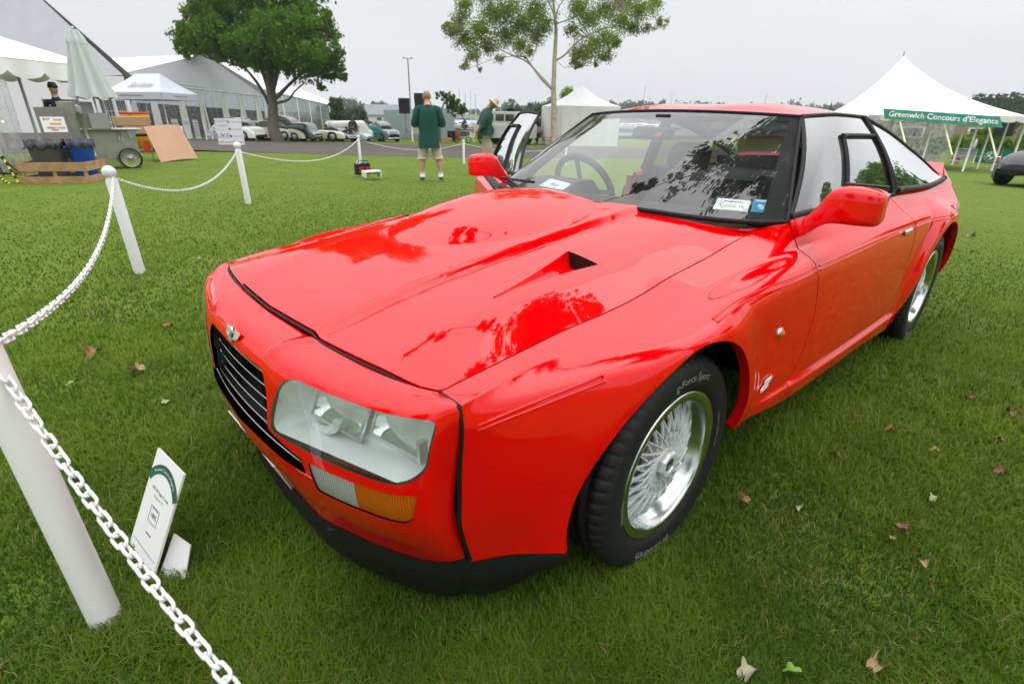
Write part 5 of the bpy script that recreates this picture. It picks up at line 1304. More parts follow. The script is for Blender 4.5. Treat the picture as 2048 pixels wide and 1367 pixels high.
# ============================================================ wooden crate with two bins
cr = At('wooden_crate', 138, 362, 'low wooden slat crate holding two rubbish bins on the left lawn', 'crate', yaw=-.45); o = cr.o; W_c, D_c = 1.02, .80
for sx_, sy in ((-1, -1), (1, -1), (1, 1), (-1, 1), (0, -1), (0, 1)): MB().box((sx_*(W_c/2-.03), sy*(D_c/2-.03), .17), (.045, .045, .30)).build('corner_post', M_wood, o)
for z, h_ in ((.06, .12), (.285, .15)):
    for sy in (-1, 1): MB().box((0, sy*D_c/2, z), (W_c+.04, .022, h_)).build('slat', M_wood, o)
    for sx_ in (-1, 1): MB().box((sx_*W_c/2, 0, z+.001), (.022, D_c, h_)).build('slat', M_wood, o)
def bin_(pos, r, h, mat, lab, par):
    e = empty('rubbish_bin', pos, 0, lab, 'bin'); MB().lathe([(.0, .02), (r*.80, .02), (r*.82, .04), (r, h-.07), (r*1.05, h-.06), (r*1.05, h), (r*.95, h), (r*.9, h-.1)], 28).build('tub', mat, e)
    def lin(u, v):
        a = 2*PI*u; rr = r*(1.08+.05*math.sin(9*a)+.03*math.sin(23*a)); return ((rr if v < .6 else r*.9)*math.cos(a), (rr if v < .6 else r*.9)*math.sin(a), h+.03*math.sin(7*a)*.5+(-.09-.05*math.sin(5*a)**2 if v < .1 else (.02 if v < .6 else -.08)))
    MB().grid(lin, 60, 4).build('bin_liner', pmat('bin_liner', (.012, .012, .013), .25), e)
    for sg in (-1, 1): MB().tube([(sg*.08-.05, -r-.0, h-.10), (sg*.08-.05, -r-.05, h-.12), (sg*.08+.05, -r-.05, h-.12), (sg*.08+.05, -r, h-.10)], .012, 6).build('handle', mat, e)
    return e
Mr = Matrix.Translation(cr.p) @ Matrix.Rotation(cr.h, 4, 'Z')
bin_(Mr @ Vector((-.20, .02, .01)), .27, HZ(cr.p, 283)-cr.p.z, M_gray, 'large grey rubbish bin with a black liner in the wooden crate', cr); bin_(Mr @ Vector((.30, .10, .01)), .20, HZ(cr.p, 283)-cr.p.z+.01, M_blue, 'small blue rubbish bin with a black liner in the wooden crate', cr)

# ============================================================ cardboard, flag, boxes, tubs
c0, c1 = G(322, 325), G(396, 317); ct = T('cardboard_sheet', c0, 'large brown cardboard sheet leaning on the lawn', 'cardboard')
away = (c1-c0).cross(Vector((0, 0, 1))).normalized(); away = away if away.dot(Vector((*_f[:2], 0))) > 0 else -away
tl = Vector(D(287, 254, dep(c0)+.35)); tr_ = Vector(D(358, 250, dep(c1)+.10)); 
mb = MB(); nn = (c1-c0).cross(tl-c0).normalized()
def CB(u, v, off=0): 
    p = (c0.lerp(c1, u)).lerp(tl.lerp(tr_, u), v); return p+nn*(.05*math.sin(PI*u)*.8+off)
mb.grid(lambda u, v: CB(u, v), 16, 10); mb.grid(lambda u, v: CB(u, v, .006), 16, 10); mb.grid(lambda u, v: CB(u, 1, .006*v), 16, 1); mb.grid(lambda u, v: CB(0, u, .006*v), 10, 1); ct.part('sheet', mb, M_cardb)
mb = MB(); mb.grid(lambda u, v: CB(1, v)+away*(.09*u)+Vector((0, 0, .01*u)), 3, 8); ct.part('folded_flap', mb, M_cardb)
fg = At('marker_flag', 309, 321, 'orange marker flag on a thin black stake behind the cardboard', 'flag'); MB().tube([(0, 0, 0), (-.04, 0, .40)], .008, 6).build('stake', M_black, fg.o)
MB().prism([(-.20, .22), (-.02, .22), (-.03, .52), (-.15, .52)], 0, .01, Matrix.Rotation(PI/2, 4, 'X')).build('cloth', pmat('orange_cloth', (.80, .08, .02), .7), fg.o)
bx = At('supply_box', 258, 278, 'brown cardboard box at the top of a pair behind the hot dog cart', 'box', yaw=.3, depth=17.5)
hz = lambda py: HZ(bx.p, py)-bx.p.z
MB().box((.05, .2, (hz(252)+hz(233))/2), (.95, .6, hz(233)-hz(252)-.01), bev=.01).build('carton', M_cardb, bx.o)
b2 = empty('supply_box', bx.p, bx.h, 'brown cardboard box at the bottom of a pair behind the hot dog cart', 'box'); MB().box((.12, .2, (hz(268)+hz(252))/2), (.90, .6, hz(252)-hz(268)-.01), bev=.01).build('carton', M_cardb, b2)
tr2 = empty('flat_trolley', bx.p, bx.h, 'low dark trolley under the cardboard boxes behind the hot dog cart', 'trolley'); MB().box((.12, .2, hz(268)-.05), (1.1, .7, .06)).build('deck', M_black, tr2)
for sx_ in (-.3, .5): MB().lathe([(.0, -.03), (.10, -.03), (.10, .03), (.0, .03)], 16, (sx_, -.1, .10), Matrix.Rotation(PI/2, 3, 'X')).build('wheel', M_rubber, tr2)
for px, lab in ((256, 'yellow tub with red rim, left of the pair behind the boxes'), (277, 'yellow tub with red rim, right of the pair behind the boxes')):
    tb = At('drink_tub', px, 272, lab, 'tub', 'yellow tubs', depth=20); h2 = HZ(tb.p, 224)-tb.p.z; h1 = HZ(tb.p, 250)-tb.p.z; r = .22*1.4
    MB().lathe([(.0, 0), (r*.86, 0), (r*.95, h2*.6), (r, h2-.06)], 24).build('tub', M_yellow, tb.o); MB().lathe([(r, h2-.07), (r*1.06, h2-.06), (r*1.06, h2), (r*.92, h2), (r*.90, h2-.12)], 24).build('rim', M_redpl, tb.o)

# ============================================================ social media sign
sg0 = At('notice_sign', 452, 279, 'white lawn sign listing social media words in blue', 'sign', yaw=-.25, depth=28); o = sg0.o; w_ = 48*sg0.s; h1, h2 = .03, HZ(sg0.p, 237)-sg0.p.z
MB().box((0, 0, (h1+h2)/2), (w_, .03, h2-h1)).build('board', M_white, o); zc = lambda f: h1+(h2-h1)*f
for sx_ in (-.35, .35): MB().box((sx_*w_, .03, .1), (.03, .02, .3)).build('stake', M_wood, o)
Mn = pmat('navy_print', (.03, .09, .22), .6); Mt_ = pmat('teal_print', (.08, .42, .50), .6); Mg_ = pmat('pale_print', (.50, .54, .56), .6)
for tx, f, mt, s2 in (('FOLLOW', .90, Mn, .13), ('TWEET', .72, Mt_, .15), ('POST', .54, Mg_, .17), ('LIKE', .34, Mn, .24)): text('sign_text', tx, s2*w_*1.05, mt, o, FZ((-.27*w_, -.018, zc(f))))
text('sign_text', '#GreenwichConcours', .105*w_*1.0, M_ink, o, FZ((0.02*w_, -.018, zc(.10))))
for k, (f, mt) in enumerate(((.87, Mt_), (.60, pmat('brown_icon', (.25, .12, .06), .6)), (.33, pmat('blue_icon', (.05, .10, .35), .6)))):
    MB().box((.02*w_, -.018, zc(f)), (.09*w_, .004, .09*w_), bev=.001).build('icon', mt, o); MB().box((.29*w_, -.018, zc(f)), (.34*w_, .004, .02*w_)).build('print_line', Mt_, o)

# ============================================================ marquees
M_dim = pmat('dim_inside', (.10, .12, .12), .9)  # shade inside the marquees, painted as a dark colour on sheets and panes
# (1) big grey marquee at far left
d1 = 40.0
a, b_, c_ = Vector(D(-260, 10, d1)), Vector(D(20, -60, d1+.5)), Vector(D(264, 152, d1+1.5)); g0, g1 = DG(-260, d1), DG(264, d1+1.5)
m1 = T('marquee', g1, 'tall pale grey marquee whose roof slopes down behind the food tent', 'marquee'); bk = ray(40, 200); bk = Vector((bk[0], bk[1], 0)).normalized()*14+Vector((0, 0, -6.5))
eL = up(g0, a.z-g0.z)
zsp = c_.z-g1.z
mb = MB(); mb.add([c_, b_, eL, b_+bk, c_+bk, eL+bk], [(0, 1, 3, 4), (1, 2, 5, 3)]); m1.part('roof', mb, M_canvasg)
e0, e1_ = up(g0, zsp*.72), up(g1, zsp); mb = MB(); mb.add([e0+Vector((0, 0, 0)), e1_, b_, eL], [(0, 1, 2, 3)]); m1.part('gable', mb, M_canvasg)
lo = lambda f: g0.lerp(g1, f)
mb = MB(); quad(mb, up(g0, -.1), up(g1, -.1), up(g1, zsp*.98), up(g0, zsp*.98)); m1.part('wall', mb, M_canvas)
for f0, f1, zb_ in ((.66, .73, 1.2), (.74, .80, 1.2), (.88, .93, .2), (.945, .98, .2)):
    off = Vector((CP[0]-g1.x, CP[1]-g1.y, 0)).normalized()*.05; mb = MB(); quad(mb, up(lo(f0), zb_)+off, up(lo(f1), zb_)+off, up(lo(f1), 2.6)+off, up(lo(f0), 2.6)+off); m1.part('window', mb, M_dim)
    n_ = 4; fr = MB()
    for k in range(n_+1): fr.tube([up(lo(f0+(f1-f0)*k/n_), zb_)+off*2, up(lo(f0+(f1-f0)*k/n_), 2.6)+off*2], .02, 4)
    for k in range(4): fr.tube([up(lo(f0), zb_+(2.6-zb_)*k/3)+off*2, up(lo(f1), zb_+(2.6-zb_)*k/3)+off*2], .02, 4)
    m1.part('window_frame', fr, M_white)
# (2) long white marquee with clear walls
q0, q1, q2 = DG(252, 44), DG(534, 54), DG(689, 92); m2 = T('marquee', q1, 'long white marquee with clear window walls behind the big dark tree', 'marquee')
ap = Vector(D(411, 109, (dep(q0)+dep(q1))/2)); ez0, ez1, ez2 = HZ(q0, 150)-q0.z, HZ(q1, 180)-q1.z, HZ(q2, 217)-q2.z; lv = q2-q1
E0, E1, E2 = up(q0, ez0), up(q1, ez1), up(q2, ez2); ap2 = ap+lv*1.0; ap2.z = (ap.z-q1.z-.3)*.86+q2.z; E3 = E0+lv; rb = (lv.normalized())*14; rb = Vector((lv.x, lv.y, 0))
mb = MB(); quad(mb, E1, E2, ap2, ap, 12, 3); quad(mb, E0, ap, Vector(D(213, 117, 78)), Vector(D(140, 141, 66)), 6, 3); m2.part('roof', mb, M_canvas)
lw0, lw1 = up(q0, HZ(q0, 160)-q0.z), up(q1, HZ(q1, 193)-q1.z)
nrm = Vector((CP[0]-q1.x, CP[1]-q1.y, 0)).normalized()
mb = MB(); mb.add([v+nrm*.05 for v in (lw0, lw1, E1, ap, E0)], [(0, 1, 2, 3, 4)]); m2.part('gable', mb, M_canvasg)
mb = MB(); mb.tube([lw0+nrm*.1, lw1+nrm*.1], .07, 6); mb.tube([E0, ap], .06, 6); mb.tube([ap, E1], .06, 6); m2.part('gable_beam', mb, M_canvas)
mb = MB(); quad(mb, up(q0, 0)-nrm*5, up(q1, 0)-nrm*5, up(q1, 2.6)-nrm*5, up(q0, 2.6)-nrm*5); m2.part('dim_backing', mb, M_dim)
fs_ = [.0, .18, .36, .50, .665, .80, .93, 1.0]
for i in range(len(fs_)-1):
    A, B = q0.lerp(q1, fs_[i]), q0.lerp(q1, fs_[i+1]); la, lb = lw0.lerp(lw1, fs_[i]), lw0.lerp(lw1, fs_[i+1])
    mb = MB()
    def FF(u, v, A=A, B=B, la=la, lb=lb, i=i):
        p = A.lerp(B, u).lerp(la.lerp(lb, u), v); w = .05*math.sin(u*20+i)*(1-v) if i != 3 else .16*math.sin(u*24)*(1-.4*v); return p+nrm*w
    mb.grid(FF, 24, 4); m2.part('clear_panel', mb, M_pane)
    mb = MB(); 
    def PP(u, v, B=B, lb=lb): return B.lerp(lb, v)+(q1-q0).normalized()*((u-.5)*.55*(1+.25*math.sin(v*5)))+nrm*(.10+.05*math.sin(u*9))
    mb.grid(PP, 8, 4); m2.part('white_post_curtain', mb, M_canvas)
nb = 7
ff = lambda t: 1-(1-t)**1.0
n2 = Vector((lv.y, -lv.x, 0)).normalized(); n2 = n2 if n2.dot(nrm) > 0 else -n2
mb = MB(); quad(mb, q1-n2*4, q2-n2*4, up(q2-n2*4, 2.4), up(q1-n2*4, 2.4)); m2.part('dim_backing', mb, M_dim)
for i in range(nb):
    t0, t1 = (i/nb), ((i+1)/nb); A, B = q1.lerp(q2, t0), q1.lerp(q2, t1); A.z = terr(A.x, A.y); B.z = terr(B.x, B.y); la, lb = E1.lerp(E2, t0), E1.lerp(E2, t1)
    mb = MB(); quad(mb, A, B, lb, la); m2.part('clear_panel', mb, M_pane)
    mb = MB(); dd = lv.normalized(); w = .45; quad(mb, B-dd*w+n2*.08, B+n2*.08, lb+n2*.08, lb-dd*w+n2*.08); m2.part('white_post_curtain', mb, M_canvas)
    mb = MB(); quad(mb, A+n2*.06, B+n2*.06, A.lerp(la, .06).lerp(B.lerp(lb, .06), 1)+n2*.06, A.lerp(la, .06)+n2*.06); m2.part('skirt', mb, M_canvas)
mb = MB(); mb.tube([E1+n2*.1, E2+n2*.1], .12, 6); m2.part('eave_beam', mb, M_canvas)

# ============================================================ pop-up canopy with lettering
F_, R_, L_q = DG(330, 33), DG(402, 37.5), DG(212, 34.5); B_q = R_+L_q-F_
cp = T('popup_canopy', F_, 'pale grey pop-up canopy lettered on its roof, in front of the big marquees', 'canopy')
ez = HZ(F_, 184)-F_.z; el = HZ(F_, 199)-F_.z
C4 = [up(q, ez) for q in (L_q, F_, R_, B_q)]; base_z = (F_.z)
C4 = [Vector((q.x, q.y, base_z+ez)) for q in C4]; LL, FFp, RR, BB = C4; dm = (RR-FFp); md0 = LL.lerp(BB, .5).lerp(FFp.lerp(RR, .5), .30); md1 = LL.lerp(BB, .5).lerp(FFp.lerp(RR, .5), .72); pz = HZ(F_, 150)-F_.z-ez+.25
k0, k1 = md0+Vector((0, 0, pz)), md1+Vector((0, 0, pz)); M_pop = pmat('silver_grey_fabric', (.50, .52, .58), .75)
def tri_s(mb, a, b, c, d, n=12):  # eave a-b, ridge d-c, sagging
    a, b, c, d = map(Vector, (a, b, c, d))
    mb.grid(lambda u, v: a.lerp(b, u).lerp(d.lerp(c, u), v)-Vector((0, 0, .10*math.sin(PI*v)*(.6+.4*math.sin(PI*u)))), n, n, True)
mb = MB(); tri_s(mb, LL, FFp, k1, k0); tri_s(mb, FFp, RR, k1, k1); tri_s(mb, RR, BB, k0, k1); tri_s(mb, BB, LL, k0, k0); cp.part('canopy', mb, M_pop)
mb = MB(); vh = ez-el
for p, q in ((LL, FFp), (FFp, RR), (RR, BB), (BB, LL)): quad(mb, p-Vector((0, 0, vh)), q-Vector((0, 0, vh)), q, p)
cp.part('valance', mb, M_pop)
for p in C4:
    mb = MB(); mb.tube([Vector((p.x, p.y, terr(p.x, p.y)-.02)), p], .022, 6); cp.part('leg', mb, M_white)
xd = (FFp-LL).normalized(); yd = (k0.lerp(k1, .5)-LL.lerp(FFp, .5)).normalized(); cc = LL.lerp(FFp, .62).lerp(k0.lerp(k1, .5), .40)-Vector((0, 0, .02))
Mtx = frame(cc+xd.cross(yd).normalized()*.0+Vector((nrm.x*.06, nrm.y*.06, .0)), xd, yd); Mtx.translation -= cp.p
text('canopy_lettering', 'Bonhams', .50, pmat('grey_print', (.16, .16, .18), .7), cp.e, Mtx @ Matrix.Diagonal((1, 1.9, 1, 1)), shear=.12, space=1.15)
Mv = frame(LL.lerp(FFp, .5)-Vector((0, 0, vh*.45))+nrm*.03, xd, (0, 0, 1)); Mv.translation -= cp.p; text('valance_lettering', 'www.bonhams.com/motorcars', .17, M_ink, cp.e, Mv)
xd2 = (RR-FFp).normalized(); Mv = frame(FFp.lerp(RR, .5)-Vector((0, 0, vh*.45))+nrm*.03, xd2, (0, 0, 1)); Mv.translation -= cp.p; text('valance_lettering', 'www.bonhams.com/motorcars', .15, M_ink, cp.e, Mv)
# leaning boards, folded chairs, step ladder under and beside the canopy
def lean_board(px, py, pyt, w, lab, mat=M_white, name='leaning_board', tilt=-.2, slats=0, yaw=0):
    e = At(name, px, py, lab, 'board', yaw=yaw, depth=38.5); h = HZ(e.p, pyt)-e.p.z
    if slats:
        for k in range(slats): MB().box((-w/2+w*(k+.5)/slats, 0, h/2), (w/slats*.5, .02, h), 0, Matrix.Rotation(tilt, 3, 'X')).build('slat', mat, e.o)
        for z in (.1, .9): MB().box((0, .02, h*z), (w, .02, .05), 0, Matrix.Rotation(tilt, 3, 'X')).build('rail', mat, e.o)
    else: MB().box((0, 0, h/2), (w, .03, h), 0, Matrix.Rotation(tilt, 3, 'X')).build('board', mat, e.o); MB().box((0, .12, h*.45), (w*.8, .02, h*.9), 0, Matrix.Rotation(-tilt, 3, 'X')).build('back_leg', mat, e.o)
    return e
lean_board(345, 270, 238, .42, 'white folded sign board at the left of those beside the canopy', yaw=.2); lean_board(368, 271, 237, .38, 'white folded sign board with a dark arrow beside the slatted chair', yaw=.15)
lean_board(386, 270, 239, .36, 'white slatted folding chair leaning beside the canopy leg', name='folded_chair', slats=6)
ld = At('step_stool', 409, 272, 'white three-step stool right of the slatted chair', 'stool', depth=38); h = HZ(ld.p, 247)-ld.p.z
for k in range(3): MB().box((0, .10*k, h*(k+1)/3-.02), (.40, .16, .03)).build('step', M_white, ld.o)
for sx_ in (-.19, .19): MB().tube([(sx_, -.15, 0), (sx_, .25, h)], .018, 6).build('leg', M_white, ld.o); MB().tube([(sx_, .45, 0), (sx_, .25, h)], .018, 6).build('leg', M_white, ld.o)
pbg = At('plastic_bundle', 424, 266, 'heap of crumpled clear plastic sheet behind the social media sign', 'plastic', depth=40); MB().grid(lambda u, v: (math.cos(2*PI*u)*.6*math.cos(v*1.5)*(1+.2*math.sin(u*31)), math.sin(2*PI*u)*.4*math.cos(v*1.5), .9*math.sin(v*1.5)*(1+.12*math.sin(u*44))), 40, 10).build('sheet', M_paneclear, pbg.o)
tbw = At('display_table', 322, 272, 'white draped table with stacked white cartons under the grey canopy', 'table', depth=27); MB().box((0, 0, .4), (1.6, .7, .8), bev=.02).build('cloth', M_white, tbw.o)

# ============================================================ vintage cars and other parked vehicles
M_gl2 = pmat('car_glass', (.03, .035, .04), .05, coat=1)
def lens_prof(tab, u): return float(herm([p[0] for p in tab], [p[1] for p in tab], np.array(u)))
def car_far(px, py, L_, Hh, label, paint, prof, cabin=None, yaw=0, cat='car', wr=.31, wx=(.2, .8), halfw=.80, lamps=True, depth=None, pyt=None, nm='parked_car'):
    depth = depth or 41+(px-468)*.045
    e = At(nm, px, py, label, cat, 'cars parked beyond the gravel road', yaw, depth); o = e.o; k = 1.0
    if pyt is not None: k = (HZ(e.p, pyt)-e.p.z)/Hh
    Hs = Hh*k; Ls = L_*k; W2 = halfw*k; wr_ = wr*k
    def B(u, v):
        z1 = lens_prof(prof, u)*Hs; z0 = .20*k; end = min(1, min(u, 1-u)/.10); hw = W2*(.72+.28*math.sqrt(max(0, end)))
        a = -PI/2+ PI*v*1.0; t = v*2-1
        y = hw*math.copysign(abs(math.sin(t*PI/2))**.55, t); z = z0+(z1-z0)*(1-abs(t)**3.2)**.6 if abs(t) < 1 else z0
        return ((u-.5)*Ls, y, z)
    m = MB().grid(B, 36, 24); m.build('body', paint, o)
    m = MB(); m.box((0, 0, .26*k), (Ls*.9, W2*1.5, .12*k)); m.build('underside', M_black, o)
    if cabin:
        u0, u1, zc, lb = cabin
        def C(u, v):
            uu = u0+(u1-u0)*u; q = math.sin(PI*min(1, max(0, u)))**.45; zb_ = lens_prof(prof, uu)*Hs-.05*k; t = v*2-1
            z = zb_+(zc*Hs-zb_)*q*(1-abs(t)**4)**.5 if abs(t) < 1 else zb_; y = W2*.86*math.copysign(abs(math.sin(t*PI/2))**.6, t)*(.92+.08*(1-q)); return ((uu-.5)*Ls, y, z)
        MB().grid(C, 24, 16).build('windows', M_gl2, o)
        def Rf(u, v):
            q = C(.16+.62*u, .20+.60*v); return (q[0], q[1]*1.01, q[2]+.012)
        MB().grid(Rf, 12, 10).build('roof', paint, o)
        for uu in (.14, .45, .80):
            for t in (0.06, .94): 
                p = [Vector(C(uu, t)), Vector(C(uu, t+(.12 if t < .5 else -.12))), Vector(C(uu, .25 if t < .5 else .75))]; MB().tube([q*1.003 for q in p], .03*k, 5).build('pillar', paint, o)
    for uu in wx:
        for sy in (-1, 1):
            w = empty('wheel', ((uu-.5)*Ls, sy*(W2*.93), wr_), 0, parent=o); XMy = Matrix.Rotation(PI/2, 3, 'X')
            MB().lathe([(.0, -.09), (wr_, -.09), (wr_*1.0, .09), (.0, .09)], 20, (0, 0, 0), XMy).build('tyre', M_rubber, w)
            MB().lathe([(.0, .10*1), (wr_*.55, .095), (wr_*.6, .08)], 16, (0, 0, 0), XMy).build('hubcap', M_metal, w); MB().lathe([(.0, -.10*1), (wr_*.55, -.095), (wr_*.6, -.08)], 16, (0, 0, 0), XMy).build('hubcap', M_metal, w)
    if lamps:
        for sy in (-1, 1): 
            MB().ball(((.485-.02)*Ls, sy*W2*.68, lens_prof(prof, .96)*Hs*.80), .085*k, 10).build('headlight', M_lamp, o); MB().ball((-.485*Ls, sy*W2*.68, lens_prof(prof, .05)*Hs*.75), .05*k, 8).build('tail_light', M_redpl, o)
    MB().box((.495*Ls, 0, .36*k), (.06, W2*1.5, .07*k), bev=.02).build('bumper', M_chrome, o); MB().box((-.495*Ls, 0, .36*k), (.06, W2*1.5, .07*k), bev=.02).build('bumper', M_chrome, o)
    return e
beetle = [(0, .30), (.08, .55), (.25, .80), (.45, .92), (.62, .84), (.75, .66), (.9, .60), (1, .28)]
coupe = [(0, .35), (.1, .55), (.3, .68), (.5, .72), (.7, .70), (.88, .60), (1, .30)]; flat = [(0, .45), (.06, .56), (.3, .60), (.7, .60), (.93, .52), (1, .35)]
suvp = [(0, .50), (.05, .62), (.5, .66), (.8, .64), (.95, .58), (1, .4)]; prew = [(0, .4), (.1, .62), (.3, .70), (.5, .72), (.75, .74), (.88, .70), (.92, .45), (1, .3)]
P_white = pmat('white_car_paint', (.72, .72, .68), .3, coat=1); P_cream = pmat('cream_car_paint', (.62, .58, .42), .3, coat=1); P_green = pmat('green_car_paint', (.01, .05, .03), .3, coat=1); P_blk = pmat('black_car_paint', (.01, .01, .012), .2, coat=1); P_gry = pmat('steel_blue_paint', (.16, .20, .23), .3, coat=1); P_sil = pmat('pale_blue_paint', (.40, .47, .50), .3, coat=1)
car_far(468, 271, 3.6, 1.4, 'small white rounded vintage car behind the social media sign', P_white, beetle, (.22, .78, 1.0, 0), yaw=-.7, pyt=235)
car_far(516, 268.5, 4.0, 1.28, 'cream vintage coupe under a clear cover left of the dark tree trunk', P_cream, coupe, (.2, .72, 1.0, 0), yaw=PI+.5, pyt=241)
car_far(556, 266.5, 3.8, 1.25, 'cream vintage car half hidden behind the dark tree trunk', P_cream, coupe, (.2, .7, 1.0, 0), yaw=-.3, pyt=246)
car_far(575, 265.5, 4.3, 1.7, 'tall dark green pre-war saloon right of the dark tree trunk', P_green, prew, (.08, .62, 1.0, 0), yaw=-.5, pyt=231, wr=.40)
car_far(623, 269.5, 4.1, 1.15, 'cream open sports car with black cockpit right of the green saloon', P_cream, flat, (.28, .52, .95, 0), yaw=-.15, pyt=245)
car_far(650, 268.5, 3.8, 1.1, 'small red sports car between the cream and the black cars', pmat('red_far', (.5, .02, .02), .25, coat=1), flat, None, yaw=-.9, pyt=258)
car_far(668, 269.5, 4.2, 1.3, 'dark saloon parked next to the pale blue car', P_blk, flat, (.2, .75, 1.0, 0), yaw=-.8, pyt=252)
car_far(690, 270.5, 4.4, 1.3, 'pale blue saloon parked before the end of the long marquee', P_sil, flat, (.2, .72, 1.0, 0), yaw=-.5, pyt=251)
car_far(762, 276, 4.6, 1.75, 'grey blue pickup parked against the corrugated container', P_gry, suvp, (.25, .7, 1.0, 0), yaw=-1.1, pyt=243, wr=.38)
car_far(695, 262, 5.0, 2.2, 'white camper van behind the pale blue saloon', P_white, [(0, .8), (.05, .95), (.8, .98), (.92, .6), (1, .5)], None, yaw=.3, pyt=240, cat='van', nm='camper_van')
car_far(733, 264, 4.5, 1.8, 'teal green van beyond the seated man', pmat('teal_paint', (.01, .16, .14), .4), [(0, .8), (.05, .95), (.7, .98), (.85, .6), (1, .5)], None, yaw=.2, pyt=249, cat='van', nm='camper_van')
pal = At('wood_pallet', 590, 272.5, 'low wooden pallet on the grass in front of the cream open sports car', 'pallet'); w_ = 34*pal.s
for z in (.08, .22): MB().box((0, 0, z), (w_, .05, .07)).build('slat', M_wood, pal.o); MB().box((0, .5, z), (w_, .05, .07)).build('slat', M_wood, pal.o)
for xx in (-.48, -.16, .16, .48): MB().box((xx*w_, .25, .15), (.06, .56, .20)).build('block', M_wood, pal.o)

# ============================================================ speakers, container, signs, mast
def speaker(px, py, pt, pb, wpx, lab1, lab2, yaw=0, legs=1.0):
    e = At('speaker_stand', px, py, lab2, 'stand', yaw=yaw); z0, z1 = HZ(e.p, pb)-e.p.z, HZ(e.p, pt)-e.p.z; 
    MB().tube([(0, 0, .25), (0, 0, z0+.05)], .02, 8).build('pole', M_black, e.o)
    for k in range(3):
        a = .5+2*PI*k/3; MB().tube([(0, 0, z0*.45), (.62*math.cos(a)*legs, .62*math.sin(a)*legs, .0)], .016, 6).build('leg', M_black, e.o); MB().tube([(0, 0, .30), (.36*math.cos(a)*legs, .36*math.sin(a)*legs, z0*.19)], .010, 6).build('brace', M_black, e.o)
    s2 = empty('loudspeaker', up(e.p, z0), e.h, lab1, 'speaker'); w = wpx*e.s; h = z1-z0
    poly = [(-w/2, -.2), (w/2, -.2), (w*.36, .2), (-w*.36, .2)]
    m = MB(); m.prism(poly, 0.02, h); m.build('cabinet', M_blk, s2)
    def cov(u, v):
        a = 2*PI*u; t = .5*(1+.04*math.sin(a*9+v*3)); x_ = math.copysign(abs(math.cos(a))**.4, math.cos(a)); y_ = math.copysign(abs(math.sin(a))**.4, math.sin(a)); return (x_*w*.53*t*2*(1-.0*v)*(1+.03*math.sin(v*7+a)), y_*.23*t*2, h*(.0+1.02*v)-.03*math.sin(a*3)*(1-v))
    m = MB().grid(cov, 48, 8); m.grid(lambda u, v: (lambda p: (p[0]*(1-v), p[1]*(1-v), p[2]))(cov(u, 1)), 48, 2); m.build('rain_cover', M_blk, s2)
speaker(814, 282, 197, 227, 22, 'black covered loudspeaker on a tripod in front of the corrugated container', 'black tripod holding a loudspeaker in front of the corrugated container')
speaker(844, 283, 187, 216, 20, 'black covered loudspeaker partly hidden behind the man seen from the back', 'black tripod partly hidden behind the man seen from the back')
speaker(1986, 322, 243, 272, 27, 'black covered loudspeaker hanging beside the green banner fence on the right', 'black stand behind the green banner fence on the right', legs=.7)
k0_, k1_ = G(771, 276), G(880, 282); kn = T('container', k0_, 'pale blue corrugated metal container behind the loudspeaker', 'container'); hC = HZ(k0_, 220)-k0_.z; dk = (k1_-k0_); kb = Vector((dk.y, -dk.x, 0)).normalized()*2.2; kb = kb if kb.dot(Vector((*_f[:2], 0))) > 0 else -kb
def corr(a, b, mb, n=40): 
    a, b = Vector(a), Vector(b); t = (b-a).normalized(); nn = Vector((t.y, -t.x, 0)); vs = []
    for i in range(n+1):
        p = a.lerp(b, i/n)+nn*(.03 if (i//2) % 2 else 0); vs += [p+Vector((0, 0, .08)), p+Vector((0, 0, hC))]
    mb.add(vs, [(2*i, 2*i+2, 2*i+3, 2*i+1) for i in range(n)])
mb = MB(); corr(k0_, k1_, mb, 60); corr(k0_, k0_+kb, mb, 24); corr(k1_, k1_+kb, mb, 24); mb.add([up(k0_, hC), up(k1_, hC), up(k1_+kb, hC), up(k0_+kb, hC)], [(0, 1, 2, 3)]); kn.part('corrugated_wall', mb, pmat('pale_blue_metal', (.33, .39, .43), .5, metal=.2))
ys_ = At('yard_sign', 833, 282, 'cream direction sign with black letters and an arrow before the container', 'sign', yaw=.1); h1, h2 = HZ(ys_.p, 267)-ys_.p.z, HZ(ys_.p, 242)-ys_.p.z; w_ = 20*ys_.s
MB().box((0, 0, (h1+h2)/2), (w_, .03, h2-h1)).build('board', M_cream, ys_.o); MB().box((0, .03, h1/2+.1), (.05, .04, h1+.2)).build('stake', M_wood, ys_.o)
text('sign_text', 'FERRY', .13, M_ink, ys_.o, FZ((0, -.018, h1+(h2-h1)*.70))); text('sign_text', 'YACHT', .13, M_ink, ys_.o, FZ((0, -.018, h1+(h2-h1)*.46)))
MB().prism([(-.16, 0), (-.08, .05), (-.08, .015), (.16, .015), (.16, -.015), (-.08, -.015), (-.08, -.05)], 0, .004, FZ((0, -.018, h1+(h2-h1)*.18))).build('arrow', M_ink, ys_.o)
cbk = At('concrete_block', 791, 283, 'small pale concrete block on the grass by the loudspeaker tripod', 'block'); MB().box((0, 0, .16), (.2, .2, .34), bev=.02).build('block', pmat('concrete', (.42, .38, .32), .9, noise_=.2), cbk.o)
lm_ = At('lamp_mast', 822, 268, 'tall thin floodlight mast rising behind the container', 'lamp', depth=55); hm = HZ(lm_.p, 117)-lm_.p.z; MB().tube([(0, 0, 0), (0, 0, hm)], [.09, .05], 8).build('mast', M_metal, lm_.o)
MB().box((0, 0, hm), (.9, .06, .05)).build('cross_arm', M_metal, lm_.o)
for sx_ in (-.4, .4): MB().box((sx_, -.05, hm+.05), (.22, .18, .14), bev=.02).build('floodlight', M_metal, lm_.o)
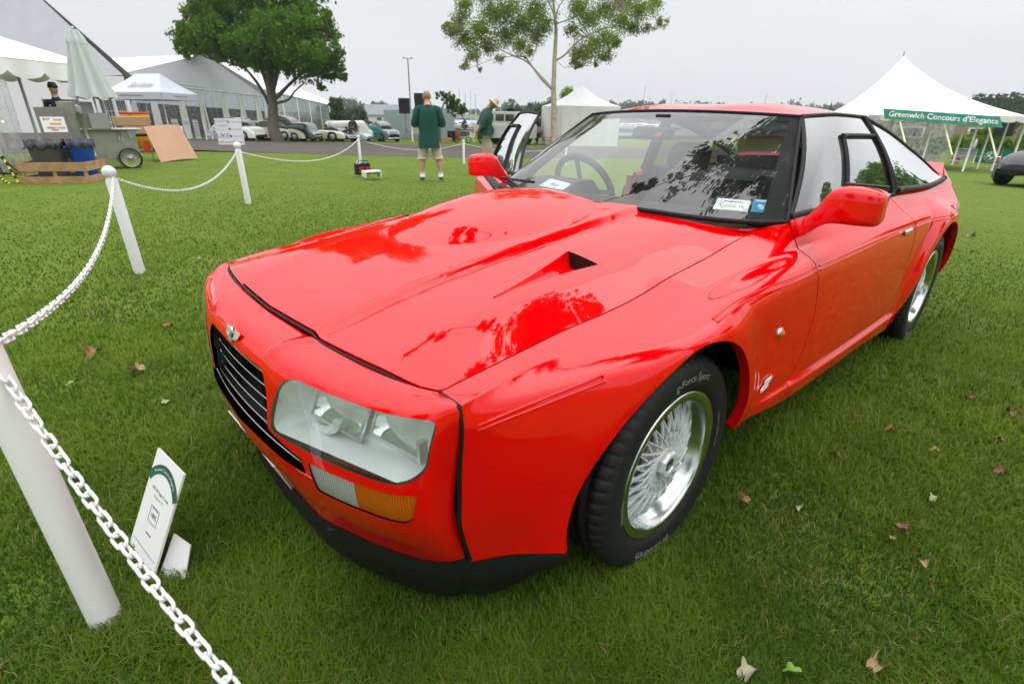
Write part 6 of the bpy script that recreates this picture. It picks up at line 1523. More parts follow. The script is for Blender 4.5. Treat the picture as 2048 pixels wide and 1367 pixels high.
# ============================================================ the two men in green
def man(px, py, ptop, label, yaw, pose):
    e = At('person', px, py, label, 'person', 'men in dark green polo shirts', yaw); H = HZ(e.p, ptop)-e.p.z; k = H/1.80; o = e.o
    S = lambda t: tuple([t[0]*k, t[1]*k, t[2]*k]+[r*k for r in t[3:]])
    J = {a: S(b) for a, b in pose['body'].items()}
    BE = [('pel', 'wa'), ('wa', 'ch'), ('ch', 'sh'), ('sh', 'nk'), ('pel', 'lhp'), ('lhp', 'lk'), ('lk', 'lc'), ('lc', 'la'), ('la', 'lt'), ('pel', 'rhp'), ('rhp', 'rk'), ('rk', 'rc'), ('rc', 'ra'), ('ra', 'rt'), ('sh', 'ls'), ('ls', 'le'), ('le', 'lw'), ('sh', 'rs'), ('rs', 're'), ('re', 'rw')]
    body = skin('body', J, BE, pose['skin'], o)
    # shirt: a loose tube hanging from the shoulders, sleeves to the elbow
    def ring_tube(name, rings, mat, n=28, fold=.012, closed_top=False):
        def F(u, v):
            f = v*(len(rings)-1); i = min(int(f), len(rings)-2); t = f-i; t = t*t*(3-2*t)*.5+t*.5; A_ = rings[i]; B_ = rings[i+1]; q_ = [A_[j]+(B_[j]-A_[j])*t for j in range(5)]
            a = 2*PI*u; w = 1+fold*(1-v)*(math.sin(5*a+3*v)+.7*math.sin(9*a-4*v))*2; ca, sa = math.cos(a), math.sin(a)
            return ((q_[0]+q_[3]*w*math.copysign(abs(ca)**.85, ca))*k, (q_[1]+q_[4]*w*math.copysign(abs(sa)**.85, sa))*k, q_[2]*k)
        return MB().grid(F, n, 4*(len(rings)-1)).build(name, mat, o)
    ring_tube('polo_shirt', pose['shirt'], M_tgreen)
    for s2 in ('l', 'r'):
        a_, b_2, c_2 = (Vector(J[s2+q2][:3]) for q2 in ('s', 'e', 'w')); mid = a_.lerp(b_2, .5); e2 = b_2.lerp(c_2, pose['sl']); inn = a_.lerp(Vector(J['sh'][:3]), .45)+Vector((0, 0, .0))
        MB().tube([inn, a_, mid, a_.lerp(b_2, .9), e2], [.085*k, .092*k, .084*k, .080*k, .082*k], 14).build('sleeve', M_tgreen, o)
    q = pose['trous']
    ring_tube('shorts' if q < .5 else 'trousers', pose['hips'], pose['tm'], fold=.004)
    for s2 in ('l', 'r'):
        h_, k_, a_ = (Vector(J[s2+q2][:3]) for q2 in ('hp', 'k', 'a')); e2 = k_.lerp(a_, q if q > .5 else .18)
        pts = [h_, h_.lerp(k_, .5), k_]+([k_.lerp(a_, .5)] if q > .5 else [])+[e2]; MB().tube(pts, [.112*k, .108*k, .100*k]+([.092*k] if q > .5 else [])+[(.085 if q > .5 else .112)*k], 16).build('trouser_leg' if q > .5 else 'shorts_leg', pose['tm'], o)
    for s2 in ('l', 'r'):
        a, t_ = J[s2+'a'], J[s2+'t']; A = Vector(a[:3]); Tt = Vector(t_[:3]); skin('shoe', {'h': (A.x-(Tt-A).x*.25, A.y-(Tt-A).y*.25, .045*k, .05*k, .045*k), 'm': (*(A.lerp(Tt, .5).xy), .045*k, .052*k, .042*k), 't': (Tt.x, Tt.y, .032*k, .048*k, .03*k)}, [('h', 'm'), ('m', 't')], pose['shoe'], o, 2, 'm')
        if q < .5: MB().tube([A+Vector((0, 0, -.02)), A.lerp(Vector(J[s2+'c'][:3]), .45)], [.052*k, .058*k], 12).build('sock', M_white, o)
    hc = Vector(S(pose['head'])[:3]); R = Euler(pose['hrot'], 'XYZ').to_matrix(); hd = head(o, hc, R, pose['hair'], pose['skin'], k*1.03)
    MB().lathe([(.075*k, -.01), (.082*k, .02), (.070*k, .035)], 16, Vector(J['nk'][:3])-Vector((0, 0, .045*k)), Euler((pose['hrot'][0]*.3, 0, 0)).to_matrix()).build('collar', M_tgreen, o)
    return e, o, k, J, hd, hc, R
M_hair1 = pmat('short_fair_hair', (.34, .20, .12), .8, bump=.5, bscale=200)
shoeg = pmat('grey_shoe', (.14, .15, .17), .7); shoeb = pmat('brown_shoe', (.10, .06, .04), .6)
# local x right, y away from the camera
p1 = dict(sl=.12, shirt=[(0, 0, .66, .235, .165), (0, 0, .80, .225, .16), (0, 0, 1.0, .205, .145), (0, .0, 1.25, .21, .145), (0, 0, 1.38, .20, .13), (0, 0, 1.46, .145, .10), (0, .005, 1.515, .075, .075)], hips=[(0, 0, .70, .17, .13), (0, 0, .80, .19, .14), (0, 0, .92, .18, .13)], trous=.0, tm=M_beige, shoe=shoeg, skin=M_skin, hair=M_hair1, head=(-.01, .04, 1.645), hrot=(-.40, 0, .1),
 body={'pel': (0, 0, .94, .15, .11), 'wa': (0, 0, 1.08, .14, .10), 'ch': (0, .01, 1.28, .16, .11), 'sh': (0, .0, 1.44, .12, .08), 'nk': (0, .01, 1.56, .058),
  'lhp': (-.10, 0, .88, .10), 'lk': (-.15, .03, .50, .065), 'lc': (-.165, .0, .34, .060), 'la': (-.175, -.02, .09, .040), 'lt': (-.21, .13, .04, .04),
  'rhp': (.10, 0, .88, .10), 'rk': (.165, .03, .50, .065), 'rc': (.19, .0, .34, .060), 'ra': (.215, -.02, .09, .040), 'rt': (.25, .13, .04, .04),
  'ls': (-.20, .0, 1.40, .065), 'le': (-.295, .02, 1.12, .045), 'lw': (-.17, .27, 1.06, .030), 'rs': (.20, .0, 1.40, .065), 're': (.295, .02, 1.12, .045), 'rw': (.17, .27, 1.08, .030)})
e, o, k, J, hd, hc, R = man(862, 360, 177, 'man seen from the back in a green polo shirt and beige shorts', .0, p1)
for s2, th in (('l', 1), ('r', -1)): hand(o, J[s2+'w'][:3], (.5*th, .8, .1), (0, -.2, -1), M_skin, k, th)
MB().box(Vector(J['lw'][:3]).lerp(Vector(J['rw'][:3]), .5)+Vector((0, .10, .03)), (.15*k, .02, .10*k), 0, Matrix.Rotation(-.7, 3, 'X')).build('phone', M_black, e.o)
# man in bucket hat: side view, looking down to the right
p2 = dict(sl=.10, shirt=[(0, -.02, .80, .19, .165), (0, -.02, .95, .185, .16), (0, -.01, 1.08, .18, .15), (0, .02, 1.26, .185, .15), (0, .03, 1.37, .18, .125), (0, .05, 1.45, .13, .095), (0, .085, 1.49, .075, .07)], hips=[(0, -.02, .76, .165, .14), (0, -.02, .86, .175, .145), (0, -.02, .95, .165, .135)], trous=.92, tm=M_khaki, shoe=shoeb, skin=M_skin2, hair=None, head=(0.0, .19, 1.58), hrot=(-.75, 0, 0),
 body={'pel': (0, -.02, .94, .15, .12), 'wa': (0, -.01, 1.08, .14, .11), 'ch': (0, .02, 1.26, .15, .12), 'sh': (0, .03, 1.42, .11, .08), 'nk': (0, .09, 1.50, .058),
  'lhp': (-.10, 0, .88, .10), 'lk': (-.11, .10, .50, .065), 'lc': (-.11, .06, .34, .055), 'la': (-.11, .02, .09, .040), 'lt': (-.13, .19, .04, .04),
  'rhp': (.10, -.02, .88, .10), 'rk': (.11, -.0, .50, .065), 'rc': (.11, -.06, .34, .055), 'ra': (.11, -.12, .09, .040), 'rt': (.13, .05, .04, .04),
  'ls': (-.19, .02, 1.38, .065), 'le': (-.25, -.10, 1.13, .045), 'lw': (-.04, -.21, .97, .030), 'rs': (.19, .02, 1.38, .065), 're': (.25, -.12, 1.12, .045), 'rw': (.05, -.23, .93, .030)})
e, o, k, J, hd, hc, R = man(972, 348, 186, 'man in a beige bucket hat and green polo shirt, hands behind his back', -PI/2+.15, p2)
for s2, th in (('l', -1), ('r', 1)): hand(o, J[s2+'w'][:3], (.3*th, -.1, -.9), (0, -1, 0), M_skin2, k, th)
M_hat = pmat('beige_hat', (.52, .45, .34), .85, bump=.3, bscale=40)
hm_ = MB().lathe([(.0, .155), (.055, .150), (.088, .125), (.098, .065), (.104, .045), (.135, .020), (.160, -.010), (.158, -.014), (.130, .014), (.100, .038)], 28, hc, R); hm_.build('bucket_hat', M_hat, hd)
MB().box(hc+R @ Vector((0, .092, .012)), (.13, .02, .03), 0, R, .006).build('sunglasses', M_black, hd)
MB().box(Vector(J['rw'][:3])+Vector((0, -.08, -.05)), (.02, .22, .12), 0, Matrix.Rotation(-.2, 3, 'X')).build('clipboard', M_cream, e.o)

# far people
def simple_person(px, py, pt, label, pose, mats, yaw=0, hairm=M_blk, H0=1.75, hs=1.0):
    e = At('person', px, py, label, 'person', yaw=yaw); k = (HZ(e.p, pt)-e.p.z)/pose['H']; o = e.o; J = {a: tuple(q*k for q in b) for a, b in pose['J'].items()}
    E3 = [('pel', 'ch'), ('ch', 'sh'), ('sh', 'nk'), ('sh', 'ls'), ('ls', 'le'), ('le', 'lw'), ('sh', 'rs'), ('rs', 're'), ('re', 'rw'), ('pel', 'lk'), ('lk', 'la'), ('pel', 'rk'), ('rk', 'ra')]
    skin('body', J, E3, mats[0], o, 1); 
    f = lambda a, b, t, r: tuple(J[a][i]+(J[b][i]-J[a][i])*t for i in range(3))+(r*k,)
    skin('trousers', {'p': f('pel', 'ch', .05, .16), 'lk': f('pel', 'lk', .95, .095), 'la': f('lk', 'la', .85, .085), 'rk': f('pel', 'rk', .95, .095), 'ra': f('rk', 'ra', .85, .085)}, [('p', 'lk'), ('lk', 'la'), ('p', 'rk'), ('rk', 'ra')], mats[1], o, 1, 'p')
    R = Euler(pose['hrot'], 'XYZ').to_matrix(); h = head(o, Vector(pose['head'])*k, R, hairm, M_skin, k*hs)
    for s2, th in (('l', 1), ('r', -1)):
        w = Vector(J[s2+'w'][:3]); hand(o, w, (w-Vector(J[s2+'e'][:3])), (0, 0, -1), M_skin, k, th)
        a = Vector(J[s2+'a'][:3]); skin('shoe', {'h': (a.x, a.y-.03*k, .04*k, .045*k), 't': (a.x, a.y+.16*k, .035*k, .04*k)}, [('h', 't')], M_black, o, 1)
    return e, k
sit = dict(H=1.30, head=(0, .06, 1.18), hrot=(-.2, 0, 0), J={'pel': (0, -.05, .52, .15), 'ch': (0, -.02, .78, .15), 'sh': (0, 0, .96, .11), 'nk': (0, .02, 1.06, .05), 'ls': (-.19, 0, .92, .06), 'le': (-.24, .08, .68, .045), 'lw': (-.10, .30, .66, .03), 'rs': (.19, 0, .92, .06), 're': (.24, .08, .68, .045), 'rw': (.10, .30, .66, .03), 'lk': (-.13, .42, .52, .08), 'la': (-.13, .44, .08, .045), 'rk': (.13, .42, .52, .08), 'ra': (.13, .40, .08, .045)})
bend = dict(H=1.15, head=(0, .62, .88), hrot=(-1.3, 0, 0), J={'pel': (0, 0, .88, .15), 'ch': (0, .28, 1.0, .15), 'sh': (0, .48, 1.0, .11), 'nk': (0, .56, .96, .05), 'ls': (-.18, .46, .98, .06), 'le': (-.20, .50, .72, .045), 'lw': (-.14, .55, .50, .03), 'rs': (.18, .46, .98, .06), 're': (.20, .50, .72, .045), 'rw': (.14, .55, .50, .03), 'lk': (-.12, .04, .48, .08), 'la': (-.13, 0, .08, .045), 'rk': (.12, .04, .48, .08), 'ra': (.13, 0, .08, .045)})
stand = dict(H=1.75, head=(0, .03, 1.62), hrot=(-.2, 0, 0), J={'pel': (0, 0, .92, .15), 'ch': (0, 0, 1.2, .14), 'sh': (0, 0, 1.38, .10), 'nk': (0, .01, 1.48, .05), 'ls': (-.18, 0, 1.34, .055), 'le': (-.24, .02, 1.08, .042), 'lw': (-.2, .2, .98, .03), 'rs': (.18, 0, 1.34, .055), 're': (.24, .02, 1.08, .042), 'rw': (.2, .2, .98, .03), 'lk': (-.1, .03, .5, .07), 'la': (-.11, 0, .08, .045), 'rk': (.1, .03, .5, .07), 'ra': (.11, 0, .08, .045)})
e, k = simple_person(714, 283, 238, 'person in black bending over beside the seated man', bend, (M_blk, pmat('tan_cloth', (.35, .28, .2), .8)), yaw=PI-.3, hs=1.1)
e, k = simple_person(737, 282, 240, 'seated man in a navy jacket and pale trousers', sit, (M_navy, pmat('pale_trousers', (.48, .44, .38), .8)), yaw=PI*.72)
ch_ = At('chair', 740, 283, 'white plastic chair under the seated man', 'chair', yaw=PI*.72)
MB().box((0, 0, .42), (.46, .46, .04), bev=.01).build('seat', M_white, ch_.o); MB().box((0, -.22, .68), (.46, .03, .46), bev=.01).build('backrest', M_white, ch_.o)
for a in (-.2, .2):
    for b in (-.2, .2): MB().tube([(a, b, 0), (a*.9, b*.9, .42)], .018, 6).build('leg', M_white, ch_.o)
tt = At('small_table', 722, 282, 'small table with a teal cloth beside the bending person', 'table'); MB().box((0, 0, .62), (.6, .5, .22), bev=.02).build('table_cloth', pmat('teal_cloth', (.25, .55, .55), .7), tt.o)
for a in (-.25, .25): MB().tube([(a, -.2, 0), (a, -.2, .55)], .02, 6).build('leg', M_white, tt.o); MB().tube([(a, .2, 0), (a, .2, .55)], .02, 6).build('leg', M_white, tt.o)
e, k = simple_person(1074, 288, 226, 'woman in a black dress carrying a straw bag near the red picnic table', stand, (M_blk, M_blk), yaw=PI/2+.3, hairm=pmat('auburn_hair', (.25, .10, .05), .8))
MB().lathe([(.17*k, .98*k), (.24*k, .78*k), (.30*k, .52*k)], 20).build('skirt', M_blk, e.o); MB().box((-.26*k, .1, .80*k), (.10*k, .40*k, .36*k), bev=.05*k).build('straw_bag', pmat('straw', (.42, .33, .22), .9), e.o)
e, k = simple_person(1941, 316, 271, 'man in a white shirt and dark cap inside the right tent', stand, (pmat('white_shirt', (.7, .7, .68), .8), M_khaki), yaw=PI/2)

# ============================================================ tool bag and step on the grass
bgp = At('tool_bag', 726, 349, 'black and red open tool bag full of bottles on the grass', 'bag', yaw=.25); o = bgp.o
MB().grid(lambda u, v: (.17*math.copysign(abs(math.cos(2*PI*u))**.5, math.cos(2*PI*u)), .10*math.copysign(abs(math.sin(2*PI*u))**.5, math.sin(2*PI*u))*(1-.15*v), .23*v), 40, 6).build('body', M_blk, o)
MB().box((.02, -.105, .11), (.24, .012, .13), bev=.005).build('red_pocket', pmat('red_fabric', (.45, .02, .03), .8), o); MB().box((.02, -.115, .11), (.035, .012, .14), bev=.004).build('webbing', M_blk, o)
MB().tube([(-.13, -.08, .2), (-.10, -.10, .30), (.10, -.10, .30), (.13, -.08, .2)], .010, 6).build('handle', M_blk, o)
for i, (a, b, mt) in enumerate(((-.10, .0, M_white), (-.04, .03, pmat('purple_bottle', (.16, .10, .4), .3)), (.02, -.01, M_blue), (.08, .03, pmat('teal_bottle', (.05, .4, .42), .3)), (-.06, -.04, M_chrome))): MB().lathe([(.024, .05), (.024, .24), (.010, .27), (.010, .31), (0, .31)], 10, (a, b, 0)).build('bottle', mt, o)
ss = At('step_stool', 744, 354, 'low white plastic step on the grass beside the tool bag', 'stool', yaw=.35); MB().box((.0, 0, .115), (.36, .24, .035), bev=.01).build('step_top', M_white, ss.o)
for sx_ in (-.165, .165): MB().box((sx_, 0, .05), (.03, .22, .10), bev=.006).build('leg', M_white, ss.o)
MB().box((0, .10, .075), (.32, .02, .05)).build('apron', M_white, ss.o)
# ============================================================ middle: peaked tent, truck, picnic table, boats, far shore
A0 = G(1121, 292); A1 = DG(1240, dep(A0)+.5); tn = T('peak_tent', A0, 'small white peaked tent with closed walls behind the red roof', 'tent'); sd_ = (A1-A0); tb_ = Vector((-sd_.y, sd_.x, 0)); tb_ = tb_ if tb_.dot(Vector((*_f[:2], 0))) > 0 else -tb_
hE = HZ(A0, 211)-A0.z; C4 = [up(A0, hE), up(A1, hE), up(A1+tb_, hE), up(A0+tb_, hE)]; zz_ = C4[0].z; C4 = [Vector((q.x, q.y, zz_)) for q in C4]; cen = (C4[0]+C4[2])/2; pkz = HZ(cen, 170)-zz_
mb = MB()
for i in range(4):
    a, b = C4[i], C4[(i+1) % 4]; mb.grid(lambda u, v: a.lerp(b, u).lerp(cen+Vector((0, 0, pkz)), v)-Vector((0, 0, .30*math.sin(PI*v)*(1-.3*math.sin(PI*u)))), 10, 12, True)
tn.part('roof', mb, M_canvas); mb = MB(); scallop_tent_valance(mb, C4+[C4[0]], .28, 20, .09, .02); tn.part('valance', mb, M_canvas)
for i in range(4):
    a, b = C4[i], C4[(i+1) % 4]; mb = MB(); curtain(mb, Vector((a.x, a.y, 0)), Vector((b.x, b.y, 0)), A0.z-.1, zz_-.03, 20, .04, i); tn.part('wall', mb, M_canvas)
mb = MB(); mb.tube([cen+Vector((0, 0, pkz-.1)), cen+Vector((0, 0, pkz+.12))], .03, 6); tn.part('finial', mb, M_white)
# white off-road truck
tk = At('parked_truck', 1010, 288, 'white boxy off-road truck with a spare tyre behind the man in the bucket hat', 'truck', yaw=-.5); o = tk.o; h = HZ(tk.p, 222)-tk.p.z; P_tr = pmat('truck_white', (.74, .75, .74), .4, coat=.4)
MB().box((0, .0, h*.40), (h*1.9, h*.85, h*.42), bev=.05).build('body', P_tr, o); MB().box((.0, 0, h*.78), (h*1.25, h*.80, h*.40), bev=.06).build('cab', P_tr, o)
for a in (-.36, .02, .38): MB().box((a*h, -h*.403, h*.80), (h*.30, .02, h*.20), bev=.004).build('window', M_gl2, o)
MB().box((.3*h, 0, h*1.02), (h*.28, h*.4, h*.10)).build('roof_vent', M_black, o)
for a in (-.6, .6):
    for sy in (-1, 1): MB().lathe([(0, -.12), (h*.20, -.12), (h*.20, .12), (0, .12)], 20, (a*h, sy*h*.40, h*.19), Matrix.Rotation(PI/2, 3, 'X')).build('wheel', M_rubber, o)
MB().lathe([(h*.09, -.10), (h*.19, -.10), (h*.20, 0), (h*.19, .10), (h*.09, .10)], 20, (-.35*h, -h*.50, h*.42), Matrix.Rotation(PI/2, 3, 'X')).build('spare_tyre', M_rubber, o)
pt = At('picnic_table', 1098, 290, 'dark picnic table with a red cloth beside the pale tree trunk', 'table', yaw=.2); MB().box((0, 0, .74), (1.5, .75, .05), bev=.01).build('red_cloth', M_redpl, pt.o); MB().box((0, -.6, .45), (1.5, .25, .04)).build('bench', M_wood, pt.o); MB().box((0, .6, .45), (1.5, .25, .04)).build('bench', M_wood, pt.o)
for a in (-.55, .55):
    for sy in (-1, 1): MB().tube([(a, sy*.65, 0), (a, sy*.2, .72)], .03, 6).build('leg', M_black, pt.o)
# loose gear between container and truck
for i, (px, py, pt_, w, mt, nm, lab) in enumerate(((903, 283, 262, .9, M_black, 'gear_trunk', 'black gear trunk on the grass right of the man seen from the back'), (893, 287, 276, 1.1, M_wood, 'gear_trunk', 'low wooden trunk on the grass right of the man seen from the back'), (936, 284, 258, 1.6, M_white, 'trestle_table', 'white trestle table with gear near the boats'), (916, 281, 262, .7, pmat('orange_brown', (.4, .12, .03), .6), 'gear_trunk', 'orange brown box among the gear near the boats'))):
    b = At(nm, px, py, lab, 'table' if 'table' in nm else 'box', yaw=.1*i); h = HZ(b.p, pt_)-b.p.z
    if 'table' in nm:
        MB().box((0, 0, h), (w, .7, .05)).build('table_top', mt, b.o)
        for a in (-w*.45, w*.45): MB().tube([(a, -.3, 0), (a*.8, -.3, h)], .02, 6).build('leg', M_metal, b.o); MB().tube([(a, .3, 0), (a*.8, .3, h)], .02, 6).build('leg', M_metal, b.o)
        for q in range(4): MB().box((-w*.35+q*w*.23, 0, h+.10), (.22, .3, .16), bev=.02).build('crate_on_table', (M_blue, M_black, M_redpl, M_gray)[q], b.o)
    else: MB().box((0, 0, h/2), (w, .5, h), bev=.02).build('box', mt, b.o); MB().box((0, 0, h+.01), (w*1.02, .52, .03), bev=.008).build('lid', mt, b.o); MB().box((0, -.27, h*.6), (.14, .02, .04)).build('handle', M_metal, b.o)
def motorbike(px, py, pt_, lab):
    b = At('motorcycle', px, py, lab, 'motorcycle', yaw=.2); h = HZ(b.p, pt_)-b.p.z; k = h/1.05; o = b.o; R90 = Matrix.Rotation(PI/2, 3, 'X')
    for a in (-.65, .65): w = MB(); w.lathe([(.22*k, -.04), (.30*k, -.04), (.31*k, 0), (.30*k, .04), (.22*k, .04), (.22*k, -.04)], 20, (a*k, 0, .31*k), R90); w.lathe([(0, -.03), (.05, -.03), (.05, .03), (0, .03)], 8, (a*k, 0, .31*k), R90); w.build('wheel', M_rubber, o)
    MB().box((0, 0, .45*k), (.45*k, .25*k, .35*k), bev=.05).build('engine', M_metal, o); MB().ball((.12*k, 0, .78*k), .2*k, 12, (1.2, .6, .6)).build('fuel_tank', M_blue, o); MB().box((-.32*k, 0, .78*k), (.5*k, .22*k, .08*k), bev=.03).build('saddle', M_black, o)
    MB().tube([(.65*k, 0, .31*k), (.45*k, 0, .95*k), (.38*k, 0, 1.05*k)], .025*k, 6).build('fork', M_chrome, o); MB().tube([(.35*k, -.3*k, 1.03*k), (.42*k, 0, 1.02*k), (.35*k, .3*k, 1.03*k)], .015*k, 6).build('handlebar', M_black, o)
motorbike(925, 286, 264, 'dark motorcycle standing left of the man in the bucket hat')
M_hull = pmat('white_hull', (.72, .73, .74), .3)
def boat(px, d, L_, mast, lab, cabin=True, yaw=0):
    q = DG(px, d); q.z = WZ; h = math.atan2(q.y-CP[1], q.x-CP[0])-PI/2+yaw; e = empty('boat', q, h, lab, 'boat', 'boats moored in the harbour behind')
    def Hf(u, v):
        t = (u-.5)*2; w = .16*L_*(1-max(0, t)**2.5)**.7*(1 if t > -.9 else .9); a = (v-.5)*PI; return (u*L_-L_/2, w*math.sin(a), .85-.9*math.cos(a)*.95+.25*max(0, t)**2)
    MB().grid(Hf, 20, 10).build('hull', M_hull, e); MB().grid(lambda u, v: (u*L_-L_/2, .155*L_*(1-max(0, (u-.5)*2)**2.5)**.7*(v*2-1), .84+.25*max(0, (u-.5)*2)**2), 20, 4).build('deck', M_cream, e)
    if cabin: MB().box((-.02*L_, 0, 1.15), (.36*L_, .18*L_, .6), bev=.12).build('cabin', M_hull, e); MB().box((-.02*L_, 0, 1.2), (.30*L_, .183*L_, .2), bev=.02).build('cabin_window', M_gl2, e)
    if mast: MB().tube([(.05*L_, 0, .8), (.05*L_, 0, mast)], .045, 6).build('mast', M_metal, e); MB().tube([(.05*L_, 0, 1.9), (-.36*L_, 0, 1.9)], .09, 6).build('boom', M_blue, e)
    return e
rb_ = random.Random(4); places = ['beyond the motorcycle', 'seen past the left edge of the bucket-hat man', 'seen through the windscreen']
for i, (px, d, L_, ms) in enumerate([(884, 105, 8, 7), (896, 120, 9, 8), (905, 100, 7, 6), (917, 130, 9, 8.5), (928, 110, 8, 7), (938, 125, 9, 8), (948, 104, 7, 6.5), (1258, 110, 9, 0), (1280, 120, 10, 9), (1305, 105, 8, 0), (1335, 130, 9, 8), (1440, 120, 8, 0), (1475, 130, 9, 0), (1520, 118, 9, 8), (1560, 125, 8, 0)]):
    L7 = ('first', 'second', 'third', 'fourth', 'fifth', 'sixth', 'seventh'); L8 = ('leftmost', 'second', 'third', 'fourth', 'fifth', 'sixth', 'seventh', 'rightmost')
    lab = ('white sailing boat in the harbour, %s mast counting from the man seen from the back' % L7[i] if i < 7 else 'white %s boat in the harbour, %s of those seen through the car windows' % ('sailing' if ms else 'motor', L8[i-7]))
    boat(px, d, L_, ms, lab, yaw=rb_.uniform(-.6, .6))
def house(px, d, w, dpt, h, rh, lab, wall, roofm, yaw=0, nwin=3, storeys=1, nm='house'):
    q = DG(px, d); hh = math.atan2(q.y-CP[1], q.x-CP[0])-PI/2+yaw; e = empty(nm, q, hh, lab, 'building')
    MB().box((0, 0, h/2-.3), (w, dpt, h+.6)).build('wall', wall, e)
    if rh > .3: MB().add([(-w/2-.4, -dpt/2-.4, h), (w/2+.4, -dpt/2-.4, h), (w/2+.4, dpt/2+.4, h), (-w/2-.4, dpt/2+.4, h), (-w/2-.4, 0, h+rh), (w/2+.4, 0, h+rh)], [(0, 1, 5, 4), (2, 3, 4, 5), (1, 2, 5), (3, 0, 4), (0, 3, 2, 1)]).build('roof', roofm, e)
    else: MB().box((0, 0, h+.15), (w+.5, dpt+.5, .3)).build('roof', roofm, e)
    for s2 in range(storeys):
        for k in range(nwin):
            f = MB().box((-w/2+w*(k+.5)/nwin, -dpt/2-.03, h*(s2+.55)/storeys), (w/nwin*.45, .06, h/storeys*.42)).build('window', M_white, e); MB().box((-w/2+w*(k+.5)/nwin, -dpt/2-.07, h*(s2+.55)/storeys), (w/nwin*.38, .04, h/storeys*.34)).build('pane', M_gl2, f)
    return e
M_wallw = pmat('white_siding', (.62, .63, .64), .8); M_roofg = pmat('grey_shingle', (.20, .21, .23), .9, noise_=.2); M_brn = pmat('tan_siding', (.34, .26, .21), .9, noise_=.1, nscale=1)
house(1088, 150, 16, 8, 3.0, 2.2, 'low white house with grey roof right of the open car door', M_wallw, M_roofg, .2); house(748, 120, 9, 7, 3.6, 1.4, 'white house with dark windows above the camper van', M_wallw, M_roofg, .3, 3, 2); house(768, 135, 8, 7, 4.6, 1.5, 'tall grey white house above the seated man', M_wallw, M_roofg, -.2, 2, 2); house(733, 140, 8, 7, 3.2, .2, 'flat-roofed pale building behind the teal van', M_wallw, M_roofg, 0, 3)
house(1990, 62, 22, 10, 2.9, .2, 'long tan building with a dark window strip behind the right tent', M_brn, pmat('pale_fascia', (.50, .49, .47), .8), -.1, 3); house(1900, 75, 10, 8, 2.4, .2, 'tan building wing seen through the clear wall of the right tent', M_brn, M_roofg, 0, 2)
# hills: a low wooded shore closes the horizon
wood = []
rw = np.random.RandomState(3)
def shore(px0, px1, d, h, n, seed):
    r = random.Random(seed); bl = []
    for i in range(n):
        px = px0+(px1-px0)*(i+r.random())/n; q = DG(px, d*r.uniform(.93, 1.1)); hh = h*r.uniform(.65, 1.15); q.z = WZ; bl.append(((q.x, q.y, q.z+hh*.55), (hh*.75, hh*.75, hh*.5)))
    return bl
bl = shore(1000, 1180, 330, 9.5, 44, 1)+shore(1150, 1760, 430, 13, 110, 2)+shore(640, 800, 330, 9, 24, 3)+shore(800, 1010, 520, 8, 30, 7)
w_ = link('far_wood', leafcloud(bl, 52000, 2.2, 11, .35), None); w_.data.materials.append(M_leafhazed); tag(w_, kind='stuff')
bl = shore(1965, 2160, 120, 7.5, 30, 5)+shore(1800, 1990, 170, 5.5, 24, 6)
w_ = link('far_wood', leafcloud(bl, 60000, 1.0, 12, .35), None); w_.data.materials.append(leafmat('wood_leaves', (.03, .055, .03), (.07, .12, .05), .25)); tag(w_, kind='stuff')
bank = MB().grid(lambda u, v: (lambda q: (q.x, q.y, WZ-.2+3.0*v))(DG(560+1700*u, 440+60*v)), 60, 3).build('hills', M_lawn); tag(bank, kind='structure')
wt.build('water', M_water); wtr = bpy.data.objects['water']; tag(wtr, kind='structure')
# mid-distance trees
for i, (px, py, pt_, w, m_, lab) in enumerate(((676, 262, 199, 9, M_leafmid, 'hazy round tree at the right end of the long marquee'), (703, 262, 212, 8, M_leafhazed, 'hazy grey green tree above the camper van, left one'), (720, 262, 211, 7, M_leafhazed, 'hazy grey green tree above the camper van, right one'), (1025, 272, 210, 11, M_leafhazed, 'broad hazy tree behind the white truck'), (1062, 275, 214, 12, M_leafhazed, 'broad hazy tree left of the pale tree trunk'), (1092, 274, 207, 9, M_leafmid, 'green tree just left of the pale trunk'))):
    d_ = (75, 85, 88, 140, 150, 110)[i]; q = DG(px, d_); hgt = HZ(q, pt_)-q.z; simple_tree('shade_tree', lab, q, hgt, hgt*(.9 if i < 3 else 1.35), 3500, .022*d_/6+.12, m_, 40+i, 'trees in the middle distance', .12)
q = DG(1132, 66); simple_tree('young_tree', 'young bright green tree between the pale trunk and the peaked tent', q, HZ(q, 180)-q.z, 4.6, 5200, .20, M_leaflight, 51, trunk_h=.15)
q = DG(1655, 40); simple_tree('young_tree', 'thin sapling top showing above the left side of the right tent', q, HZ(q, 186)-q.z, 2.2, 500, .16, M_leafmid, 52)
q = DG(925, 60); 
bl = []
e = empty('young_tree', DG(905, 42), 0, 'sparse leaning small tree behind the man seen from the back', 'tree'); bp_ = Vector(e.location); rr = random.Random(9); mb = MB(); r0 = DG(878, 42)-bp_
path = [r0, D(880, 240, 42)-bp_, D(890, 205, 42)-bp_, D(912, 208, 42)-bp_, D(928, 238, 42)-bp_]; limb(mb, path, .10, .02, 6, .05, 3)
for k in range(26):
    t = rr.random(); px = 872+58*t; py = 192+45*t**1.6+rr.uniform(-12, 10); c_ = D(px, py, 42+rr.uniform(-1, 1))-bp_; bl.append((c_, (.5, .5, .35))); mb.tube([path[2].lerp(path[3], t), c_], [.02, .008], 4)
mb.build('trunk', M_bark, e); link('crown', leafcloud(bl, 3600, .15, 8, .3), e).data.materials.append(M_leafmid)

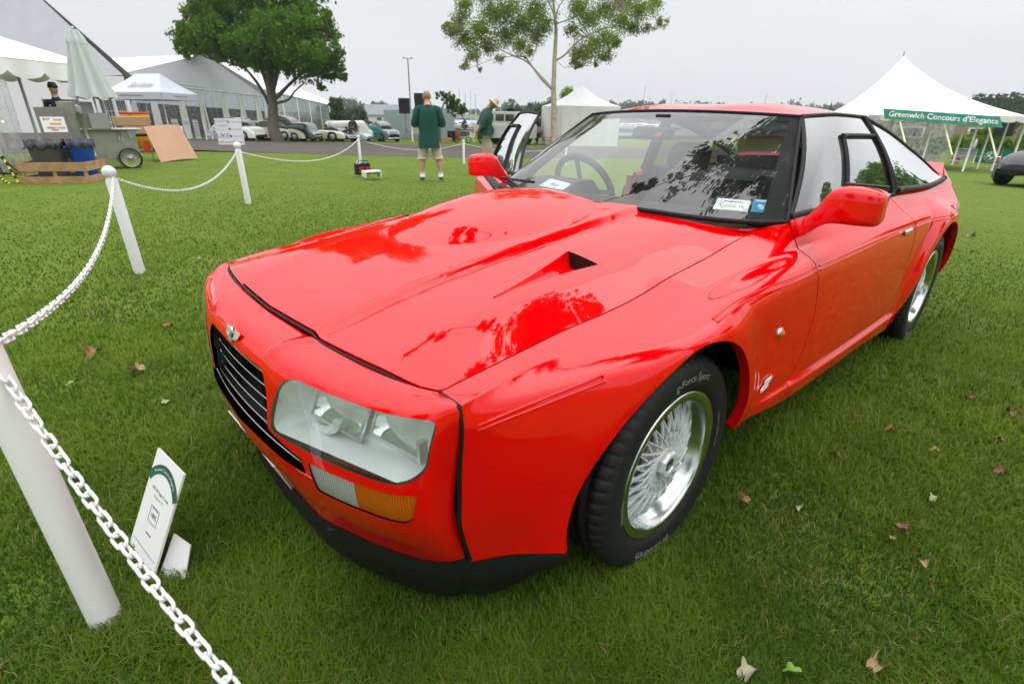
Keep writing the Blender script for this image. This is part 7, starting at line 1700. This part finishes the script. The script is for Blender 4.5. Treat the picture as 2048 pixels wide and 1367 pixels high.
# ============================================================ the two big trees
rr_ = random.Random(12); TB = DG(546, 41); dT = dep(TB)
tree('maple_tree', 'large dark green maple with a forked trunk before the long marquee', TB, dT,
 [([(547, 255), (546, 215), (541, 175), (540, 120), (545, 60), (548, -10)], .42, .12), ([(546, 200), (566, 182), (592, 156), (615, 138)], .18, .06), ([(546, 208), (575, 200), (590, 182), (612, 163)], .12, .04), ([(543, 195), (532, 160), (515, 110), (505, 50)], .24, .08), ([(544, 190), (553, 150), (572, 90), (580, 30)], .24, .08)],
 [([(541, 150), (500, 100), (450, 70), (410, 60)], .12, .03), ([(541, 140), (480, 130), (430, 120), (400, 110)], .10, .03), ([(560, 120), (610, 90), (650, 80), (670, 90)], .12, .03), ([(600, 155), (640, 150), (670, 145)], .10, .03), ([(545, 60), (520, 0), (490, -60)], .12, .03), ([(548, 30), (590, -20), (630, -60)], .12, .03)],
 [(380, 75, 34), (365, 95, 22), (400, 40, 38), (430, 95, 36), (420, 15, 40), (455, 60, 45), (470, 20, 48), (480, 110, 34), (510, 75, 48), (520, 30, 50), (530, 120, 36), (560, 90, 48), (570, 40, 52), (585, 130, 38), (610, 80, 46), (620, 30, 44), (630, 120, 42), (655, 100, 36), (665, 140, 30), (680, 150, 18), (640, 160, 26), (455, -40, 60), (530, -50, 70), (610, -40, 60), (480, -110, 60), (560, -120, 70), (620, -110, 45), (520, -170, 50), (580, -175, 40), (650, 60, 30), (420, 60, 36, -2), (505, 95, 40, -3), (575, 105, 44, -3), (620, 105, 40, -3), (540, 60, 48, -3.5), (470, 85, 36, -3), (600, 55, 44, -3)]+[(rr_.uniform(420, 650), rr_.uniform(-420, -170), rr_.uniform(50, 80)) for k in range(16)],
 120000, .25, M_leafdark, M_bark, 21)
# paler leaves of the neighbour behind, left side of the maple
q = DG(541, dT+6); e = empty('maple_tree', q, 0, 'paler yellow green tree crown showing at the left of the dark maple', 'tree'); mb = MB(); limb(mb, [(0, 0, -.2), (0, 0, 3), (-.6, -1.5, 6), (-1.2, -4.5, 8)], .22, .06, 8); mb.build('trunk', M_bark, e)
link('crown', leafcloud([(D(a, b, dT+6)-q, (r*dT/CF, r*dT/CF, r*dT/CF)) for a, b, r in ((372, 85, 26), (395, 60, 30), (372, 60, 20), (395, 20, 30), (420, 40, 34), (440, 0, 40), (400, 95, 22), (470, 95, 30), (440, 110, 22), (500, 120, 26), (545, 150, 20))], 9000, .27, 33, .3), e).data.materials.append(M_leaflight)
TB2 = G(1108, 296); dS = dep(TB2)
tree('sycamore_tree', 'tall airy sycamore with a pale slender trunk in the middle', TB2, dS,
 [([(1108, 270), (1108, 220), (1107, 175), (1109, 120), (1112, 60), (1108, 20), (1104, -40)], .26, .08), ([(1106, 180), (1085, 160), (1062, 130), (1048, 114), (1022, 112)], .12, .05), ([(1104, 176), (1080, 150), (1055, 125), (1020, 108), (990, 95), (955, 88)], .08, .03), ([(1110, 122), (1130, 110), (1160, 80), (1200, 60), (1232, 52)], .09, .04), ([(1112, 48), (1140, 38), (1165, 28), (1200, 22)], .06, .025), ([(1111, 38), (1120, 10), (1150, -20)], .08, .03), ([(1108, 30), (1095, 0), (1070, -30)], .08, .03)],
 [([(1022, 112), (990, 118), (955, 130), (930, 140)], .03, .01), ([(1232, 52), (1270, 62), (1310, 60), (1335, 42)], .03, .01), ([(1160, 80), (1190, 85), (1220, 100)], .03, .01), ([(1112, 120), (1130, 135), (1160, 130)], .03, .01), ([(1200, 22), (1250, 20), (1300, 10)], .03, .01), ([(990, 95), (950, 60), (915, 60)], .03, .01), ([(1070, -30), (1010, -30), (950, -40)], .03, .01), ([(1060, 128), (1075, 90), (1070, 70)], .03, .01)],
 [(a_, b_, c_*1.3) for a_, b_, c_ in [(905, 62, 18), (920, 40, 20), (895, 55, 10), (930, 80, 24), (945, 110, 18), (930, 130, 10), (960, 60, 26), (985, 30, 28), (975, 90, 24), (1000, 120, 12), (1010, 70, 26), (1015, 20, 30), (1045, 50, 26), (1040, 90, 18), (1070, 20, 30), (1075, 75, 22), (1060, 105, 12), (1090, 45, 22), (1145, 60, 18), (1160, 105, 20), (1150, 125, 14), (1185, 95, 26), (1210, 115, 16), (1215, 75, 24), (1180, 40, 22), (1230, 85, 14), (1160, 15, 28), (1210, 20, 26), (1245, 40, 24), (1280, 20, 26), (1265, 55, 18), (1295, 55, 14), (1320, 45, 12), (1335, 40, 7), (1310, 5, 20), (1155, 132, 8), (1190, 130, 7), (960, 140, 7), (1250, -10, 30), (1180, -30, 36), (1110, -40, 40), (1040, -40, 36), (970, -20, 30), (930, 10, 22), (1000, -60, 36), (1090, -90, 44), (1180, -90, 40), (1240, -60, 30), (1120, -140, 40)]]+[(rr_.uniform(950, 1270), rr_.uniform(-430, -120), rr_.uniform(24, 44)) for k in range(30)],
 130000, .15, M_leaflight, M_bark2, 5, depthk=.9, hollow=.1, spread=.20)

# ============================================================ right: show tent
R0, R1 = G(1700, 316), G(2030, 331); dC = (dep(R0)+dep(R1))/2
L0, L1 = G(1795, 322), G(1990, 330)
rt = T('show_tent', L0, 'large white high-peaked tent with a green banner across its front', 'tent')
hz_ = lambda p, y: up(p, HZ(p, y)-p.z)
zE = HZ(L1, 243); ap_ = Vector(D(1807, 112, 31.0))
c0 = Vector(D(1705, 216, 27.5)); c1 = Vector(D(2052, 246, 25.5)); zE = (c0.z+c1.z)/2; c0.z = c1.z = zE; w = c1-c0; dpv = Vector((-w.y, w.x, 0)); dpv = dpv if dpv.dot(Vector((*_f[:2], 0))) > 0 else -dpv; dpv = dpv*.9
c2, c3 = c1+dpv, c0+dpv; CC = [c0, c1, c2, c3]; ctr = (c0+c2)/2; apx = Vector((ap_.x, ap_.y, ap_.z)); 
ctr2 = Vector((ctr.x, ctr.y, 0)); dd_ = dep((ctr.x, ctr.y, 0)); apx = Vector(D(1807, 112, dd_))
mb = MB()
for i in range(4):
    a, b = CC[i], CC[(i+1) % 4]; H_ = apx.z-zE
    def RF(u, v, a=a, b=b): 
        e_ = a.lerp(b, u); p = e_.lerp(Vector((apx.x, apx.y, zE)), v); return Vector((p.x, p.y, zE+H_*(v*.55+.45*v**2.6)+.0))
    mb.grid(RF, 16, 16, True)
rt.part('roof', mb, M_canvas); mb = MB(); scallop_tent_valance(mb, CC+[c0], .30, 44, .08, .015); rt.part('valance', mb, M_canvas)
mb = MB(); mb.tube([apx-Vector((0, 0, .2)), apx+Vector((0, 0, .22))], .03, 6); rt.part('finial', mb, M_metal)
for i in range(4):
    a, b = CC[i], CC[(i+1) % 4]
    for k in range(4):
        p = a.lerp(b, k/4); mb = MB(); gz = terr(p.x, p.y); mb.tube([Vector((p.x, p.y, gz-.05)), p], .045, 8); rt.part('pole', mb, M_white)
mb = MB(); q0_ = Vector((c0.x, c0.y, 0)); q1_ = Vector((c1.x, c1.y, 0)); 
gz = terr(c0.x, c0.y)
curtain(mb, q0_.lerp(q1_, .0), q0_.lerp(q1_, .63), gz, zE-.05, 36, .05); rt.part('clear_wall', mb, M_paneclear)
mb = MB(); q3_ = Vector((c3.x, c3.y, 0)); q2_ = Vector((c2.x, c2.y, 0)); curtain(mb, q3_, q3_.lerp(q2_, .55), terr(c3.x, c3.y), zE-.05, 30, .05); rt.part('clear_wall', mb, M_paneclear)
# pale yellow guy poles leaning outwards
out = -dpv.normalized()
for px0, py0, px1, py1 in ((1799, 240, 1811, 289), (1889, 249, 1904, 310), (1977, 253, 1993, 316)):
    mb = MB(); mb.tube([Vector(D(px0, py0, 26.2)), Vector(D(px1, py1, 24.6))], .035, 8); rt.part('guy_pole', mb, pmat('pale_yellow_pole', (.72, .70, .50), .5))
# banner
bn0, bn1, bn2, bn3 = (Vector(D(*q)) for q in ((1766, 217, 26.2), (2001, 233, 24.9), (2006, 255.5, 24.9), (1769, 238, 26.2)))
bn = T('banner', bn3, 'long green banner with white italic lettering on the right tent', 'banner'); mb = MB()
bf = lambda u, v: bn0.lerp(bn1, u).lerp(bn3.lerp(bn2, u), v)+out*(.05*math.sin(u*17)*.5+.03*math.sin(u*41+v*4))
mb.grid(bf, 60, 8); bn.part('cloth', mb, M_gbanner)
wB = (bn1-bn0).length; hB = (bn3-bn0).length
me = text_mesh("Greenwich Concours d'Elegance", 1.0, shear=.36, bold=.014, space=1.0); xs_ = [v.co.x for v in me.vertices]; ys2 = [v.co.y for v in me.vertices]; x0, x1 = min(xs_), max(xs_); y0, y1 = min(ys2), max(ys2)
for v in me.vertices:
    u = .045+.93*(v.co.x-x0)/(x1-x0); vv = .88-.72*(v.co.y-y0)/(y1-y0); v.co = bf(u, vv)+out*.02-bn.p
me.materials.clear(); me.materials.append(M_white); link('banner_lettering', me, bn.e)
# green banner fence with round emblem
f0_, f1_, f2_ = G(1946, 326), G(1996, 329), G(2058, 331)
for i, (a, b) in enumerate(((f0_, f1_), (f1_, f2_))):
    fb = T('banner_fence', a, ('green banner panel with a white round emblem by the right tent', 'green banner panel partly hidden behind the dark roadster')[i], 'banner', 'green fence panels'); h = (HZ(a, 298.5)-a.z)
    mb = MB(); t = (b-a).normalized(); nn = Vector((t.y, -t.x, 0)); nn = nn if nn.dot(out) > 0 else -nn
    mb.grid(lambda u, v: a.lerp(b, u*.97+.015)+Vector((0, 0, h*(.05+.95*v)))+nn*.015*math.sin(u*20), 20, 3); fb.part('panel', mb, pmat('banner_green', (.0, .13, .06), .5, bump=.2, bscale=3))
    for q in (a, b): mb = MB(); mb.tube([q, up(q, h)], .025, 6); fb.part('post', mb, M_white)
    if i == 0:
        cc = a.lerp(b, .60)+Vector((0, 0, h*.52))+nn*.05; Mm = frame(cc-fb.p, t if t.dot(Vector(CR_)) > 0 else -t, (0, 0, 1)); R_ = h*.36
        ring = lambda r0, r1, a0=0, a1=2*PI, z=0: MB().lathe([(r0, z), (r1, z)], 32 if a1-a0 > 3 else 10, (0, 0, 0), None, False, a0, a1)
        for r0, r1 in ((R_*.94, R_), (R_*.56, R_*.62)): o_ = ring(r0, r1).build('emblem_ring', M_white, fb.e); o_.matrix_local = Mm
        for a0 in (PI/2, PI*1.5): o_ = ring(.001, R_*.52, a0, a0+PI/2).build('emblem_quarter', M_white, fb.e); o_.matrix_local = Mm
        for ch_x, an in (('B', .75), ('M', 0), ('W', -.75)): text('emblem_letter', ch_x, R_*.34, M_white, fb.e, Mm @ Matrix.Rotation(an, 4, 'Z') @ Matrix.Translation((0, R_*.77, .002)), bold=.01)
# flower pots
M_pink = pmat('pink_petals', (.75, .32, .38), .7); M_pot = pmat('pink_pot', (.60, .18, .28), .6); M_potl = pmat('lilac_pot', (.48, .32, .52), .6)
for i, (px, py, mt, lab) in enumerate(((1904, 326, M_pot, 'pink potted pink flowers, left pot of the pair beside the tent pole'), (1914, 327, M_potl, 'lilac potted pink flowers, right pot of the pair beside the tent pole'), (1990, 334, M_pot, 'pink potted flowers in front of the green fence'), (2001, 334, M_potl, 'lilac potted flowers beside the dark roadster'), (1829, 306, M_pot, 'pink flowers behind the tail of the red coupe'))):
    fp = At('flower_pot', px, py, lab, 'flower pot', 'flower pots'); MB().lathe([(0, 0), (.10, 0), (.14, .22), (.12, .22), (.11, .19)], 16).build('pot', mt, fp.o)
    link('leaves', leafcloud([((0, 0, .30), (.17, .17, .10))], 260, .05, 60+i, .2), fp.o).data.materials.append(M_leafmid); link('flowers', leafcloud([((0, 0, .37), (.17, .17, .09))], 240, .045, 70+i, .5), fp.o).data.materials.append(M_pink)
# tables and chairs inside the tent
for i, (px, py, lab) in enumerate(((1918, 318, 'grey folding table draped in grey cloth in the right tent, left one'), (1936, 320, 'grey folding table in the right tent, in front of the white-shirted man'))):
    tb3 = At('folding_table', px, py, lab, 'table', yaw=.1); MB().box((0, 0, .72), (.75, .6, .04), bev=.01).build('table_top', M_gray, tb3.o); MB().box((0, -.2, .40), (.72, .03, .60)).build('cloth', pmat('grey_cloth', (.25, .27, .30), .9), tb3.o)
    for a in (-.33, .33): MB().tube([(a, 0, 0), (a, 0, .72)], .02, 6).build('leg', M_metal, tb3.o)
rc2 = random.Random(8)
for i in range(9):
    px = 1822+i*9; cf = At('folding_chair', px, 315+ (i % 3), 'dark folding chair behind the clear wall of the right tent, %s from the left' % ('first', 'second', 'third', 'fourth', 'fifth', 'sixth', 'seventh', 'eighth', 'ninth')[i], 'chair', 'folding chairs inside the right tent', yaw=rc2.uniform(-1, 1), depth=29+i % 3)
    MB().box((0, 0, .44), (.42, .40, .03), bev=.01).build('seat', M_gray, cf.o); MB().box((0, .20, .74), (.42, .03, .24), bev=.01).build('backrest', M_gray, cf.o)
    for a in (-.2, .2): MB().tube([(a, -.22, 0), (a, .20, .85)], .012, 5).build('leg', M_metal, cf.o); MB().tube([(a, .22, 0), (a, -.12, .46)], .012, 5).build('leg', M_metal, cf.o)
# hedges
for i, (px, d, w, h, m_, lab) in enumerate(((1930, 48, 5, 1.5, M_leafmid, 'clipped green hedge behind the man in the right tent'), (2000, 44, 5, 1.9, M_leaflight, 'bright yellow green bush behind the green banner fence'), (2045, 40, 4, 3.0, M_leafdark, 'tall dark bush at the right edge behind the loudspeaker'), (1880, 60, 10, 1.3, M_leafmid, 'green hedge seen through the clear wall of the right tent'), (1560, 75, 14, 2.0, M_leafmid, 'green hedge seen through the rear window of the coupe'), (1700, 70, 12, 1.8, M_leafmid, 'green hedge hidden behind the coupe roof'))):
    q = DG(px, d); hh = math.atan2(q.y-CP[1], q.x-CP[0])-PI/2; e = empty('hedge', q, hh, lab, 'hedge'); link('foliage', leafcloud([((w*(k/6-.5), 0, h*.5), (w*.14, .8, h*.5)) for k in range(7)], 4200, .16, 80+i, .5), e).data.materials.append(m_)
    mb = MB()
    for k in range(5): mb.tube([(w*(k/4-.5)*.8, 0, -.1), (w*(k/4-.5)*.8, .1, h*.7)], .03, 5)
    mb.build('stems', M_bark, e)
# dark roadster at the right edge (seen from behind, a quarter)
rq = G(2022, 374); rd_h = math.atan2(rq.y-CP[1], rq.x-CP[0])-PI/2
rs_ = empty('roadster', rq+Vector((0, 0, 0)), rd_h-.55, 'dark blue open roadster seen from behind at the right edge', 'car'); P_db = pmat('dark_blue_paint', (.002, .003, .010), .25, coat=.6, spec=.3)
zz2 = HZ(rq, 300)-rq.z; K = zz2/.92
def RB(u, v):   # y from 0 (tail) to 3.9 (nose), section across
    y = u*3.9; t = v*2-1; hw = .86*(1-.42*max(0, (.16-u)/.16)**2)*(1+.05*math.exp(-((u-.2)/.1)**2)+.04*math.exp(-((u-.8)/.1)**2)); top_ = .92-.36*max(0, (.20-u)/.20)**2.2-.10*math.sin(PI*min(1, max(0, (u-.3)/.7)))-.35*max(0, (u-.85)/.15)**2; lowz = .17
    return (hw*math.copysign(abs(math.sin(t*PI/2))**.85, t)*K, (y)*K, (lowz+(top_-lowz)*(max(0, 1-abs(t)**2.2))**.72)*K)
mb = MB().grid(RB, 44, 36); mb.grid(lambda u, v: (RB(0, u)[0]*(1-v*.0), -.02*v, RB(0, u)[2]*(1-v)+.42*K*v), 36, 4); mb.build('body', P_db, rs_)
MB().grid(lambda u, v: (RB(0, u)[0], .02, .30*K+(RB(0, u)[2]-.30*K)*v), 36, 4).build('tail_panel', P_db, rs_)
for sx_ in (-1, 1):
    for yy in (.72, 3.2): MB().lathe([(0, -.13), (.28*K, -.13), (.335*K, -.10), (.335*K, .10), (.28*K, .13), (0, .13)], 28, (sx_*.72*K, yy*K, .30*K), Matrix.Rotation(PI/2, 3, 'Y')).build('wheel', M_rubber, rs_)
    MB().box((sx_*.60*K, .10*K, .66*K), (.075*K, .05, .13*K), bev=.02).build('tail_light_bezel', M_chrome, rs_); MB().box((sx_*.60*K, .075*K, .66*K), (.055*K, .04, .105*K), bev=.015).build('tail_light', M_redpl, rs_)
    MB().tube([(sx_*.45*K, .02, .44*K), (sx_*.45*K, -.06, .46*K), (sx_*.45*K, -.04, .62*K)], .014, 6).build('overrider', M_chrome, rs_)
MB().tube([(-.22*K, 1.45*K, .86*K), (-.20*K, 1.5*K, 1.18*K), (.0, 1.5*K, 1.22*K), (.2*K, 1.5*K, 1.18*K), (.22*K, 1.45*K, .86*K)], .02, 8).build('roll_hoop', M_chrome, rs_)
MB().grid(lambda u, v: ((u-.5)*1.1*K, (2.15+.18*v-.15*(1-(2*u-1)**2)*-1)*K, (.86+.26*v)*K), 12, 3).build('windscreen', M_ws, rs_); MB().lathe([(0, 0), (.035, 0), (.035, .02), (0, .02)], 12, (0, .35*K, .88*K)).build('fuel_cap', M_chrome, rs_)
# trees standing around the photographer: they show in the paint and the glass
for i, (x_, y_, h, w, lab) in enumerate(((9.5, 45, 8.5, 11, 'broad tree far beyond the tail of the coupe, outside the picture'), (21, 38, 9, 12, 'second broad tree beyond the tail of the coupe, outside the picture'), (21, -7, 11, 12, 'broad tree behind the photographer to the right'), (9, -15, 11, 11, 'broad tree behind the photographer'), (-3, -15, 9, 9, 'broad tree beyond the nose of the coupe, outside the picture'))):
    simple_tree('shade_tree', lab, Vector((x_, y_, terr(x_, y_))), h, w, 7000, .42, M_leafdark, 90+i, 'trees on the side of the photographer', .2)
e = empty('maple_tree', (6.2, 6.4, terr(6.2, 6.4)), 0, 'large maple whose crown overhangs the near side of the coupe, outside the picture', 'tree'); mb = MB(); o_ = Vector(e.location)
limb(mb, [(0, 0, -.2), (-.1, 0, 2), (-.4, -.3, 4.5), (-1, -.7, 7.5)], .28, .12, 10, .03, 4); mb.build('trunk', M_bark, e); mb = MB()
limb(mb, [(-.4, -.3, 4.3), (-2.2, -1.6, 6.0), (-5.0, -3.2, 6.4), (-6.6, -2.6, 7.6)], .09, .03, 8, .06, 4); limb(mb, [(-6.6, -2.6, 7.6), (-8.4, -3.8, 7.0), (-10.3, -4.9, 6.2)], .025, .006, 6, .05, 4); limb(mb, [(-.3, -.2, 4), (.8, -1.5, 6.5), (1.6, -2.2, 8)], .09, .02, 7, .06, 5); limb(mb, [(-.6, -.4, 5.5), (-2.0, .6, 7.6), (-2.8, 1.2, 9)], .09, .02, 7, .06, 6); mb.build('branches', M_bark, e)
bl = [((a-o_.x, b-o_.y, c-o_.z), (r, r, r*.7)) for a, b, c, r in ((4.6, 5.2, 8.2, 1.6), (3.2, 4.2, 7.2, 1.1), (5.8, 3.8, 8.6, 1.5), (7.5, 5.5, 8.8, 1.6), (5.4, 7.0, 9.6, 1.7), (3.8, 6.6, 8.9, 1.3), (6.8, 7.8, 8.4, 1.5), (5.6, 5.6, 10.4, 1.5), (2.6, 3.4, 6.5, .7), (-4.1, 1.5, 6.2, .55), (-3.6, 1.9, 6.5, .4), (-2.4, 2.7, 7.1, .4), (-1.4, 4.4, 8.2, 1.3), (.6, 4.2, 8.1, 1.3), (-.6, 5.6, 9, 1.4), (1.9, 5.2, 8.6, 1.5), (.6, 6.8, 9.6, 1.5))]
link('crown', leafcloud(bl, 26000, .19, 97, .15), e).data.materials.append(M_leafdark)
# ============================================================ grass
def grass():
    r = np.random.RandomState(5); N = 760000
    a0, a1 = math.radians(-112), math.radians(24)     # bearings from the camera
    d = .30*(32/.30)**r.rand(N); a = a0+(a1-a0)*r.rand(N)
    x = CP[0]+np.sin(a)*d; y = CP[1]+np.cos(a)*d
    # leave out what lies inside the wheels' contact and on the road
    A0, A1, B0, B1 = ROAD
    n2 = np.array([-(A1.y-A0.y), A1.x-A0.x]); n2 /= np.linalg.norm(n2); s0 = (x-A0.x)*n2[0]+(y-A0.y)*n2[1]; sg = np.sign((B0.x-A0.x)*n2[0]+(B0.y-A0.y)*n2[1])
    keep = (r.rand(N) < np.clip(1.2-d/11, .10, 1)) & (s0*sg < .15+.25*np.sin(x*1.7)*np.sin(y*2.3)); x, y, d = x[keep], y[keep], d[keep]; n = len(x)
    z = np.where(y > 4, -1.7*(1-np.exp(-np.maximum(y-4, 0)/28)), 0)-.012*np.clip(-x-10, 0, 100)
    cl = np.sin(x*3.1+2*np.sin(y*1.7))*np.sin(y*2.7+1.5*np.sin(x*2.1)); cl2 = np.sin(x*9.3+y*4.1)*np.sin(y*8.1-x*3.3)
    h = (.034+.014*cl+.010*cl2)*(.5+.9*r.rand(n))*np.clip(1.14-.075*d, .26, 1.1); h = np.clip(h, .012, .09); w = (.0011+.0007*r.rand(n))*np.maximum(.7, d/1.5)**.8
    th = 2*PI*r.rand(n); lean = (.25+1.1*r.rand(n)**1.2); dx, dy = np.cos(th), np.sin(th); px, py = -dy, dx
    base = np.stack([x, y, z], -1); D3 = np.stack([dx, dy, np.zeros(n)], -1); Wd = np.stack([px, py, np.zeros(n)], -1)*w[:, None]
    up3 = np.array([0, 0, 1.0])
    m1 = base+D3*(h*lean*.30)[:, None]+up3*(h*.62)[:, None]; tip = base+D3*(h*lean)[:, None]+up3*(h*(1.05-.32*lean))[:, None]
    V = np.stack([base-Wd, base+Wd, m1+Wd*.8, m1-Wd*.8, tip], 1).reshape(-1, 3)
    me = bpy.data.meshes.new('grass'); me.vertices.add(5*n); me.vertices.foreach_set('co', V.ravel())
    k = np.arange(n)*5; loops = np.stack([k, k+1, k+2, k+3, k+3, k+2, k+4], 1).ravel(); me.loops.add(7*n); me.loops.foreach_set('vertex_index', loops); me.polygons.add(2*n)
    ls = np.stack([np.arange(n)*7, np.arange(n)*7+4], 1).ravel(); lt = np.tile([4, 3], n); me.polygons.foreach_set('loop_start', ls); me.polygons.foreach_set('loop_total', lt); me.update()
    v = np.clip(.45+.25*cl+.15*cl2+.35*(r.rand(n)-.5), 0, .93); dry = r.rand(n) < .04+.10*(cl < -.55)*(cl2 > 0); v = np.where(dry, 1.0, v)
    at = me.attributes.new('rnd', 'FLOAT', 'FACE'); at.data.foreach_set('value', np.repeat(v, 2).astype(np.float32))
    m = bpy.data.materials.new('grass_blades'); m.use_nodes = True; t = m.node_tree; t.nodes.clear(); o = t.nodes.new('ShaderNodeOutputMaterial'); an = t.nodes.new('ShaderNodeAttribute'); an.attribute_name = 'rnd'
    cr = t.nodes.new('ShaderNodeValToRGB'); e = cr.color_ramp.elements; e[0].position = 0; e[0].color = (.030, .090, .006, 1); e[1].position = 1; e[1].color = (.32, .27, .12, 1)
    for p, c in ((.35, (.084, .166, .010)), (.65, (.160, .255, .018)), (.93, (.20, .29, .025)), (.97, (.22, .22, .07))): q = e.new(p); q.color = (*c, 1)
    t.links.new(an.outputs['Fac'], cr.inputs[0]); df = t.nodes.new('ShaderNodeBsdfDiffuse'); tr = t.nodes.new('ShaderNodeBsdfTranslucent'); gl = t.nodes.new('ShaderNodeBsdfGlossy'); gl.inputs['Roughness'].default_value = .45; gl.inputs['Color'].default_value = (.6, .65, .6, 1)
    m1_ = t.nodes.new('ShaderNodeMixShader'); m1_.inputs[0].default_value = .45; m2_ = t.nodes.new('ShaderNodeMixShader'); m2_.inputs[0].default_value = .02
    t.links.new(cr.outputs[0], df.inputs[0]); t.links.new(cr.outputs[0], tr.inputs[0]); t.links.new(df.outputs[0], m1_.inputs[1]); t.links.new(tr.outputs[0], m1_.inputs[2]); t.links.new(m1_.outputs[0], m2_.inputs[1]); t.links.new(gl.outputs[0], m2_.inputs[2]); t.links.new(m2_.outputs[0], o.inputs[0])
    me.materials.append(m); g = link('grass', me); tag(g, kind='stuff')
grass()
# ============================================================ haze
hz_m = bpy.data.materials.new('haze_air'); hz_m.use_nodes = True; t = hz_m.node_tree; t.nodes.clear(); o = t.nodes.new('ShaderNodeOutputMaterial'); pv = t.nodes.new('ShaderNodeVolumePrincipled')
pv.inputs['Color'].default_value = (.86, .90, .95, 1); pv.inputs['Density'].default_value = .00040; t.links.new(pv.outputs[0], o.inputs['Volume'])
hz_o = MB().box((-150, 200, 17), (900, 900, 46)).build('haze', hz_m); tag(hz_o, kind='stuff')
